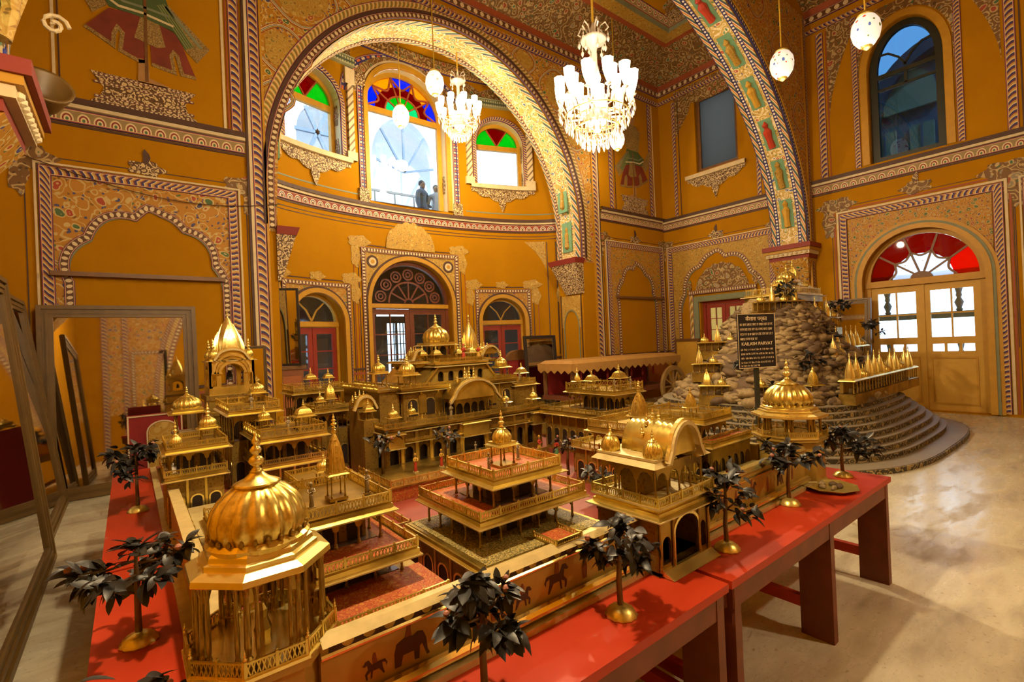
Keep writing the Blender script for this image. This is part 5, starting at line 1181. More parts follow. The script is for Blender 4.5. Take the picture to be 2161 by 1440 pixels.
mb = MB(); mb.frus((1.66, 2.01, 1.145, 1.205), .682, (1.66, 2.01, 1.19, 1.205), .705); put('ramp', mb.build('ramp', M['gold_bright']), p)
eave(p, (1.635, 2.03, 1.19, 1.53), .92, .028, .014); slab(p, (1.64, 2.025, 1.195, 1.525), .934, .958, 'gold', 'floor_band'); slab(p, (1.625, 2.04, 1.18, 1.54), .958, .966, 'ledge', 'floor_band'); rails(p, (1.63, 2.035, 1.185, 1.535), .966, .040)
colonnade(p, (1.665, 2.0, 1.22, 1.50), .966, 1.125, 4, 3, .011); slab(p, (1.74, 1.93, 1.33, 1.46), .966, 1.12, 'gilt_wall', 'inner_wall')
mb = MB(); q = (1.655, 2.01, 1.21, 1.51)
for a, b in (((1.625, 1.74), (1.19, 1.53)), ((1.93, 2.04), (1.19, 1.53)), ((1.74, 1.93), (1.40, 1.53))):
    mb.frus((a[0], a[1], b[0], b[1]), 1.118, (max(a[0], 1.655), min(a[1], 2.01), max(b[0], 1.21), min(b[1], 1.51)), 1.140); mb.box(max(a[0], 1.65), min(a[1], 2.015), max(b[0], 1.205), min(b[1], 1.515), 1.14, 1.150)
put('eave', mb.build('eave', M['ledge']), p)
bangla(p, (1.745, 1.925, 1.20, 1.46), 1.15, .125, 'gold', 14, .022, 9)
for x, y in ((1.692, 1.245), (1.975, 1.245), (1.692, 1.47), (1.975, 1.47)): put('dome', UD, p, (x, y, 1.15), (.040, .040, .062)); put('finial', UF, p, (x, y, 1.225), (.024, .024, .045))
# H, J, I, L
p = pav('flat-roofed gilded pavilion with a small spire, left of the right-hand domed kiosk', (2.82, 3.18, 1.68, 2.18))
slab(p, (2.86, 3.15, 1.75, 2.12), .70, .93, 'gilt_wall', 'base'); storey(p, (2.85, 3.15, 1.72, 2.14), .93, 1.085, 4, 5, (2.83, 3.17, 1.69, 2.17), .02, .042, .5, .009); kiosk(p, 2.93, 1.84, 1.112, .030, 'spire', .055, .85, fin=.03)
p = pav('low gilded arcade with a red-carpeted roof in front of the right compound wall', (2.76, 3.28, 1.60, 1.70))
storey(p, (2.78, 3.26, 1.62, 1.69), .70, .955, 6, 1, (2.77, 3.27, 1.61, 1.70), .014, .018, .2, .009, 'carpet')
p = pav('gilded pavilion with a stout square spire tower at its corner behind the gatehouse', (2.24, 2.70, 1.74, 2.16), .935)
storey(p, (2.30, 2.68, 1.79, 2.13), .935, 1.08, 4, 4, (2.27, 2.70, 1.76, 2.15), .022, .045, .3, .010); slab(p, (2.175, 2.265, 1.665, 1.755), .70, 1.14, 'gilt_wall', 'tower'); eave(p, (2.18, 2.26, 1.67, 1.75), 1.10, .018, .01); kiosk(p, 2.22, 1.71, 1.14, .036, 'spire', .07, 1.0, fin=.05)
kiosk(p, 2.52, 1.95, 1.106, .04, 'square', .05, .8, fin=.03)
p = pav('tall gilded pavilion with three cupolas on its roof at the right rear of the model', (2.86, 3.55, 2.55, 3.30))
block(p, (2.92, 3.50, 2.60, 3.28), .70, 1.02, 'gilt_wall', 6); eave(p, (2.87, 3.54, 2.56, 3.30), 1.02, .02); slab(p, (2.88, 3.53, 2.57, 3.29), 1.03, 1.048, 'gold_dull', 'deck'); rails(p, (2.88, 3.53, 2.57, 3.29), 1.048, .035)
storey(p, (3.13, 3.47, 2.66, 3.18), 1.048, 1.185, 5, 6, (3.11, 3.49, 2.64, 3.20), .022, .055, .4, .009)
kiosk(p, 3.19, 3.13, 1.212, .030, 'bud', .06, 1.0, fin=.05); kiosk(p, 3.24, 3.0, 1.212, .042, 'square', .065, .85, fin=.05); kiosk(p, 3.37, 2.80, 1.212, .046, 'square', .085, .95, fin=.06)
# M: the palace itself
p = thing('model_palace', 'central gilded palace of the model with stacked terraces, great ribbed dome and bud spire', 'model palace', (2.2, 3.9, .70))
mb = MB(); YM = 3.35; gate = arch_path(2.195, .098, .86, .115, .72, 16)
holes = [gate]+[arch_path(x, .034, .87, .04, .75, 8) for x in (1.50, 1.62, 1.74, 1.86, 2.0, 2.40, 2.55, 2.68, 2.80)]
mb.plate([(1.44, .70), (2.93, .70), (2.93, 1.03), (1.44, 1.03)], holes, lambda a, b, o: (a, YM-o, b), -.02, 0); put('facade', mb.build('facade', M['gilt_wall']), p)
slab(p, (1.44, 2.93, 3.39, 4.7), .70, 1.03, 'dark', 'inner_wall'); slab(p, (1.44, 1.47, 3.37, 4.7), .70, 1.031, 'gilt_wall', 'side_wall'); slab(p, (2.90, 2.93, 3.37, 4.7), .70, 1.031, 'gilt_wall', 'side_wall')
strip('arch_trim', lambda a, b, o: (a, YM-o, b), arch_path(2.195, .108, .86, .125, .72, 16), .016, 'gold_bright', p, .01)
for x in (1.56, 1.68, 1.80, 1.93, 2.07, 2.32, 2.47, 2.615, 2.74): put('pilaster', MB().box(x-.012, x+.012, YM-.012, YM, .70, 1.03).build('pilaster', M['gold']), p)
for a, b in ((1.44, 1.56), (2.07, 2.32), (2.80, 2.93)):   # projecting bays
    slab(p, (a, b, YM-.05, YM), .93, 1.03, 'gold', 'bay'); eave(p, (a, b, YM-.05, YM), .92, .012, .008); eave(p, (a, b, YM-.05, YM), 1.02, .014, .008)
for a, b in ((1.58, 2.05), (2.34, 2.78)): eave(p, (a, b, YM-.012, YM), .945, .022, .01); rail(p, a, YM-.03, b, YM-.03, .957, .018, 'i')
eave(p, (1.44, 2.93, YM, 4.7), 1.03, .03); slab(p, (1.42, 2.95, 3.32, 4.7), 1.045, 1.06, 'gold_dull', 'terrace'); rails(p, (1.42, 2.95, 3.325, 4.68), 1.06, .04, 'flr')
block(p, (1.73, 2.85, 3.65, 4.65), 1.06, 1.285, 'gilt_wall', 7); eave(p, (1.72, 2.86, 3.64, 4.66), 1.285, .03); slab(p, (1.70, 2.88, 3.62, 4.68), 1.297, 1.312, 'gold_dull', 'terrace'); rails(p, (1.70, 2.88, 3.62, 4.66), 1.312, .035, 'flr')
for x in (1.90, 2.05, 2.62): put('lattice_panel', MB().plate([(x-.035, 1.10), (x+.035, 1.10), (x+.035, 1.24), (x, 1.265), (x-.035, 1.24)], [], lambda a, b, o: (a, 3.65-o, b), 0, .008).build('lattice_panel', M['gold_dull']), p)
# porch with curved roof
colonnade(p, (2.10, 2.47, 3.46, 3.64), 1.06, 1.20, 5, 2, .012); slab(p, (2.12, 2.45, 3.56, 3.64), 1.06, 1.2, 'dark', 'inner_wall'); bangla(p, (2.09, 2.48, 3.44, 3.66), 1.20, .145, 'gold', 16, .03, 7)
slab(p, (2.19, 2.38, 3.50, 3.60), 1.33, 1.365, 'gold_bright', 'vault_crest')
for i in range(3): put('finial', UF, p, (2.24+i*.045, 3.52, 1.36), (.045, .045, .10))
# sloping gallery
mb = MB(); mb.plate([(1.99, 1.312), (2.77, 1.312), (2.65, 1.462), (2.14, 1.462)], [arch_path(x, .030, 1.385, .035, 1.33, 8) for x in (2.17, 2.275, 2.38, 2.485, 2.59)], lambda a, b, o: (a, 3.80-o, b), -.02, 0); put('gallery_front', mb.build('gallery_front', M['gilt_plain']), p)
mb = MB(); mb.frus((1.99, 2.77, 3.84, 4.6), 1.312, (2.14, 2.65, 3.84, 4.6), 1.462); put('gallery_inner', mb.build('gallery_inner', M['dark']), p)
for sx in (1.985, 2.775): put('gallery_slope', MB().bar((sx, 3.80, 1.31), (2.14 if sx < 2.3 else 2.65, 3.80, 1.465), .05, .014).build('gallery_slope', M['gold']), p); put('gallery_slope', MB().bar((sx, 4.25, 1.31), (2.14 if sx < 2.3 else 2.65, 4.25, 1.465), .8, .014).build('gallery_slope', M['gold']), p)
eave(p, (2.13, 2.66, 3.80, 4.6), 1.465, .045, .012); slab(p, (2.11, 2.68, 3.78, 4.62), 1.478, 1.495, 'gold', 'terrace'); rails(p, (2.16, 2.62, 3.80, 4.6), 1.495, .04, 'flr')
eave(p, (2.0, 2.13, 3.95, 4.5), 1.50, .02, .01); slab(p, (2.02, 2.13, 3.97, 4.5), 1.46, 1.50, 'gold_dull', 'side_gallery'); eave(p, (2.66, 2.82, 3.95, 4.5), 1.50, .02, .01); slab(p, (2.66, 2.80, 3.97, 4.5), 1.46, 1.50, 'gold_dull', 'side_gallery')
# crowning dome, bud spire, cupolas
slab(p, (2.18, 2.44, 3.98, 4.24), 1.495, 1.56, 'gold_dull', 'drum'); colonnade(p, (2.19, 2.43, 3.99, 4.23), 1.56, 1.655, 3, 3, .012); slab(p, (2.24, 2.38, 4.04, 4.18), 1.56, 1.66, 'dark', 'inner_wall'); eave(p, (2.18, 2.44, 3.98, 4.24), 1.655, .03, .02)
put('dome', UD, p, (2.31, 4.11, 1.685), (.118, .118, .128)); put('finial', UF, p, (2.31, 4.11, 1.845), (.06, .06, .11))
slab(p, (2.66, 2.84, 4.12, 4.30), 1.50, 1.60, 'gold_dull', 'spire_base'); eave(p, (2.66, 2.84, 4.12, 4.30), 1.60, .02, .02); put('spire', UK, p, (2.75, 4.21, 1.625), (.078, .078, .26)); put('finial', UF, p, (2.75, 4.21, 1.865), (.04, .04, .09))
bangla(p, (2.76, 2.92, 3.98, 4.16), 1.55, .065, 'gold', 12, .02, 6); colonnade(p, (2.78, 2.90, 4.0, 4.14), 1.495, 1.55, 2, 2, .010); slab(p, (2.74, 2.92, 3.97, 4.17), 1.47, 1.495, 'gold_dull', 'side_gallery')
for x, y, s in ((2.09, 3.98, .032), (2.20, 3.93, .036), (2.46, 3.97, .032), (2.58, 3.93, .036), (2.66, 4.02, .028)): kiosk(p, x, y, 1.495, s, 'square', .07, .9, fin=.05)
for x, y in ((2.60, 4.08), (2.63, 4.10), (2.57, 4.1)): put('finial', UF, p, (x, y, 1.60), (.035, .035, .08))
bangla(p, (2.02, 2.12, 4.0, 4.2), 1.545, .06, 'gold', 12, .015, 6)
for x, y, z, s, h, tp in ((1.63, 3.88, 1.312, .052, .125, 1.0), (1.815, 3.74, 1.312, .062, .10, 1.0), (2.82, 3.78, 1.312, .056, .10, 1.0)): kiosk(p, x, y, z, s, 'dome', h, tp, fin=.07)
kiosk(p, 3.02, 3.72, 1.265, .040, 'square', .08, 1.0, fin=.05)
slab(p, (1.55, 1.72, 3.70, 4.5), 1.06, 1.30, 'gilt_wall', 'side_wall'); slab(p, (1.53, 1.72, 3.68, 4.5), 1.297, 1.312, 'gold_dull', 'terrace'); rail(p, 1.54, 3.69, 1.54, 4.5, 1.312, .035)
slab(p, (2.85, 3.12, 3.62, 4.5), 1.0, 1.24, 'gilt_wall', 'side_wall'); eave(p, (2.86, 3.12, 3.62, 4.5), 1.24, .03); rails(p, (2.88, 3.11, 3.62, 4.4), 1.265, .035, 'flr')
for x, y, s, h in ((1.71, 3.47, .030, .07), (1.525, 3.40, .036, .07), (2.585, 3.42, .034, .07), (2.89, 3.40, .036, .07)): kiosk(p, x, y, 1.06, s, 'dome', h, .9, fin=.05)
kiosk(p, 1.40, 3.56, 1.12, .034, 'square', .06, .9, fin=.05); slab(p, (1.34, 1.46, 3.50, 3.62), .70, 1.12, 'gilt_wall', 'corner_tower'); bangla(p, (1.335, 1.465, 3.62, 3.80), 1.21, .07, 'gold', 12, .015, 6); slab(p, (1.34, 1.46, 3.62, 3.80), .7, 1.2, 'gilt_wall', 'corner_tower')
# left groups
p = pav('gilded pavilion with lattice roof railing and a square cupola, left of the palace', (.60, 1.01, 3.27, 3.86))
block(p, (.64, .98, 3.32, 3.82), .70, .94, 'gilt_wall', 4); eave(p, (.62, 1.0, 3.29, 3.84), .94, .02); slab(p, (.62, 1.0, 3.29, 3.84), .95, .965, 'gold_dull', 'deck'); rails(p, (.62, 1.0, 3.29, 3.84), .965, .03); storey(p, (.64, .98, 3.31, 3.82), .965, 1.105, 4, 5, (.615, 1.005, 3.275, 3.855), .022, .05, .4, .010); kiosk(p, .93, 3.52, 1.132, .048, 'square', .075, .9, fin=.05); kiosk(p, .72, 3.70, 1.132, .035, 'dome', .06, .9, fin=.05)
p = pav('gilded pavilion with a bare railed roof in front of the arched temple', (.52, .85, 3.80, 4.42))
block(p, (.54, .83, 3.84, 4.40), .70, 1.05, 'gilt_wall', 3); storey(p, (.55, .82, 3.83, 4.40), 1.05, 1.235, 3, 5, (.525, .845, 3.80, 4.42), .022, .05, .4, .010); kiosk(p, .80, 4.33, 1.262, .05, 'dome', .07, .9, fin=.05)
p = pav('gilded pavilion with a balcony and small ribbed cupola at the left edge of the model', (.13, .44, 3.28, 3.75))
block(p, (.15, .42, 3.32, 3.72), .70, .965, 'gilt_wall', 3); eave(p, (.14, .43, 3.30, 3.74), .965, .02); slab(p, (.135, .435, 3.29, 3.745), .975, .99, 'gold_dull', 'deck'); rails(p, (.135, .435, 3.29, 3.745), .99, .035); storey(p, (.17, .43, 3.36, 3.72), .99, 1.11, 3, 4, (.15, .45, 3.34, 3.74), .022, .03, .35, .010); kiosk(p, .37, 3.50, 1.137, .042, 'dome', .07, 1.0, fin=.08); put('dome', UD, p, (.20, 3.42, 1.137), (.032, .032, .055)); put('finial', UF, p, (.20, 3.42, 1.20), (.035, .035, .09))
p = pav('tarnished brown domed kiosk between the big mirror and the left pavilions', (.25, .42, 4.28, 4.46)); slab(p, (.24, .43, 4.27, 4.47), .70, 1.08, 'gilt_wall', 'base'); kiosk(p, .335, 4.37, 1.08, .085, 'dome', .15, .85, fin=.06)
p = pav('long gilded gallery with two cupolas behind the left pavilions', (1.14, 1.58, 4.60, 5.0)); block(p, (1.16, 1.56, 4.64, 4.98), .70, 1.12, 'gilt_wall', 5); storey(p, (1.16, 1.56, 4.63, 4.98), 1.12, 1.27, 5, 4, (1.14, 1.58, 4.60, 5.0), .022, .05, .4, .010); kiosk(p, 1.33, 4.75, 1.297, .042, 'square', .09, .8, fin=.06); kiosk(p, 1.49, 4.75, 1.297, .036, 'square', .09, .8, fin=.05)
p = pav('small gilded arcade with a spired cupola between the left gallery and the palace', (1.12, 1.42, 3.95, 4.35)); block(p, (1.14, 1.40, 3.98, 4.33), .70, 1.02, 'gilt_wall', 3); storey(p, (1.15, 1.39, 3.99, 4.32), 1.02, 1.16, 3, 3, None, .022, .03, .4, .010); kiosk(p, 1.30, 4.12, 1.187, .036, 'spire', .06, .9, fin=.04); kiosk(p, 1.20, 4.05, 1.187, .030, 'dome', .05, .9, fin=.04)
p = pav('low gilded courtyard house with dark arches left of the front pavilion', (.24, .60, 2.15, 2.65), .81); storey(p, (.26, .58, 2.2, 2.62), .81, .90, 3, 4, None, .02, .03, .35, .009)
p = pav('low gilded courtyard house with a ribbed cupola, below the left pavilions', (.64, .93, 2.3, 2.9), .85); storey(p, (.66, .91, 2.34, 2.86), .85, .95, 3, 5, None, .02, .03, .35, .009); kiosk(p, .78, 2.62, .977, .034, 'dome', .05, .9, fin=.04)
# T: tall temple at the back left
p = thing('model_temple', 'tall gilded temple with an open arch and lotus-bud spire at the left rear', 'model temple', (.70, 4.95, .70), PG)
for i, (e, z0, z1) in enumerate(((.20, .70, 1.0), (.19, 1.0, 1.14), (.205, 1.14, 1.17), (.18, 1.17, 1.27), (.20, 1.27, 1.31), (.175, 1.31, 1.37))): slab(p, (.70-e, .70+e, 4.95-e, 4.95+e), z0, z1, 'gilt_wall' if i % 2 == 0 else 'gold', 'base_step')
def TP(a, b, o): return (.70+a, 4.95-.17-o, b)
for dy in (0, .34):
    mb = MB(); mb.plate([(-.17, 1.37), (.17, 1.37), (.17, 1.60), (-.17, 1.60)], [arch_path(0, .085, 1.49, .075, 1.375, 14), arch_path(-.138, .020, 1.47, .03, 1.385, 8), arch_path(.138, .020, 1.47, .03, 1.385, 8)], lambda a, b, o, dy=dy: (.70+a, 4.78+dy-o, b), -.02, 0); put('arch_wall', mb.build('arch_wall', M['gold']), p)
for dx in (-.17, .15): mb = MB(); mb.plate([(4.78, 1.37), (5.12, 1.37), (5.12, 1.60), (4.78, 1.60)], [arch_path(4.95, .08, 1.49, .07, 1.375, 12)], lambda a, b, o, dx=dx: (.70+dx+o, a, b), 0, .02); put('arch_wall', mb.build('arch_wall', M['gold']), p)
for d, w, m in ((.012, .020, 'gold_bright'), (.035, .018, 'gold'), (.055, .016, 'gold_bright')): strip('arch_trim', TP, arch_path(0, .085+d, 1.49, .075+d*1.5, 1.49, 14), w, m, p, .02)
eave(p, (.54, .86, 4.79, 5.11), 1.60, .03, .014); slab(p, (.56, .84, 4.81, 5.09), 1.612, 1.66, 'gold', 'roof_slab'); bangla(p, (.60, .80, 4.78, 5.08), 1.625, .06, 'gold', 14, .02, 8)
put('spire', UK, p, (.70, 4.95, 1.66), (.105, .105, .33)); put('finial', UF, p, (.70, 4.95, 1.98), (.02, .02, .07))
for sx in (-1, 1):
    for sy in (-1, 1): put('turret', UD, p, (.70+sx*.135, 4.95+sy*.135, 1.625), (.034, .034, .06)); put('finial', UF, p, (.70+sx*.135, 4.95+sy*.135, 1.69), (.045, .045, .10))
    for i in range(4): put('finial', UF, p, (.70+sx*(.03+.025*i), 4.81, 1.675-.006*i), (.022, .022, .05))
put('bell', MB().lathe([(.028,0), (.024,.02), (.018,.06), (.008,.08)], 10, (.70, 4.95, 1.43)).build('bell', M['dark']), p)
# big octagonal kiosks
def octo(label, x, y, zf, rf, zc, re, rd, hd, base, n=8, cl=.021, name='domed_kiosk'):
    """floor at zf radius rf, eave at zc radius re, dome radius rd height hd"""
    t = thing(name, label, 'model kiosk', (x, y, .68), 'octagonal domed kiosks at the model corners'); ph = pi/8
    O = lambda r, z0, z1, r1=None: MB().lathe([(r, z0), (r1 or r, z1)], 8, (x, y, 0), ph=ph)
    put('drum', MB().lathe([(rf*1.0, .68), (rf*.92, .70), (rf*.90, zf-.03), (rf*1.02, zf-.02), (rf*1.02, zf)], 8, (x, y, 0), ph=ph).build('drum', M['gilt_plain']), t)
    put('floor_slab', O(rf*1.05, zf, zf+.008).build('floor_slab', M['gold_bright']), t)
    P = [(x+rf*cos(ph+2*pi*k/8), y+rf*sin(ph+2*pi*k/8)) for k in range(8)]
    for k in range(8): rail(t, *P[k], *P[(k+1) % 8], zf+.008, .036); put('rail_knob', UF, t, (*P[k], zf+.044), (.014, .014, .03))
    for k in range(8):
        a = ph+2*pi*k/8; px, py = x+rf*.83*cos(a), y+rf*.83*sin(a); put('column', UC, t, (px, py, zf+.008), (cl, cl, zc-zf-.008))
        for d in (-1, 1): put('column', UC, t, (px-d*.022*sin(a), py+d*.022*cos(a), zf+.008), (cl*.7, cl*.7, zc-zf-.008))
        b = ph+2*pi*(k+1)/8; q0, q1 = Vector((px, py, 0)), Vector((x+rf*.83*cos(b), y+rf*.83*sin(b), 0)); L = (q1-q0).length; dr = (q1-q0)/L; nn = Vector((dr.y, -dr.x, 0))
        fn = lambda s_, z_, o, q0=q0, dr=dr, nn=nn: tuple(q0+dr*s_+nn*o+Vector((0, 0, z_)))
        pts = [(L, zc), (0, zc), (0, zc-.06)]+[(L/2-(L/2-.015)*cos(pi*i/10)*(1-.04*(i % 2)), zc-.055+.045*sin(pi*i/10)*(1-.08*(i % 2))) for i in range(11)]+[(L, zc-.06)]
        put('arch', MB().plate(pts, [], fn, -.004, .004).build('arch', M['gold_dull']), t)
    put('eave', MB().lathe([(re, zc-.014), (re*1.01, zc-.012), (re*1.0, zc+.002), (re*.86, zc+.012), (re*.82, zc+.013), (re*.82, zc+.024), (re*.76, zc+.028), (re*.75, zc+.040), (re*.71, zc+.046)], 8, (x, y, 0), ph=ph).build('eave', M['gold_bright']), t)
    put('dome_ring', MB().lathe([(rd*1.08, zc+.04), (rd*1.10, zc+.052), (rd*1.0, zc+.062)], 32, (x, y, 0)).build('dome_ring', M['gold']), t)
    put('dome', UD, t, (x, y, zc+.058), (rd*.96, rd*.96, hd))
    for k in range(24): a = 2*pi*k/24; put('petal', UP, t, (x+rd*1.02*cos(a), y+rd*1.02*sin(a), zc+.060), .62*rd/.12)
    put('finial', UF, t, (x, y, zc+.058+hd*1.30), (.062*rd/.12, .062*rd/.12, .115*rd/.12))
    put('idol', MB().lathe([(.02,0), (.022,.02), (.012,.05), (.014,.07), (.006,.085)], 8, (x, y, zf+.008)).build('idol', M['gold_dull']), t)
    return t
octo('big ribbed-dome kiosk nearest the camera at the left front corner of the model', .255, 1.43, .905, .178, 1.125, .172, .112, .122, True); octo('ribbed-dome kiosk at the right front corner of the model, beside the signboard post', 3.44, 1.44, .965, .215, 1.105, .225, .142, .128, True)
# ================================================================ metal trees on the tables
def u_leaf(mb, L=1.0, curl=.25):
    n = 5; vs = []; 
    for i in range(n+1):
        t = i/n; w = .25*sin(pi*min(1, t*.92+.08))**.8*(1 if i < n else 0); z = curl*(t*t)*-1+.10*t
        vs += [(L*t, -w*L, (z+.07*(w/.25))*L), (L*t, 0, z*L), (L*t, w*L, (z+.07*(w/.25))*L)]
    fs = []
    for i in range(n): a = 3*i; fs += [(a, a+1, a+4, a+3), (a+1, a+2, a+5, a+4)]
    mb.add(vs, fs)
LEAF = []
for cu in (.10, .35, .65):
    mb = MB(); mb.smooth = True; u_leaf(mb, 1.0, cu); LEAF.append(mb.build('leaf', M['leaf']))
mb = MB(); mb.smooth = True
mb.lathe([(.058,0), (.058,.006), (.050,.014), (.046,.022), (.030,.032), (.014,.038)], 24, mod=lambda k, r, z: r*(1.0 if k % 2 else .92)); TBASE = mb.build('tree_base', M['brass'])
BLOS = MB().lathe([(.004,0), (.012,.008), (.014,.018), (.008,.026), (.002,.028)], 7).build('blossom', M['blossom'])
TG = 'dark metal trees standing on the red tables'
def tree(label, x, y, z, h, w, nl, seed, ls=.055, base=True, group=TG, joined=False, lean=.0, crown0=.42):
    rnd = random.Random(seed); t = thing('metal_tree', label, 'tree', (x, y, z), group)
    mb = MB(); mb.smooth = True; top = Vector((lean, 0, h*.80)); tips = []
    mb.tube([(0,0,0), (lean*.2, .004, h*.3), (lean*.6, -.003, h*.55), tuple(top)], [.0115, .010, .008, .004], 7)
    nb = 7 if not joined else 5
    for i in range(nb):
        a = 2*pi*i/nb+rnd.uniform(-.4, .4); k = rnd.uniform(crown0, .72); s = Vector((lean*k, 0, h*k)); L = w*.5*rnd.uniform(.55, .95)
        e = s+Vector((cos(a)*L, sin(a)*L, h*rnd.uniform(.02, .22))); m = (s+e)/2+Vector((0, 0, -.012))
        mb.tube([s, m, e], [.005, .004, .003], 5); tips += [(m, a), (e, a), (e, a+.8), ((m+e)/2, a-.6)]
    tips += [(top, rnd.uniform(0, 6)) for _ in range(5)]
    put('trunk', mb.build('trunk', M['bark']), t, local=True)
    if base: put('tree_base', TBASE, t, local=True)
    fm = MB(); fm.smooth = True
    for i in range(nl):
        p, a = tips[i % len(tips)]; q = p+Vector((rnd.gauss(0, .012), rnd.gauss(0, .012), rnd.gauss(0, .012)))
        az = a+rnd.gauss(0, 1.3); el = rnd.uniform(-.9, .9); s = ls*rnd.uniform(.65, 1.2); rot = (rnd.uniform(-.7, .7), -el, az)
        if joined:
            me = LEAF[0]; mt = Matrix.Translation(q) @ __import__('mathutils').Euler(rot).to_matrix().to_4x4() @ Matrix.Scale(s, 4); src = MB(); u_leaf(src, 1, rnd.choice((.1, .4)))
            fm.add([mt @ Vector(v) for v in src.v], src.f)
        else: put('leaf', rnd.choice(LEAF), t, q, s, rot, local=True)
    if joined: o = put('foliage', fm.build('foliage', M['leaf']), t, local=True); o['kind'] = 'stuff'
    else:
        for i in range(3): p, a = rnd.choice(tips); put('blossom', BLOS, t, p+Vector((.02*cos(a), .02*sin(a), .01)), rnd.uniform(.5, .9), local=True)
    return t
tree('dark-leaved metal tree on the left table strip beside the near domed kiosk', 0.0, 2.13, .68, .40, .34, 190, 1, .062)
tree('dark-leaved metal tree on the left table strip, in front of the big mirror', .02, 3.94, .68, .50, .32, 190, 2, .066)
tree('drooping dark metal tree at the bottom edge in front of the painted elephant', .735, 1.12, .68, .40, .20, 210, 3, .060)
tree('dark metal tree on a brass foot left of the gatehouse', 1.33, 1.14, .68, .38, .27, 210, 4, .052)
tree('slender dark metal tree on a brass foot right of the gatehouse', 2.09, 1.16, .68, .39, .27, 170, 5, .054)
tree('dark metal tree on a brass foot, second from the right end of the table', 2.88, 1.22, .68, .39, .32, 190, 6, .058)
tree('dark metal tree at the right end of the table before the stepped mountain', 3.66, 1.21, .68, .38, .40, 200, 7, .06)
tree('dark metal tree cut off by the bottom left corner', -.03, 1.42, .68, .27, .20, 40, 8, .06)
PGRP = 'small dark palms inside the palace model'
for lb, x, y, z, h, sd in (('dark palm in front of the palace at the left end of its facade', 1.33, 3.16, .80, .30, 11), ('dark palm in front of the palace facade beside the great gate', 1.80, 3.12, .80, .26, 12), ('dark palm to the right of the palace, before the three-cupola pavilion', 2.98, 3.42, .70, .38, 13), ('dark shrub in the red court behind the front pavilion', 2.42, 2.50, .70, .28, 14), ('dark shrub in the red court left of the gatehouse', 2.02, 1.86, .715, .24, 15), ('dark shrub in the court between the rear pavilions', 2.75, 2.48, .70, .26, 16)):
    tree(lb, x, y, z, h, .20, 46, sd, .05, False, PGRP, False, 0, .6)
# ================================================================ figurines
def fig_mesh(skirt, top, gold=False):
    mb = MB(); mb.smooth = True
    mb.lathe([(.155,.0), (.165,.04), (.13,.25), (.085,.46), (.07,.52)] if skirt else [(.10,0), (.105,.04), (.085,.25), (.095,.46), (.075,.52)], 12); mb.cur = 1
    mb.lathe([(.07,.51), (.085,.58), (.105,.68), (.11,.74), (.05,.78), (.03,.80)], 12, sq=.7)
    for s in (-1, 1): mb.tube([(s*.105,0,.73), (s*.15,-.03,.62), (s*.10,-.11,.58), (s*.02,-.12,.62)], [.032,.028,.024,.022], 6)
    mb.cur = 2; mb.lathe([(.02,.78), (.05,.82), (.062,.88), (.055,.93), (.02,.96)], 10)
    mb.cur = 3; mb.lathe([(.065,.90), (.075,.94), (.05,.99), (.01,1.02)], 10)
    return mb
FIGS = {'guard': fig_mesh(False, 0).build('figure', [M['fig_stone'], M['fig_stone'], M['fig_stone'], M['fig_stone']]), 'red': fig_mesh(True, 0).build('figure', [M['fig_red'], M['fig_red'], M['fig_skin'], M['fig_red']]),
 'yellow': fig_mesh(True, 0).build('figure', [M['fig_yellow'], M['fig_red'], M['fig_skin'], M['fig_yellow']]), 'green': fig_mesh(True, 0).build('figure', [M['fig_green'], M['fig_red'], M['fig_skin'], M['fig_red']]), 'page': fig_mesh(False, 0).build('figure', [M['fig_red'], M['fig_yellow'], M['fig_skin'], M['fig_yellow']])}
PED = MB().box(-.12, .12, -.12, .12, 0, .08).build('pedestal', M['ledge'])
def figure(label, kind, x, y, z, h, rz=0, group='small figures of the palace model'):
    t = thing('figurine', label, 'figurine', (x, y, z), group, (0, 0, rz)); put('figure_body', FIGS[kind], t, (0, 0, .08*h), h*.92, local=True); put('pedestal', PED, t, scale=h*.95, local=True); return t
figure('stone-coloured guard figurine at the left of the spired pavilion roof', 'guard', .452, 1.66, 1.14, .085); figure('stone-coloured guard figurine at the right of the spired pavilion roof', 'guard', .645, 1.68, 1.14, .085, .3)
figure('dark guard figurine left of the cupola on the front pavilion roof', 'guard', 1.10, 1.58, 1.146, .075); figure('pale guard figurine right of the cupola on the front pavilion roof', 'guard', 1.31, 1.66, 1.146, .075, .4)
figure('red and yellow figurine on the palace terrace, near the palm', 'page', 1.50, 3.02, .80, .13); figure('red and yellow figurine on the palace terrace, nearer the gate', 'page', 1.70, 3.02, .80, .125)
figure('figurine of a woman in a yellow skirt in the palace forecourt', 'yellow', 2.66, 3.08, .70, .17, .3); figure('figurine of a woman in a green skirt in the palace forecourt', 'green', 2.72, 2.94, .70, .155, -.3)
figure('figurine of a woman in red on the palace roof, left of the pair', 'red', 2.44, 3.84, 1.495, .16); figure('figurine of a woman in yellow and red on the palace roof, right of the pair', 'yellow', 2.60, 3.83, 1.495, .15)
figure('pale guard figurine left of the curved porch of the palace', 'guard', 2.02, 3.40, 1.06, .125); figure('pale guard figurine right of the curved porch of the palace', 'guard', 2.55, 3.36, 1.06, .115)
figure('pale guard figurine left of the right cupola on the three-cupola pavilion', 'guard', 3.26, 2.76, 1.21, .10); figure('pale guard figurine right of the right cupola on the three-cupola pavilion', 'guard', 3.45, 2.74, 1.21, .10)
figure('pale figurine beside the spire of the flat-roofed pavilion', 'guard', 2.87, 1.80, 1.11, .065); figure('pale figurine beside the stout spire tower', 'guard', 2.31, 1.80, 1.106, .075)
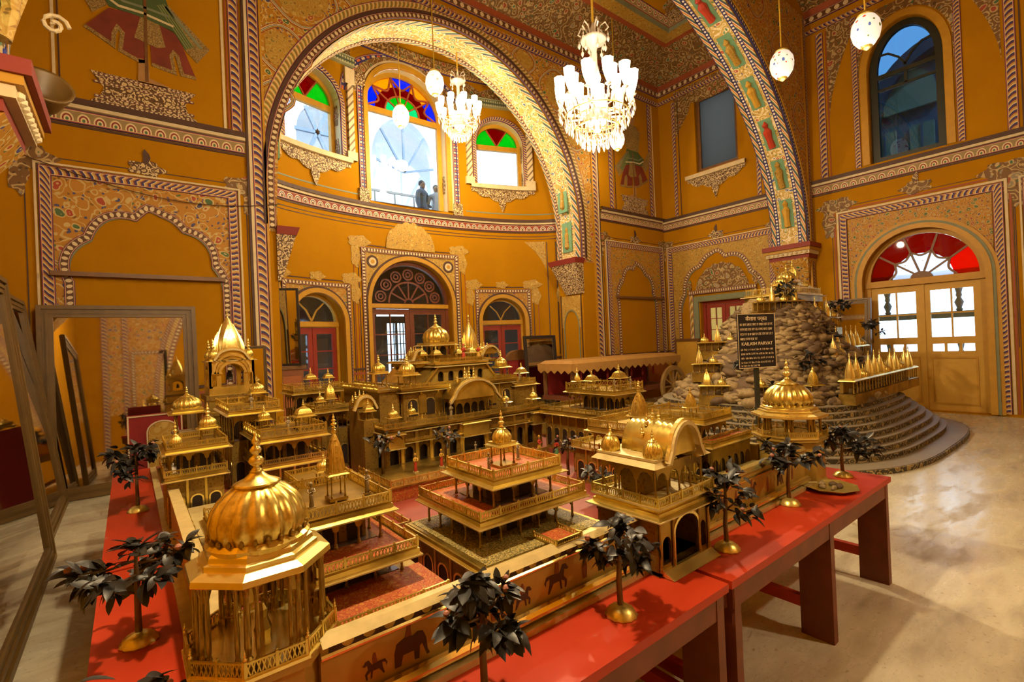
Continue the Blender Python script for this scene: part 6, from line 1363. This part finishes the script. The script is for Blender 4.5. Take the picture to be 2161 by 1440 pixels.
figure('pale guard figurine before the great palace gate', 'guard', 2.12, 3.22, .80, .085); figure('pale figurine on the roof of the square-cupola pavilion', 'guard', .80, 3.40, 1.13, .10); figure('pale figurine on the bare railed roof', 'guard', .68, 3.90, 1.26, .10)
figure('pale figurine on the right roof terrace of the palace', 'guard', 2.95, 3.66, 1.265, .10)
# ================================================================ stepped mountain
MCX, MCY, MAX_, MAY = 8.55, 3.75, 2.75, 2.25
def sup(a, b, n=72, e=3.2):
    out = []
    for i in range(n):
        t = 2*pi*i/n; c, s = cos(t), sin(t); out.append((MCX+a*math.copysign(abs(c)**(2/e), c), MCY+b*math.copysign(abs(s)**(2/e), s)))
    return out
mt = thing('mountain_model', 'stepped painted mountain model crowded with rocks, right of the palace', 'mountain model', (MCX, MCY, 0))
put('step', MB().prism(sup(MAX_, MAY), 0, .055).build('step', [M['step']]), mt); put('step_edge', MB().prism(sup(MAX_-.02, MAY-.02), .055, .06).build('step_edge', M['step_top']), mt)
for i in range(8):
    a = MAX_-.30-i*.088; b = MAY-.25-i*.075; z0 = .055+i*.072
    put('step', MB().prism(sup(a, b), z0, z0+.062).build('step', [M['step']]), mt); put('step_edge', MB().prism(sup(a+.008, b+.008), z0+.062, z0+.074).build('step_edge', M['step_top']), mt)
ZB = .055+8*.072
mb = MB(); mb.smooth = True; N = 40; rings = ((1.80, 1.44, ZB), (1.72, 1.38, ZB+.15), (1.40, 1.16, ZB+.36), (1.28, 1.08, ZB+.60), (.92, .82, ZB+.86), (.80, .74, ZB+1.14), (.50, .50, ZB+1.40), (.30, .30, ZB+1.55))
vs = []; r2 = random.Random(5)
for a, b, z in rings:
    for p in sup(a, b, N, 2.4): vs.append((p[0]+r2.uniform(-.05, .05), p[1]+r2.uniform(-.05, .05), z+r2.uniform(-.03, .03)))
mb.add(vs, [(i*N+k, i*N+(k+1) % N, (i+1)*N+(k+1) % N, (i+1)*N+k) for i in range(len(rings)-1) for k in range(N)]+[tuple((len(rings)-1)*N+k for k in range(N))]); put('core', mb.build('core', M['rock_dark']), mt)
import mathutils
def rock_mesh(seed, mat): return rock_src(seed).build('rock', M[mat])
def rock_src(seed):
    rr = random.Random(seed); mb = MB(); mb.smooth = True; ph = [rr.uniform(0, 6) for _ in range(6)]; sx, sy, sz = 1.0, rr.uniform(.5, .8), rr.uniform(.42, .62)
    n, m = 9, 6; vs = [(0, 0, sz)]
    for i in range(1, m):
        t = pi*i/m
        for k in range(n):
            a = 2*pi*k/n; q = 1+.16*sin(2*a+ph[0])+.13*sin(3*a+ph[1]+t)+.10*sin(5*a+ph[2]); vs.append((sx*sin(t)*cos(a)*q, sy*sin(t)*sin(a)*q, sz*cos(t)*(1+.1*sin(a*2+ph[3]))))
    vs.append((0, 0, -sz)); fs = [(0, 1+k, 1+(k+1) % n) for k in range(n)]
    for i in range(m-2):
        for k in range(n): fs.append((1+i*n+k, 1+(i+1)*n+k, 1+(i+1)*n+(k+1) % n, 1+i*n+(k+1) % n))
    L = len(vs)-1; fs += [(L, 1+(m-2)*n+(k+1) % n, 1+(m-2)*n+k) for k in range(n)]
    mb.add(vs, fs); return mb
ROCKS = [rock_mesh(i, 'rock' if i % 4 else 'rock_dark') for i in range(8)]
rr = random.Random(21); cnt = 0
def core_at(t, ang):
    """point on the mountain side: t 0..1 up, ang"""
    q = t*(len(rings)-1); i = min(int(q), len(rings)-2); f = q-i; A_, B_ = rings[i], rings[i+1]; a = A_[0]+(B_[0]-A_[0])*f; b = A_[1]+(B_[1]-A_[1])*f; z = A_[2]+(B_[2]-A_[2])*f
    c, s = cos(ang), sin(ang); e = 2.4
    return Vector((MCX+a*math.copysign(abs(c)**(2/e), c), MCY+b*math.copysign(abs(s)**(2/e), s), z))
while cnt < 298:
    t = rr.random()**1.0*.97; ang = rr.uniform(pi*.78, pi*1.72)
    p = core_at(t, ang); s = rr.uniform(.075, .145)*(1.05-.2*t)
    put('rock', rr.choice(ROCKS), mt, p, (s, s, s*rr.uniform(.8, 1.2)), (rr.uniform(-.3, .3), rr.uniform(-.3, .3), rr.uniform(-.4, .4)+ang+pi/2)); cnt += 1
fm = MB(); fm.smooth = True; rk = [rock_src(i) for i in range(6)]
for i in range(1300):
    t = rr.random()*.98; ang = rr.uniform(pi*.72, pi*1.80); p = core_at(t, ang); s = rr.uniform(.035, .085)
    mt_ = Matrix.Translation(p) @ mathutils.Euler((rr.uniform(-.4, .4), rr.uniform(-.4, .4), rr.uniform(-.5, .5)+ang+pi/2)).to_matrix().to_4x4() @ Matrix.Diagonal((s*1.25, s, s*.9, 1)); src = rk[i % 6]
    fm.cur = 0 if i % 3 else 1; fm.add([mt_ @ Vector(v) for v in src.v], src.f)
o = put('small_rocks', fm.build('small_rocks', [M['rock'], M['rock_dark']]), mt); o['kind'] = 'stuff'
# shrines on the mountain
MS = 'small gilded shrines on the mountain model'
def shrine(label, p, s, kinds, rz=0):
    t = thing('mountain_shrine', label, 'shrine', p, MS, (0, 0, rz)); n = len(kinds); w = s*.5*n
    put('base', MB().box(-w-.02, w+.02, -s*.4, s*.4, -.12, .02).build('base', M['gold_dull']), t, local=True); put('back_wall', MB().box(-w, w, s*.18, s*.34, .03, s*.75).build('back_wall', M['gilt_wall']), t, local=True)
    for i in range(2*n+1): put('column', UC, t, (-w+i*s*.5, -s*.30, .03), (s*.085, s*.085, s*.74), local=True)
    put('eave', MB().frus((-w-.025, w+.025, -s*.42, s*.40), s*.77, (-w-.02, w+.02, -s*.40, s*.38), s*.80).frus((-w-.02, w+.02, -s*.40, s*.38), s*.80, (-w, w, -s*.34, s*.34), s*.86).build('eave', M['gold']), t, local=True)
    for i, k in enumerate(kinds):
        x = -w+s*(i+.5)
        if k == 's': put('spire', UK, t, (x, 0, s*.84), (s*.20, s*.20, s*1.2), local=True); put('finial', UF, t, (x, 0, s*1.98), (s*.16, s*.16, s*.3), local=True)
        elif k == 'd': put('dome', UD, t, (x, 0, s*.84), (s*.30, s*.30, s*.36), local=True); put('finial', UF, t, (x, 0, s*1.28), (s*.18, s*.18, s*.3), local=True)
        elif k == 't': put('spire', US, t, (x, 0, s*.84), (s*.26, s*.26, s*1.2), local=True)
    return t
def mp(px, py, depth): # helper used only to read places off the plan
    pass
import mathutils
shrine('long row of gilded shrines on the top step at the front right of the mountain', (8.98, 2.38, ZB+.12), .25, 'ssdsssdssdss', 0.0)
shrine('gilded shrine row higher up the right flank of the mountain', (9.35, 2.92, ZB+.52), .24, 'sdsssd', 0.02); shrine('pair of gilded shrines above the front step, middle of the mountain', (8.30, 2.75, ZB+.44), .22, 'sd', -.1)
shrine('gilded shrine row near the mountain top, below the crowning temple', (9.15, 3.20, ZB+1.02), .24, 'sdsd', 0.0); shrine('single gilded shrine on the top step left of the mountain dome kiosk', (7.35, 2.74, ZB+.10), .20, 't', -.35); shrine('single gilded shrine at the left foot of the mountain rocks', (6.95, 3.25, ZB+.10), .19, 'd', -.7)
shrine('little gilded shrine pair at the far left foot of the mountain', (6.78, 3.85, ZB+.10), .20, 'td', -1.1); shrine('gilded shrine with a spire on the left flank of the mountain', (7.10, 4.15, ZB+.40), .20, 'sd', -1.0); shrine('gilded shrine pair high on the left shoulder of the mountain', (7.55, 4.2, ZB+.72), .20, 'dsd', -.9)
shrine('gilded shrine row on the left shoulder just below the summit', (8.05, 3.45, ZB+1.32), .20, 'dsds', -.5); shrine('small gilded shrine beside the signboard post on the mountain', (7.85, 2.62, ZB+.10), .18, 'd', -.15)
t = thing('summit_temple', 'gilded temple platform crowning the mountain model', 'model temple', (8.7, 3.7, ZB+1.6), None)
slab(t, (8.30, 9.55, 3.35, 4.10), ZB+1.50, ZB+1.60, 'gold_dull', 'platform'); eave(t, (8.30, 9.55, 3.35, 4.10), ZB+1.60, .05, .03); rails(t, (8.32, 9.53, 3.37, 4.08), ZB+1.63, .10, 'flr', 'i')
for i, (x, y, s) in enumerate(((8.45, 3.55, .09), (8.75, 3.6, .13), (9.05, 3.62, .10), (9.35, 3.55, .08))): kiosk(t, x, y, ZB+1.63, s, ('dome', 'dome', 'spire', 'dome')[i], s*1.4, .9, fin=s*.9)
slab(t, (8.6, 9.5, 3.45, 3.9), ZB+1.2, ZB+1.50, 'dado_d', 'grotto_front')
for i, (x, y, z, s) in enumerate(((9.95, 2.75, ZB+.75, .45), (8.75, 2.62, ZB+.12, .5), (7.55, 2.85, ZB+.35, .4), (9.75, 3.15, ZB+1.15, .4), (8.55, 2.95, ZB+.62, .4), (8.6, 3.25, ZB+1.05, .4), (8.2, 3.4, ZB+1.42, .4), (7.2, 3.6, ZB+.35, .38), (8.05, 2.75, ZB+.25, .42), (7.0, 2.98, ZB+.02, .36))):
    tree(('dark bushy tree on the mountain rocks, %s' % ('right flank by the yellow door', 'left of the long shrine row', 'above the signboard post', 'below the mirror', 'in the middle of the front face', 'under the summit', 'left of the summit temple', 'on the left shoulder', 'right of the signboard', 'at the left corner of the steps')[i]), x, y, z, s, .34, 70, 40+i, .09, False, 'dark trees on the mountain model', True, 0, .3)
# ================================================================ signboard
sg = thing('signboard', 'black signboard with two cream title lines and rows of text on a post', 'sign', (4.87, 2.32, 0), rot=(0, 0, -.42))
put('post', MB().box(-.022, .022, -.012, .012, 0, 1.36).build('post', M['frame_dark']), sg, local=True); put('foot', MB().box(-.16, .16, -.16, .16, 0, .03).build('foot', M['frame_dark']), sg, local=True)
put('board', MB().box(-.215, .215, -.028, -.012, 1.30, 1.83).build('board', M['sign']), sg, local=True)
strip_f = lambda a, b, o: (a, -.028-o, b)
put('board_edge', strip_mesh(strip_f, [(-.213, 1.302), (-.213, 1.828), (.213, 1.828), (.213, 1.302)], .006, .002, closed=True).build('board_edge', M['line_cream']), sg, local=True)
def text(body, x, z, size):
    cu = bpy.data.curves.new('sign_title', 'FONT'); cu.body = body; cu.size = size; cu.align_x = 'CENTER'; cu.extrude = .0008; cu.materials.append(M['sign_text'])
    o = bpy.data.objects.new('sign_title', cu); COL.objects.link(o); o.parent = sg; o.location = (x, -.0292, z); o.rotation_euler = (pi/2, 0, 0)
    me = bpy.data.meshes.new_from_object(o.evaluated_get(bpy.context.evaluated_depsgraph_get())); bpy.data.objects.remove(o)
    return put('sign_title', me, sg, (x, -.0292, z), None, (pi/2, 0, 0), local=True)
text('\u0915\u0948\u0932\u093e\u0936 \u092a\u0930\u094d\u0935\u0924', 0, 1.765, .052); text('KAILASH PARVAT', 0, 1.522, .046)
rs = random.Random(3); rowsz = [(1.715, 1.0), (1.668, 1.0), (1.621, 1.0), (1.574, .52), (1.472, 1.0), (1.430, 1.0), (1.388, 1.0), (1.346, 1.0), (1.315, .55)]
for ri, (z, f) in enumerate(rowsz):      # body text too small to read in the photo: rows of word-shaped strokes
    mb = MB(); x = -.19; end = -.19+.38*f; up = ri < 4
    while x < end:
        wl = rs.choice((2, 3, 4, 5, 6)); x1 = min(end, x+wl*.0085)
        if up: mb.box(x, x1, -.0298, -.029, z+.019, z+.0215)
        q = x
        while q < x1-.004: hgt = rs.choice((.015, .019, .019)); mb.box(q+.001, q+.0028, -.0298, -.029, z, z+hgt); mb.box(q+.001, q+.0065, -.0298, -.029, z+rs.choice((0, .008, .014)), z+rs.choice((.003, .011, .017))) if rs.random() < .8 else None; q += .0085
        x = x1+.008
    put('text_row', mb.build('text_row', M['sign_text']), sg, local=True)
# ================================================================ mirrors
def mirror(label, w, h, f, base, rz, tilt, mat='mirror_frame', depth=.05, group=None, name='mirror'):
    """standing mirror: base = middle of its bottom edge, facing -y before rz, leaning back by tilt"""
    t = thing(name, label, 'mirror', base, group, (tilt, 0, rz)) if False else thing(name, label, 'mirror', base, group)
    t.rotation_euler = (-tilt, 0, rz)
    fn = lambda a, b, o: (a, -o, b)
    put('glass', MB().plate([(-w/2+f*.8, f*.8), (w/2-f*.8, f*.8), (w/2-f*.8, h-f*.8), (-w/2+f*.8, h-f*.8)], [], fn, .005, .015).build('glass', M['mirror']), t, local=True)
    for nm, a0, a1, b0, b1 in (('frame_rail', -w/2, w/2, 0, f), ('frame_rail', -w/2, w/2, h-f, h), ('frame_stile', -w/2, -w/2+f, f, h-f), ('frame_stile', w/2-f, w/2, f, h-f)):
        mb = MB(); mb.plate([(a0, b0), (a1, b0), (a1, b1), (a0, b1)], [], fn, -.01, depth*.6); put(nm, mb.build(nm, M[mat]), t, local=True)
    for q, d, wd in ((.18, depth, f*.30), (.62, depth*.8, f*.18)):
        put('frame_bead', strip_mesh(fn, [(-w/2+f*q, f*q), (-w/2+f*q, h-f*q), (w/2-f*q, h-f*q), (w/2-f*q, f*q)], wd, d, closed=True).build('frame_bead', M[mat]), t, local=True)
    put('back_board', MB().plate([(-w/2+.01, .01), (w/2-.01, .01), (w/2-.01, h-.01), (-w/2+.01, h-.01)], [], fn, -.02, 0).build('back_board', M['frame_wood']), t, local=True)
    return t
mirror('wide olive-framed mirror leaning on the front wall under the left niche', 1.58, 2.33, .15, (-.045, 7.82, 0), -.0, .06)
mirror('tall framed mirror at the left edge nearest the camera, leaning on the left wall', 2.3, 2.35, .13, (-.57, 4.53, 0), pi/2, .10)
mirror('tall framed mirror on the left wall beyond the nearest one', 1.5, 2.36, .13, (-.64, 7.0, 0), pi/2, .13)
mirror('dark-framed mirror propped high in front of the left apse door', .46, 1.28, .04, (2.06, 8.66, 1.42), -.35, -.10, 'mirror_frame_b'); 
st = thing('mirror_stand', 'low dark cabinet under the mirror by the left apse door', 'cabinet', (2.1, 8.75, 0)); put('cabinet_body', MB().box(1.88, 2.30, 8.60, 8.92, 0, 1.36).build('cabinet_body', M['dado_d']), st); put('cabinet_top', MB().box(1.87, 2.34, 8.57, 8.95, 1.36, 1.42).build('cabinet_top', M['frame_wood']), st); put('cabinet_door', MB().box(1.92, 2.26, 8.585, 8.60, .15, 1.25).build('cabinet_door', M['dado']), st)
mirror('small pale mirror behind the tall left temple', .32, 1.76, .04, (1.45, 7.90, 0), -.05, .05)
mirror('black-framed mirror standing right of the right apse door', .80, 1.78, .07, (7.08, 7.95, 0), -.18, .08, 'mirror_frame_b')
mirror('large framed mirror leaning behind the mountain by the yellow door', .85, 2.26, .11, (11.62, 3.70, 0), -pi/2, .10)
# picture-like pale panel by the red door
pp = thing('framed_panel', 'pale yellow framed panel leaning left of the red door', 'panel', (11.72, 7.38, 0), rot=(0, 0, -pi/2)); put('panel', MB().box(-.33, .33, -.01, .01, .05, 1.50).build('panel', M['door_yellow']), pp, local=True)
for nm, a in (('frame_rail', (-.36, .36, -.03, .03, 1.48, 1.55)), ('frame_rail', (-.36, .36, -.03, .03, 0, .07)), ('frame_stile', (-.36, -.31, -.03, .03, .07, 1.48)), ('frame_stile', (.31, .36, -.03, .03, .07, 1.48))): put(nm, MB().box(*a).build(nm, M['frame_wood']), pp, local=True)
# red painted panel by the big mirror
rp = thing('red_screen', 'dark red board with a cream arch standing behind the left tree', 'panel', (.15, 5.75, 0)); put('board', MB().box(-.03, .40, 5.73, 5.77, 0, 1.12).build('board', M['cloth_red']), rp); put('board_edge', strip_mesh(lambda a, b, o: (a, 5.73-o, b), [(-.02, .02), (-.02, 1.11), (.39, 1.11), (.39, .02)], .012, .006).build('board_edge', M['line_cream']), rp); put('painted_arch', strip_mesh(lambda a, b, o: (a, 5.73-o, b), arch_path(.24, .12, .95, .10, .5, 14), .012, .006).build('painted_arch', M['line_cream']), rp); put('arch_field', MB().plate(arch_path(.24, .11, .95, .09, .5, 14), [], lambda a, b, o: (a, 5.73-o, b), 0, .004).build('arch_field', M['flor_gold']), rp)
# ================================================================ canopied cart behind the model
ct = thing('canopied_cart', 'wooden cart with a scalloped ochre canopy, red hangings and a spoked wheel', 'cart', (8.5, 7.2, 0)); 
put('canopy_top', MB().frus((6.75, 10.4, 6.75, 7.75), 1.16, (6.85, 10.3, 6.85, 7.65), 1.24).build('canopy_top', M['cloth_gold']), ct)
pts = [(10.4, 1.18), (6.75, 1.18)]
for i in range(18): c = 6.75+3.65*(i+.5)/18; pts += [(c-.10, 1.05), (c, .98), (c+.10, 1.05)]
put('canopy_valance', MB().plate(pts, [], lambda a, b, o: (a, 6.75-o, b), 0, .01).build('canopy_valance', M['cloth_gold']), ct)
pts = [(7.75, 1.18), (6.75, 1.18)]
for i in range(5): c = 6.75+1.0*(i+.5)/5; pts += [(c-.10, 1.05), (c, .98), (c+.10, 1.05)]
put('canopy_valance', MB().plate(pts, [], lambda a, b, o: (6.75-o, a, b), 0, .01).build('canopy_valance', M['cloth_gold']), ct)
for x in (6.85, 8.5, 10.3):
    for y in (6.85, 7.65): put('post', MB().box(x-.03, x+.03, y-.03, y+.03, .5, 1.18).build('post', M['frame_wood']), ct)
put('bed', MB().box(6.8, 10.35, 6.82, 7.7, .44, .52).build('bed', M['door_brown']), ct); put('hanging', MB().box(6.9, 10.2, 7.60, 7.63, .52, 1.14).build('hanging', M['cloth_red']), ct); put('seat', MB().box(7.4, 9.4, 7.1, 7.5, .52, .72).build('seat', M['cloth_red']), ct)
for i, x in enumerate((7.2, 7.6, 8.0, 8.8, 9.2, 9.6)): put('tassel', MB().lathe([(.012,0), (.03,.05), (.02,.16), (.008,.22)], 8, (x, 6.95, .78)).build('tassel', M['cloth_red']), ct)
def wheel(x, y):
    w = put('wheel', wheel_rim(), ct, (x, y, .48))
    put('hub', MB().lathe([(.05,-.07), (.08,-.05), (.08,.05), (.05,.07)], 12).build('hub', M['wood']), w, (x, y, .48), None, (pi/2, 0, 0))
    for k in range(12): a = 2*pi*k/12; put('spoke', MB().bar((.06*cos(a), 0, .06*sin(a)), (.40*cos(a), 0, .40*sin(a)), .035, .03).build('spoke', M['wood']), w, (x, y, .48))
def wheel_rim():
    mb = MB(); n = 32; vs = []
    for k in range(n):
        a = 2*pi*k/n
        for r, y in ((.38,-.03), (.48,-.03), (.48,.03), (.38,.03)): vs.append((r*cos(a), y, r*sin(a)))
    return mb.add(vs, [(4*k+j, 4*k+(j+1) % 4, 4*((k+1) % n)+(j+1) % 4, 4*((k+1) % n)+j) for k in range(n) for j in range(4)]).build('wheel', M['wood'])
wheel(9.95, 6.66); wheel(9.95, 7.85)
# red chair in the apse
ch = thing('carved_chair', 'red upholstered chair with a dark carved back, left of the black-framed mirror', 'chair', (6.95, 8.4, 0)); put('seat', MB().box(6.65, 7.25, 8.15, 8.65, .42, .52).build('seat', M['cloth_red']), ch); put('backrest', MB().box(6.65, 7.25, 8.6, 8.68, .52, 1.35).build('backrest', M['cloth_red']), ch); put('crest', MB().plate(arch_path(6.95, .32, 1.32, .16, 1.25, 14), [], lambda a, b, o: (a, 8.58-o, b), -.12, 0).build('crest', M['frame_wood']), ch)
for x in (6.67, 7.23):
    for y in (8.18, 8.62): put('leg', MB().box(x-.03, x+.03, y-.03, y+.03, 0, .42).build('leg', M['frame_wood']), ch)
# brass tray on the table
tr = thing('brass_tray', 'shallow octagonal brass tray of offerings at the right end of the table', 'tray', (3.32, 1.17, .68)); put('tray_dish', MB().lathe([(.11,0), (.15,.02), (.155,.022), (.14,.012), (.02,.010)], 8, (3.32, 1.17, .681)).build('tray_dish', M['brass']), tr)
for i in range(5): put('offering', ROCKS[i], tr, (3.32+.05*cos(i*1.3), 1.17+.05*sin(i*1.3), .70), (.03, .03, .03))
# ================================================================ hanging lamps
def globe(label, x, y, z, r, hot, rz=0):
    t = thing('globe_lamp', label, 'lamp', (x, y, z), 'painted glass globe lamps'); mb = MB(); mb.smooth = True
    mb.lathe([(.34*r,-1.22*r), (.55*r,-1.10*r), (.86*r,-.65*r), (1.0*r,-.05*r), (.92*r,.55*r), (.66*r,1.0*r), (.45*r,1.15*r)], 24); put('globe', mb.build('globe', M['globe_hot' if hot else 'globe']), t, local=True)
    mb = MB(); mb.smooth = True; mb.lathe([(.48*r,1.12*r), (.56*r,1.18*r), (.50*r,1.30*r), (.22*r,1.42*r), (.10*r,1.6*r)], 16); put('cap', mb.build('cap', M['brass']), t, local=True)
    mb = MB(); mb.smooth = True; mb.lathe([(.05*r,-1.5*r), (.22*r,-1.38*r), (.40*r,-1.26*r), (.36*r,-1.18*r)], 16); put('finial', mb.build('finial', M['brass']), t, local=True)
    put('cord', MB().tube([(0, 0, 1.55*r), (0, 0, ZC-z-.02 if y < 8.08 else 8.58-z)], .011, 5).build('cord', M['rope_yellow']), t, local=True)
    l = bpy.data.lights.new('globe_bulb', 'POINT'); l.energy = 34 if hot else 9; l.color = LIGHT_COL; l.shadow_soft_size = r*.9
    o = bpy.data.objects.new('globe_bulb', l); COL.objects.link(o); o.parent = t; o.location = (0, 0, -2.0*r)
globe('glowing painted globe lamp hanging upper left of the small chandelier', 4.71, 8.02, 6.60, .175, True); globe('glowing painted globe lamp hanging low before the tall apse window', 4.62, 9.3, 6.45, .175, True)
globe('small glowing globe lamp beside the right foot of the great arch', 8.6, 8.35, 6.00, .165, True); globe('glowing globe lamp just under the large chandelier', 9.01, 7.24, 6.21, .175, True)
globe('painted globe lamp with red dots in front of the transverse arch', 8.75, 3.52, 6.10, .185, False); globe('painted globe lamp at top right before the dark arched window', 8.01, 2.14, 5.67, .175, False)
def chandelier(label, key, x, y, z, R_, n, tiers, ztop, sh):
    """z is the ring height; glass tulip shades on curved arms, bead curtains below, stem and crown above"""
    t = thing('chandelier', label, 'chandelier', (x, y, z)); k = R_/.6
    mb = MB(); mb.smooth = True; mb.lathe([(.02*k,-.42*k), (.06*k,-.34*k), (.16*k,-.22*k), (.20*k,-.12*k), (.10*k,-.02*k), (.05*k,.15*k), (.06*k,.35*k), (.10*k,.50*k), (.05*k,.70*k), (.045*k,.95*k), (.07*k,1.05*k), (.20*k,1.10*k), (.22*k,1.14*k), (.05*k,1.18*k), (.05*k,1.3*k), (.02*k,1.42*k)], 20); put('stem', mb.build('stem', M['crystal']), t, local=True)
    mb = MB(); mb.smooth = True; mb.lathe([(.10,.0), (.18,.10), (.30,.30), (.42,.55), (.46,.80), (.50,1.0)], 16, mod=lambda q, r, zz: r*(1.0 if q % 2 else (.94 if zz < .9 else .88))); SH = mb.build('shade', M['shade_hot'])
    mb = MB(); mb.smooth = True; mb.lathe([(.02,-.30), (.20,-.26), (.30,-.16), (.12,-.08), (.10,0)], 12); CUP = mb.build('cup', M['crystal'])
    mb = MB(); mb.smooth = True; mb.lathe([(.01,-1.0), (.16,-.80), (.20,-.62), (.05,-.45), (.09,-.30), (.03,-.15), (.02,0)], 6); DR = mb.build('drop', M['crystal'])
    for ti, (rr_, zz, m, s) in enumerate(tiers):
        for i in range(m):
            a = 2*pi*(i+.5*ti)/m; c, s_ = cos(a), sin(a)
            arm = put('arm', MB().tube([(.08*k*c, .08*k*s_, -.10*k), (rr_*.45*c, rr_*.45*s_, zz-.26*k), (rr_*.85*c, rr_*.85*s_, zz-.24*k), (rr_*c, rr_*s_, zz-.06*k)], [.018*k, .016*k, .014*k, .012*k], 6).build('arm', M['crystal']), t, local=True)
            put('cup', CUP, t, (rr_*c, rr_*s_, zz), s*.5, local=True); put('shade', SH, t, (rr_*c, rr_*s_, zz), (s*.52, s*.52, s*.95), local=True)
            for d in (-.35, 0, .35): put('drop', DR, t, (rr_*1.02*cos(a+d*.35), rr_*1.02*sin(a+d*.35), zz-.10*k), (.10*k, .10*k, .17*k), local=True)
    for rr_, zz, m in ((.72*R_, -.18*k, 26), (.58*R_, -.30*k, 22), (.44*R_, -.40*k, 18), (.86*R_, -.10*k, 30), (.25*R_, -.46*k, 10)):
        for i in range(m): a = 2*pi*i/m; put('drop', DR, t, (rr_*cos(a), rr_*sin(a), zz), (.11*k, .11*k, .20*k), local=True)
        mb = MB(); pts = [(rr_*cos(2*pi*i/24), rr_*sin(2*pi*i/24), zz) for i in range(25)]; mb.tube(pts, .010*k, 5); put('drop_ring', mb.build('drop_ring', M['brass']), t, local=True)
    for i in range(6):
        a = 2*pi*i/6; pts = [(.05*k*cos(a), .05*k*sin(a), 1.16*k), (.12*k*cos(a), .12*k*sin(a), 1.34*k), (.20*k*cos(a), .20*k*sin(a), 1.38*k), (.25*k*cos(a), .25*k*sin(a), 1.28*k), (.20*k*cos(a), .20*k*sin(a), 1.24*k)]; put('crown_scroll', MB().tube(pts, .013*k, 6).build('crown_scroll', M['crystal']), t, local=True)
        for rr_, zz in ((.24*k, 1.22*k), (.19*k, 1.08*k)): put('drop', DR, t, (rr_*cos(a), rr_*sin(a), zz), (.14*k, .14*k, .18*k), local=True)
    put('cord', MB().tube([(0, 0, 1.40*k), (0, 0, ztop-z)], .016, 6).build('cord', M['rope_yellow']), t, local=True)
    L_ = LIGHTS[key]
    l = bpy.data.lights.new('chandelier_bulb', 'POINT'); l.energy = L_[3]*.8; l.color = LIGHT_COL; l.shadow_soft_size = .07
    o = bpy.data.objects.new('chandelier_bulb', l); COL.objects.link(o); o.parent = t; o.location = (0, 0, -.72*k)
    for i in range(2):
        l = bpy.data.lights.new('chandelier_bulb', 'POINT'); l.energy = L_[3]*.12; l.color = LIGHT_COL; l.shadow_soft_size = .15
        o = bpy.data.objects.new('chandelier_bulb', l); COL.objects.link(o); o.parent = t; o.location = (R_*1.3*cos(pi*i+.6), R_*1.3*sin(pi*i+.6), .30*k)
    return t
chandelier('large crystal chandelier with glowing tulip shades under the transverse arch', 'big', 5.13, 4.45, 4.78, .50, 12, ((.50, .12, 12, .30), (.30, .20, 6, .28)), 8.13, .3)
chandelier('smaller crystal chandelier hanging in the great arch of the apse', 'small', 5.62, 8.62, 6.38, .42, 10, ((.42, .10, 10, .26), (.22, .16, 5, .24)), 7.80, .26)
chandelier('crystal chandelier above the front of the model', 'third', .85, 1.78, 4.25, .42, 10, ((.42, .10, 10, .26),), ZC, .26)
chandelier('unseen crystal chandelier added behind the camera to light the model front', 'rear', 4.0, -1.6, 4.6, .42, 10, ((.42, .10, 10, .26),), ZC, .26)  # added lamp, out of view, brightens the model's front wall and table apron
# brown drum-shaped object on the left arch foot
dr = thing('drum_shade', 'dusty brown drum-shaped shade fixed on the left foot of the arch', 'lamp shade', (-.50, 5.22, 3.72)); mb = MB(); mb.smooth = True; mb.lathe([(.05,-.10), (.11,-.08), (.17,.10), (.175,.12), (.15,.115), (.10,-.04)], 18); o = put('shade', mb.build('shade', M['mirror_frame']), dr, (-.46, 5.24, 3.74), None, (1.0, .5, 0))

cb = thing('strung_cable', 'thin black cable strung across the left niche to the arch', 'cable', (.4, 8.0, 3.9))
pts = [(-.95+2.85*i/16, YW-.06, 4.12-.28*sin(pi*i/16*.9)-.12*i/16) for i in range(17)]
put('cable', MB().tube(pts, .006, 5).build('cable', M['line_dark']), cb)
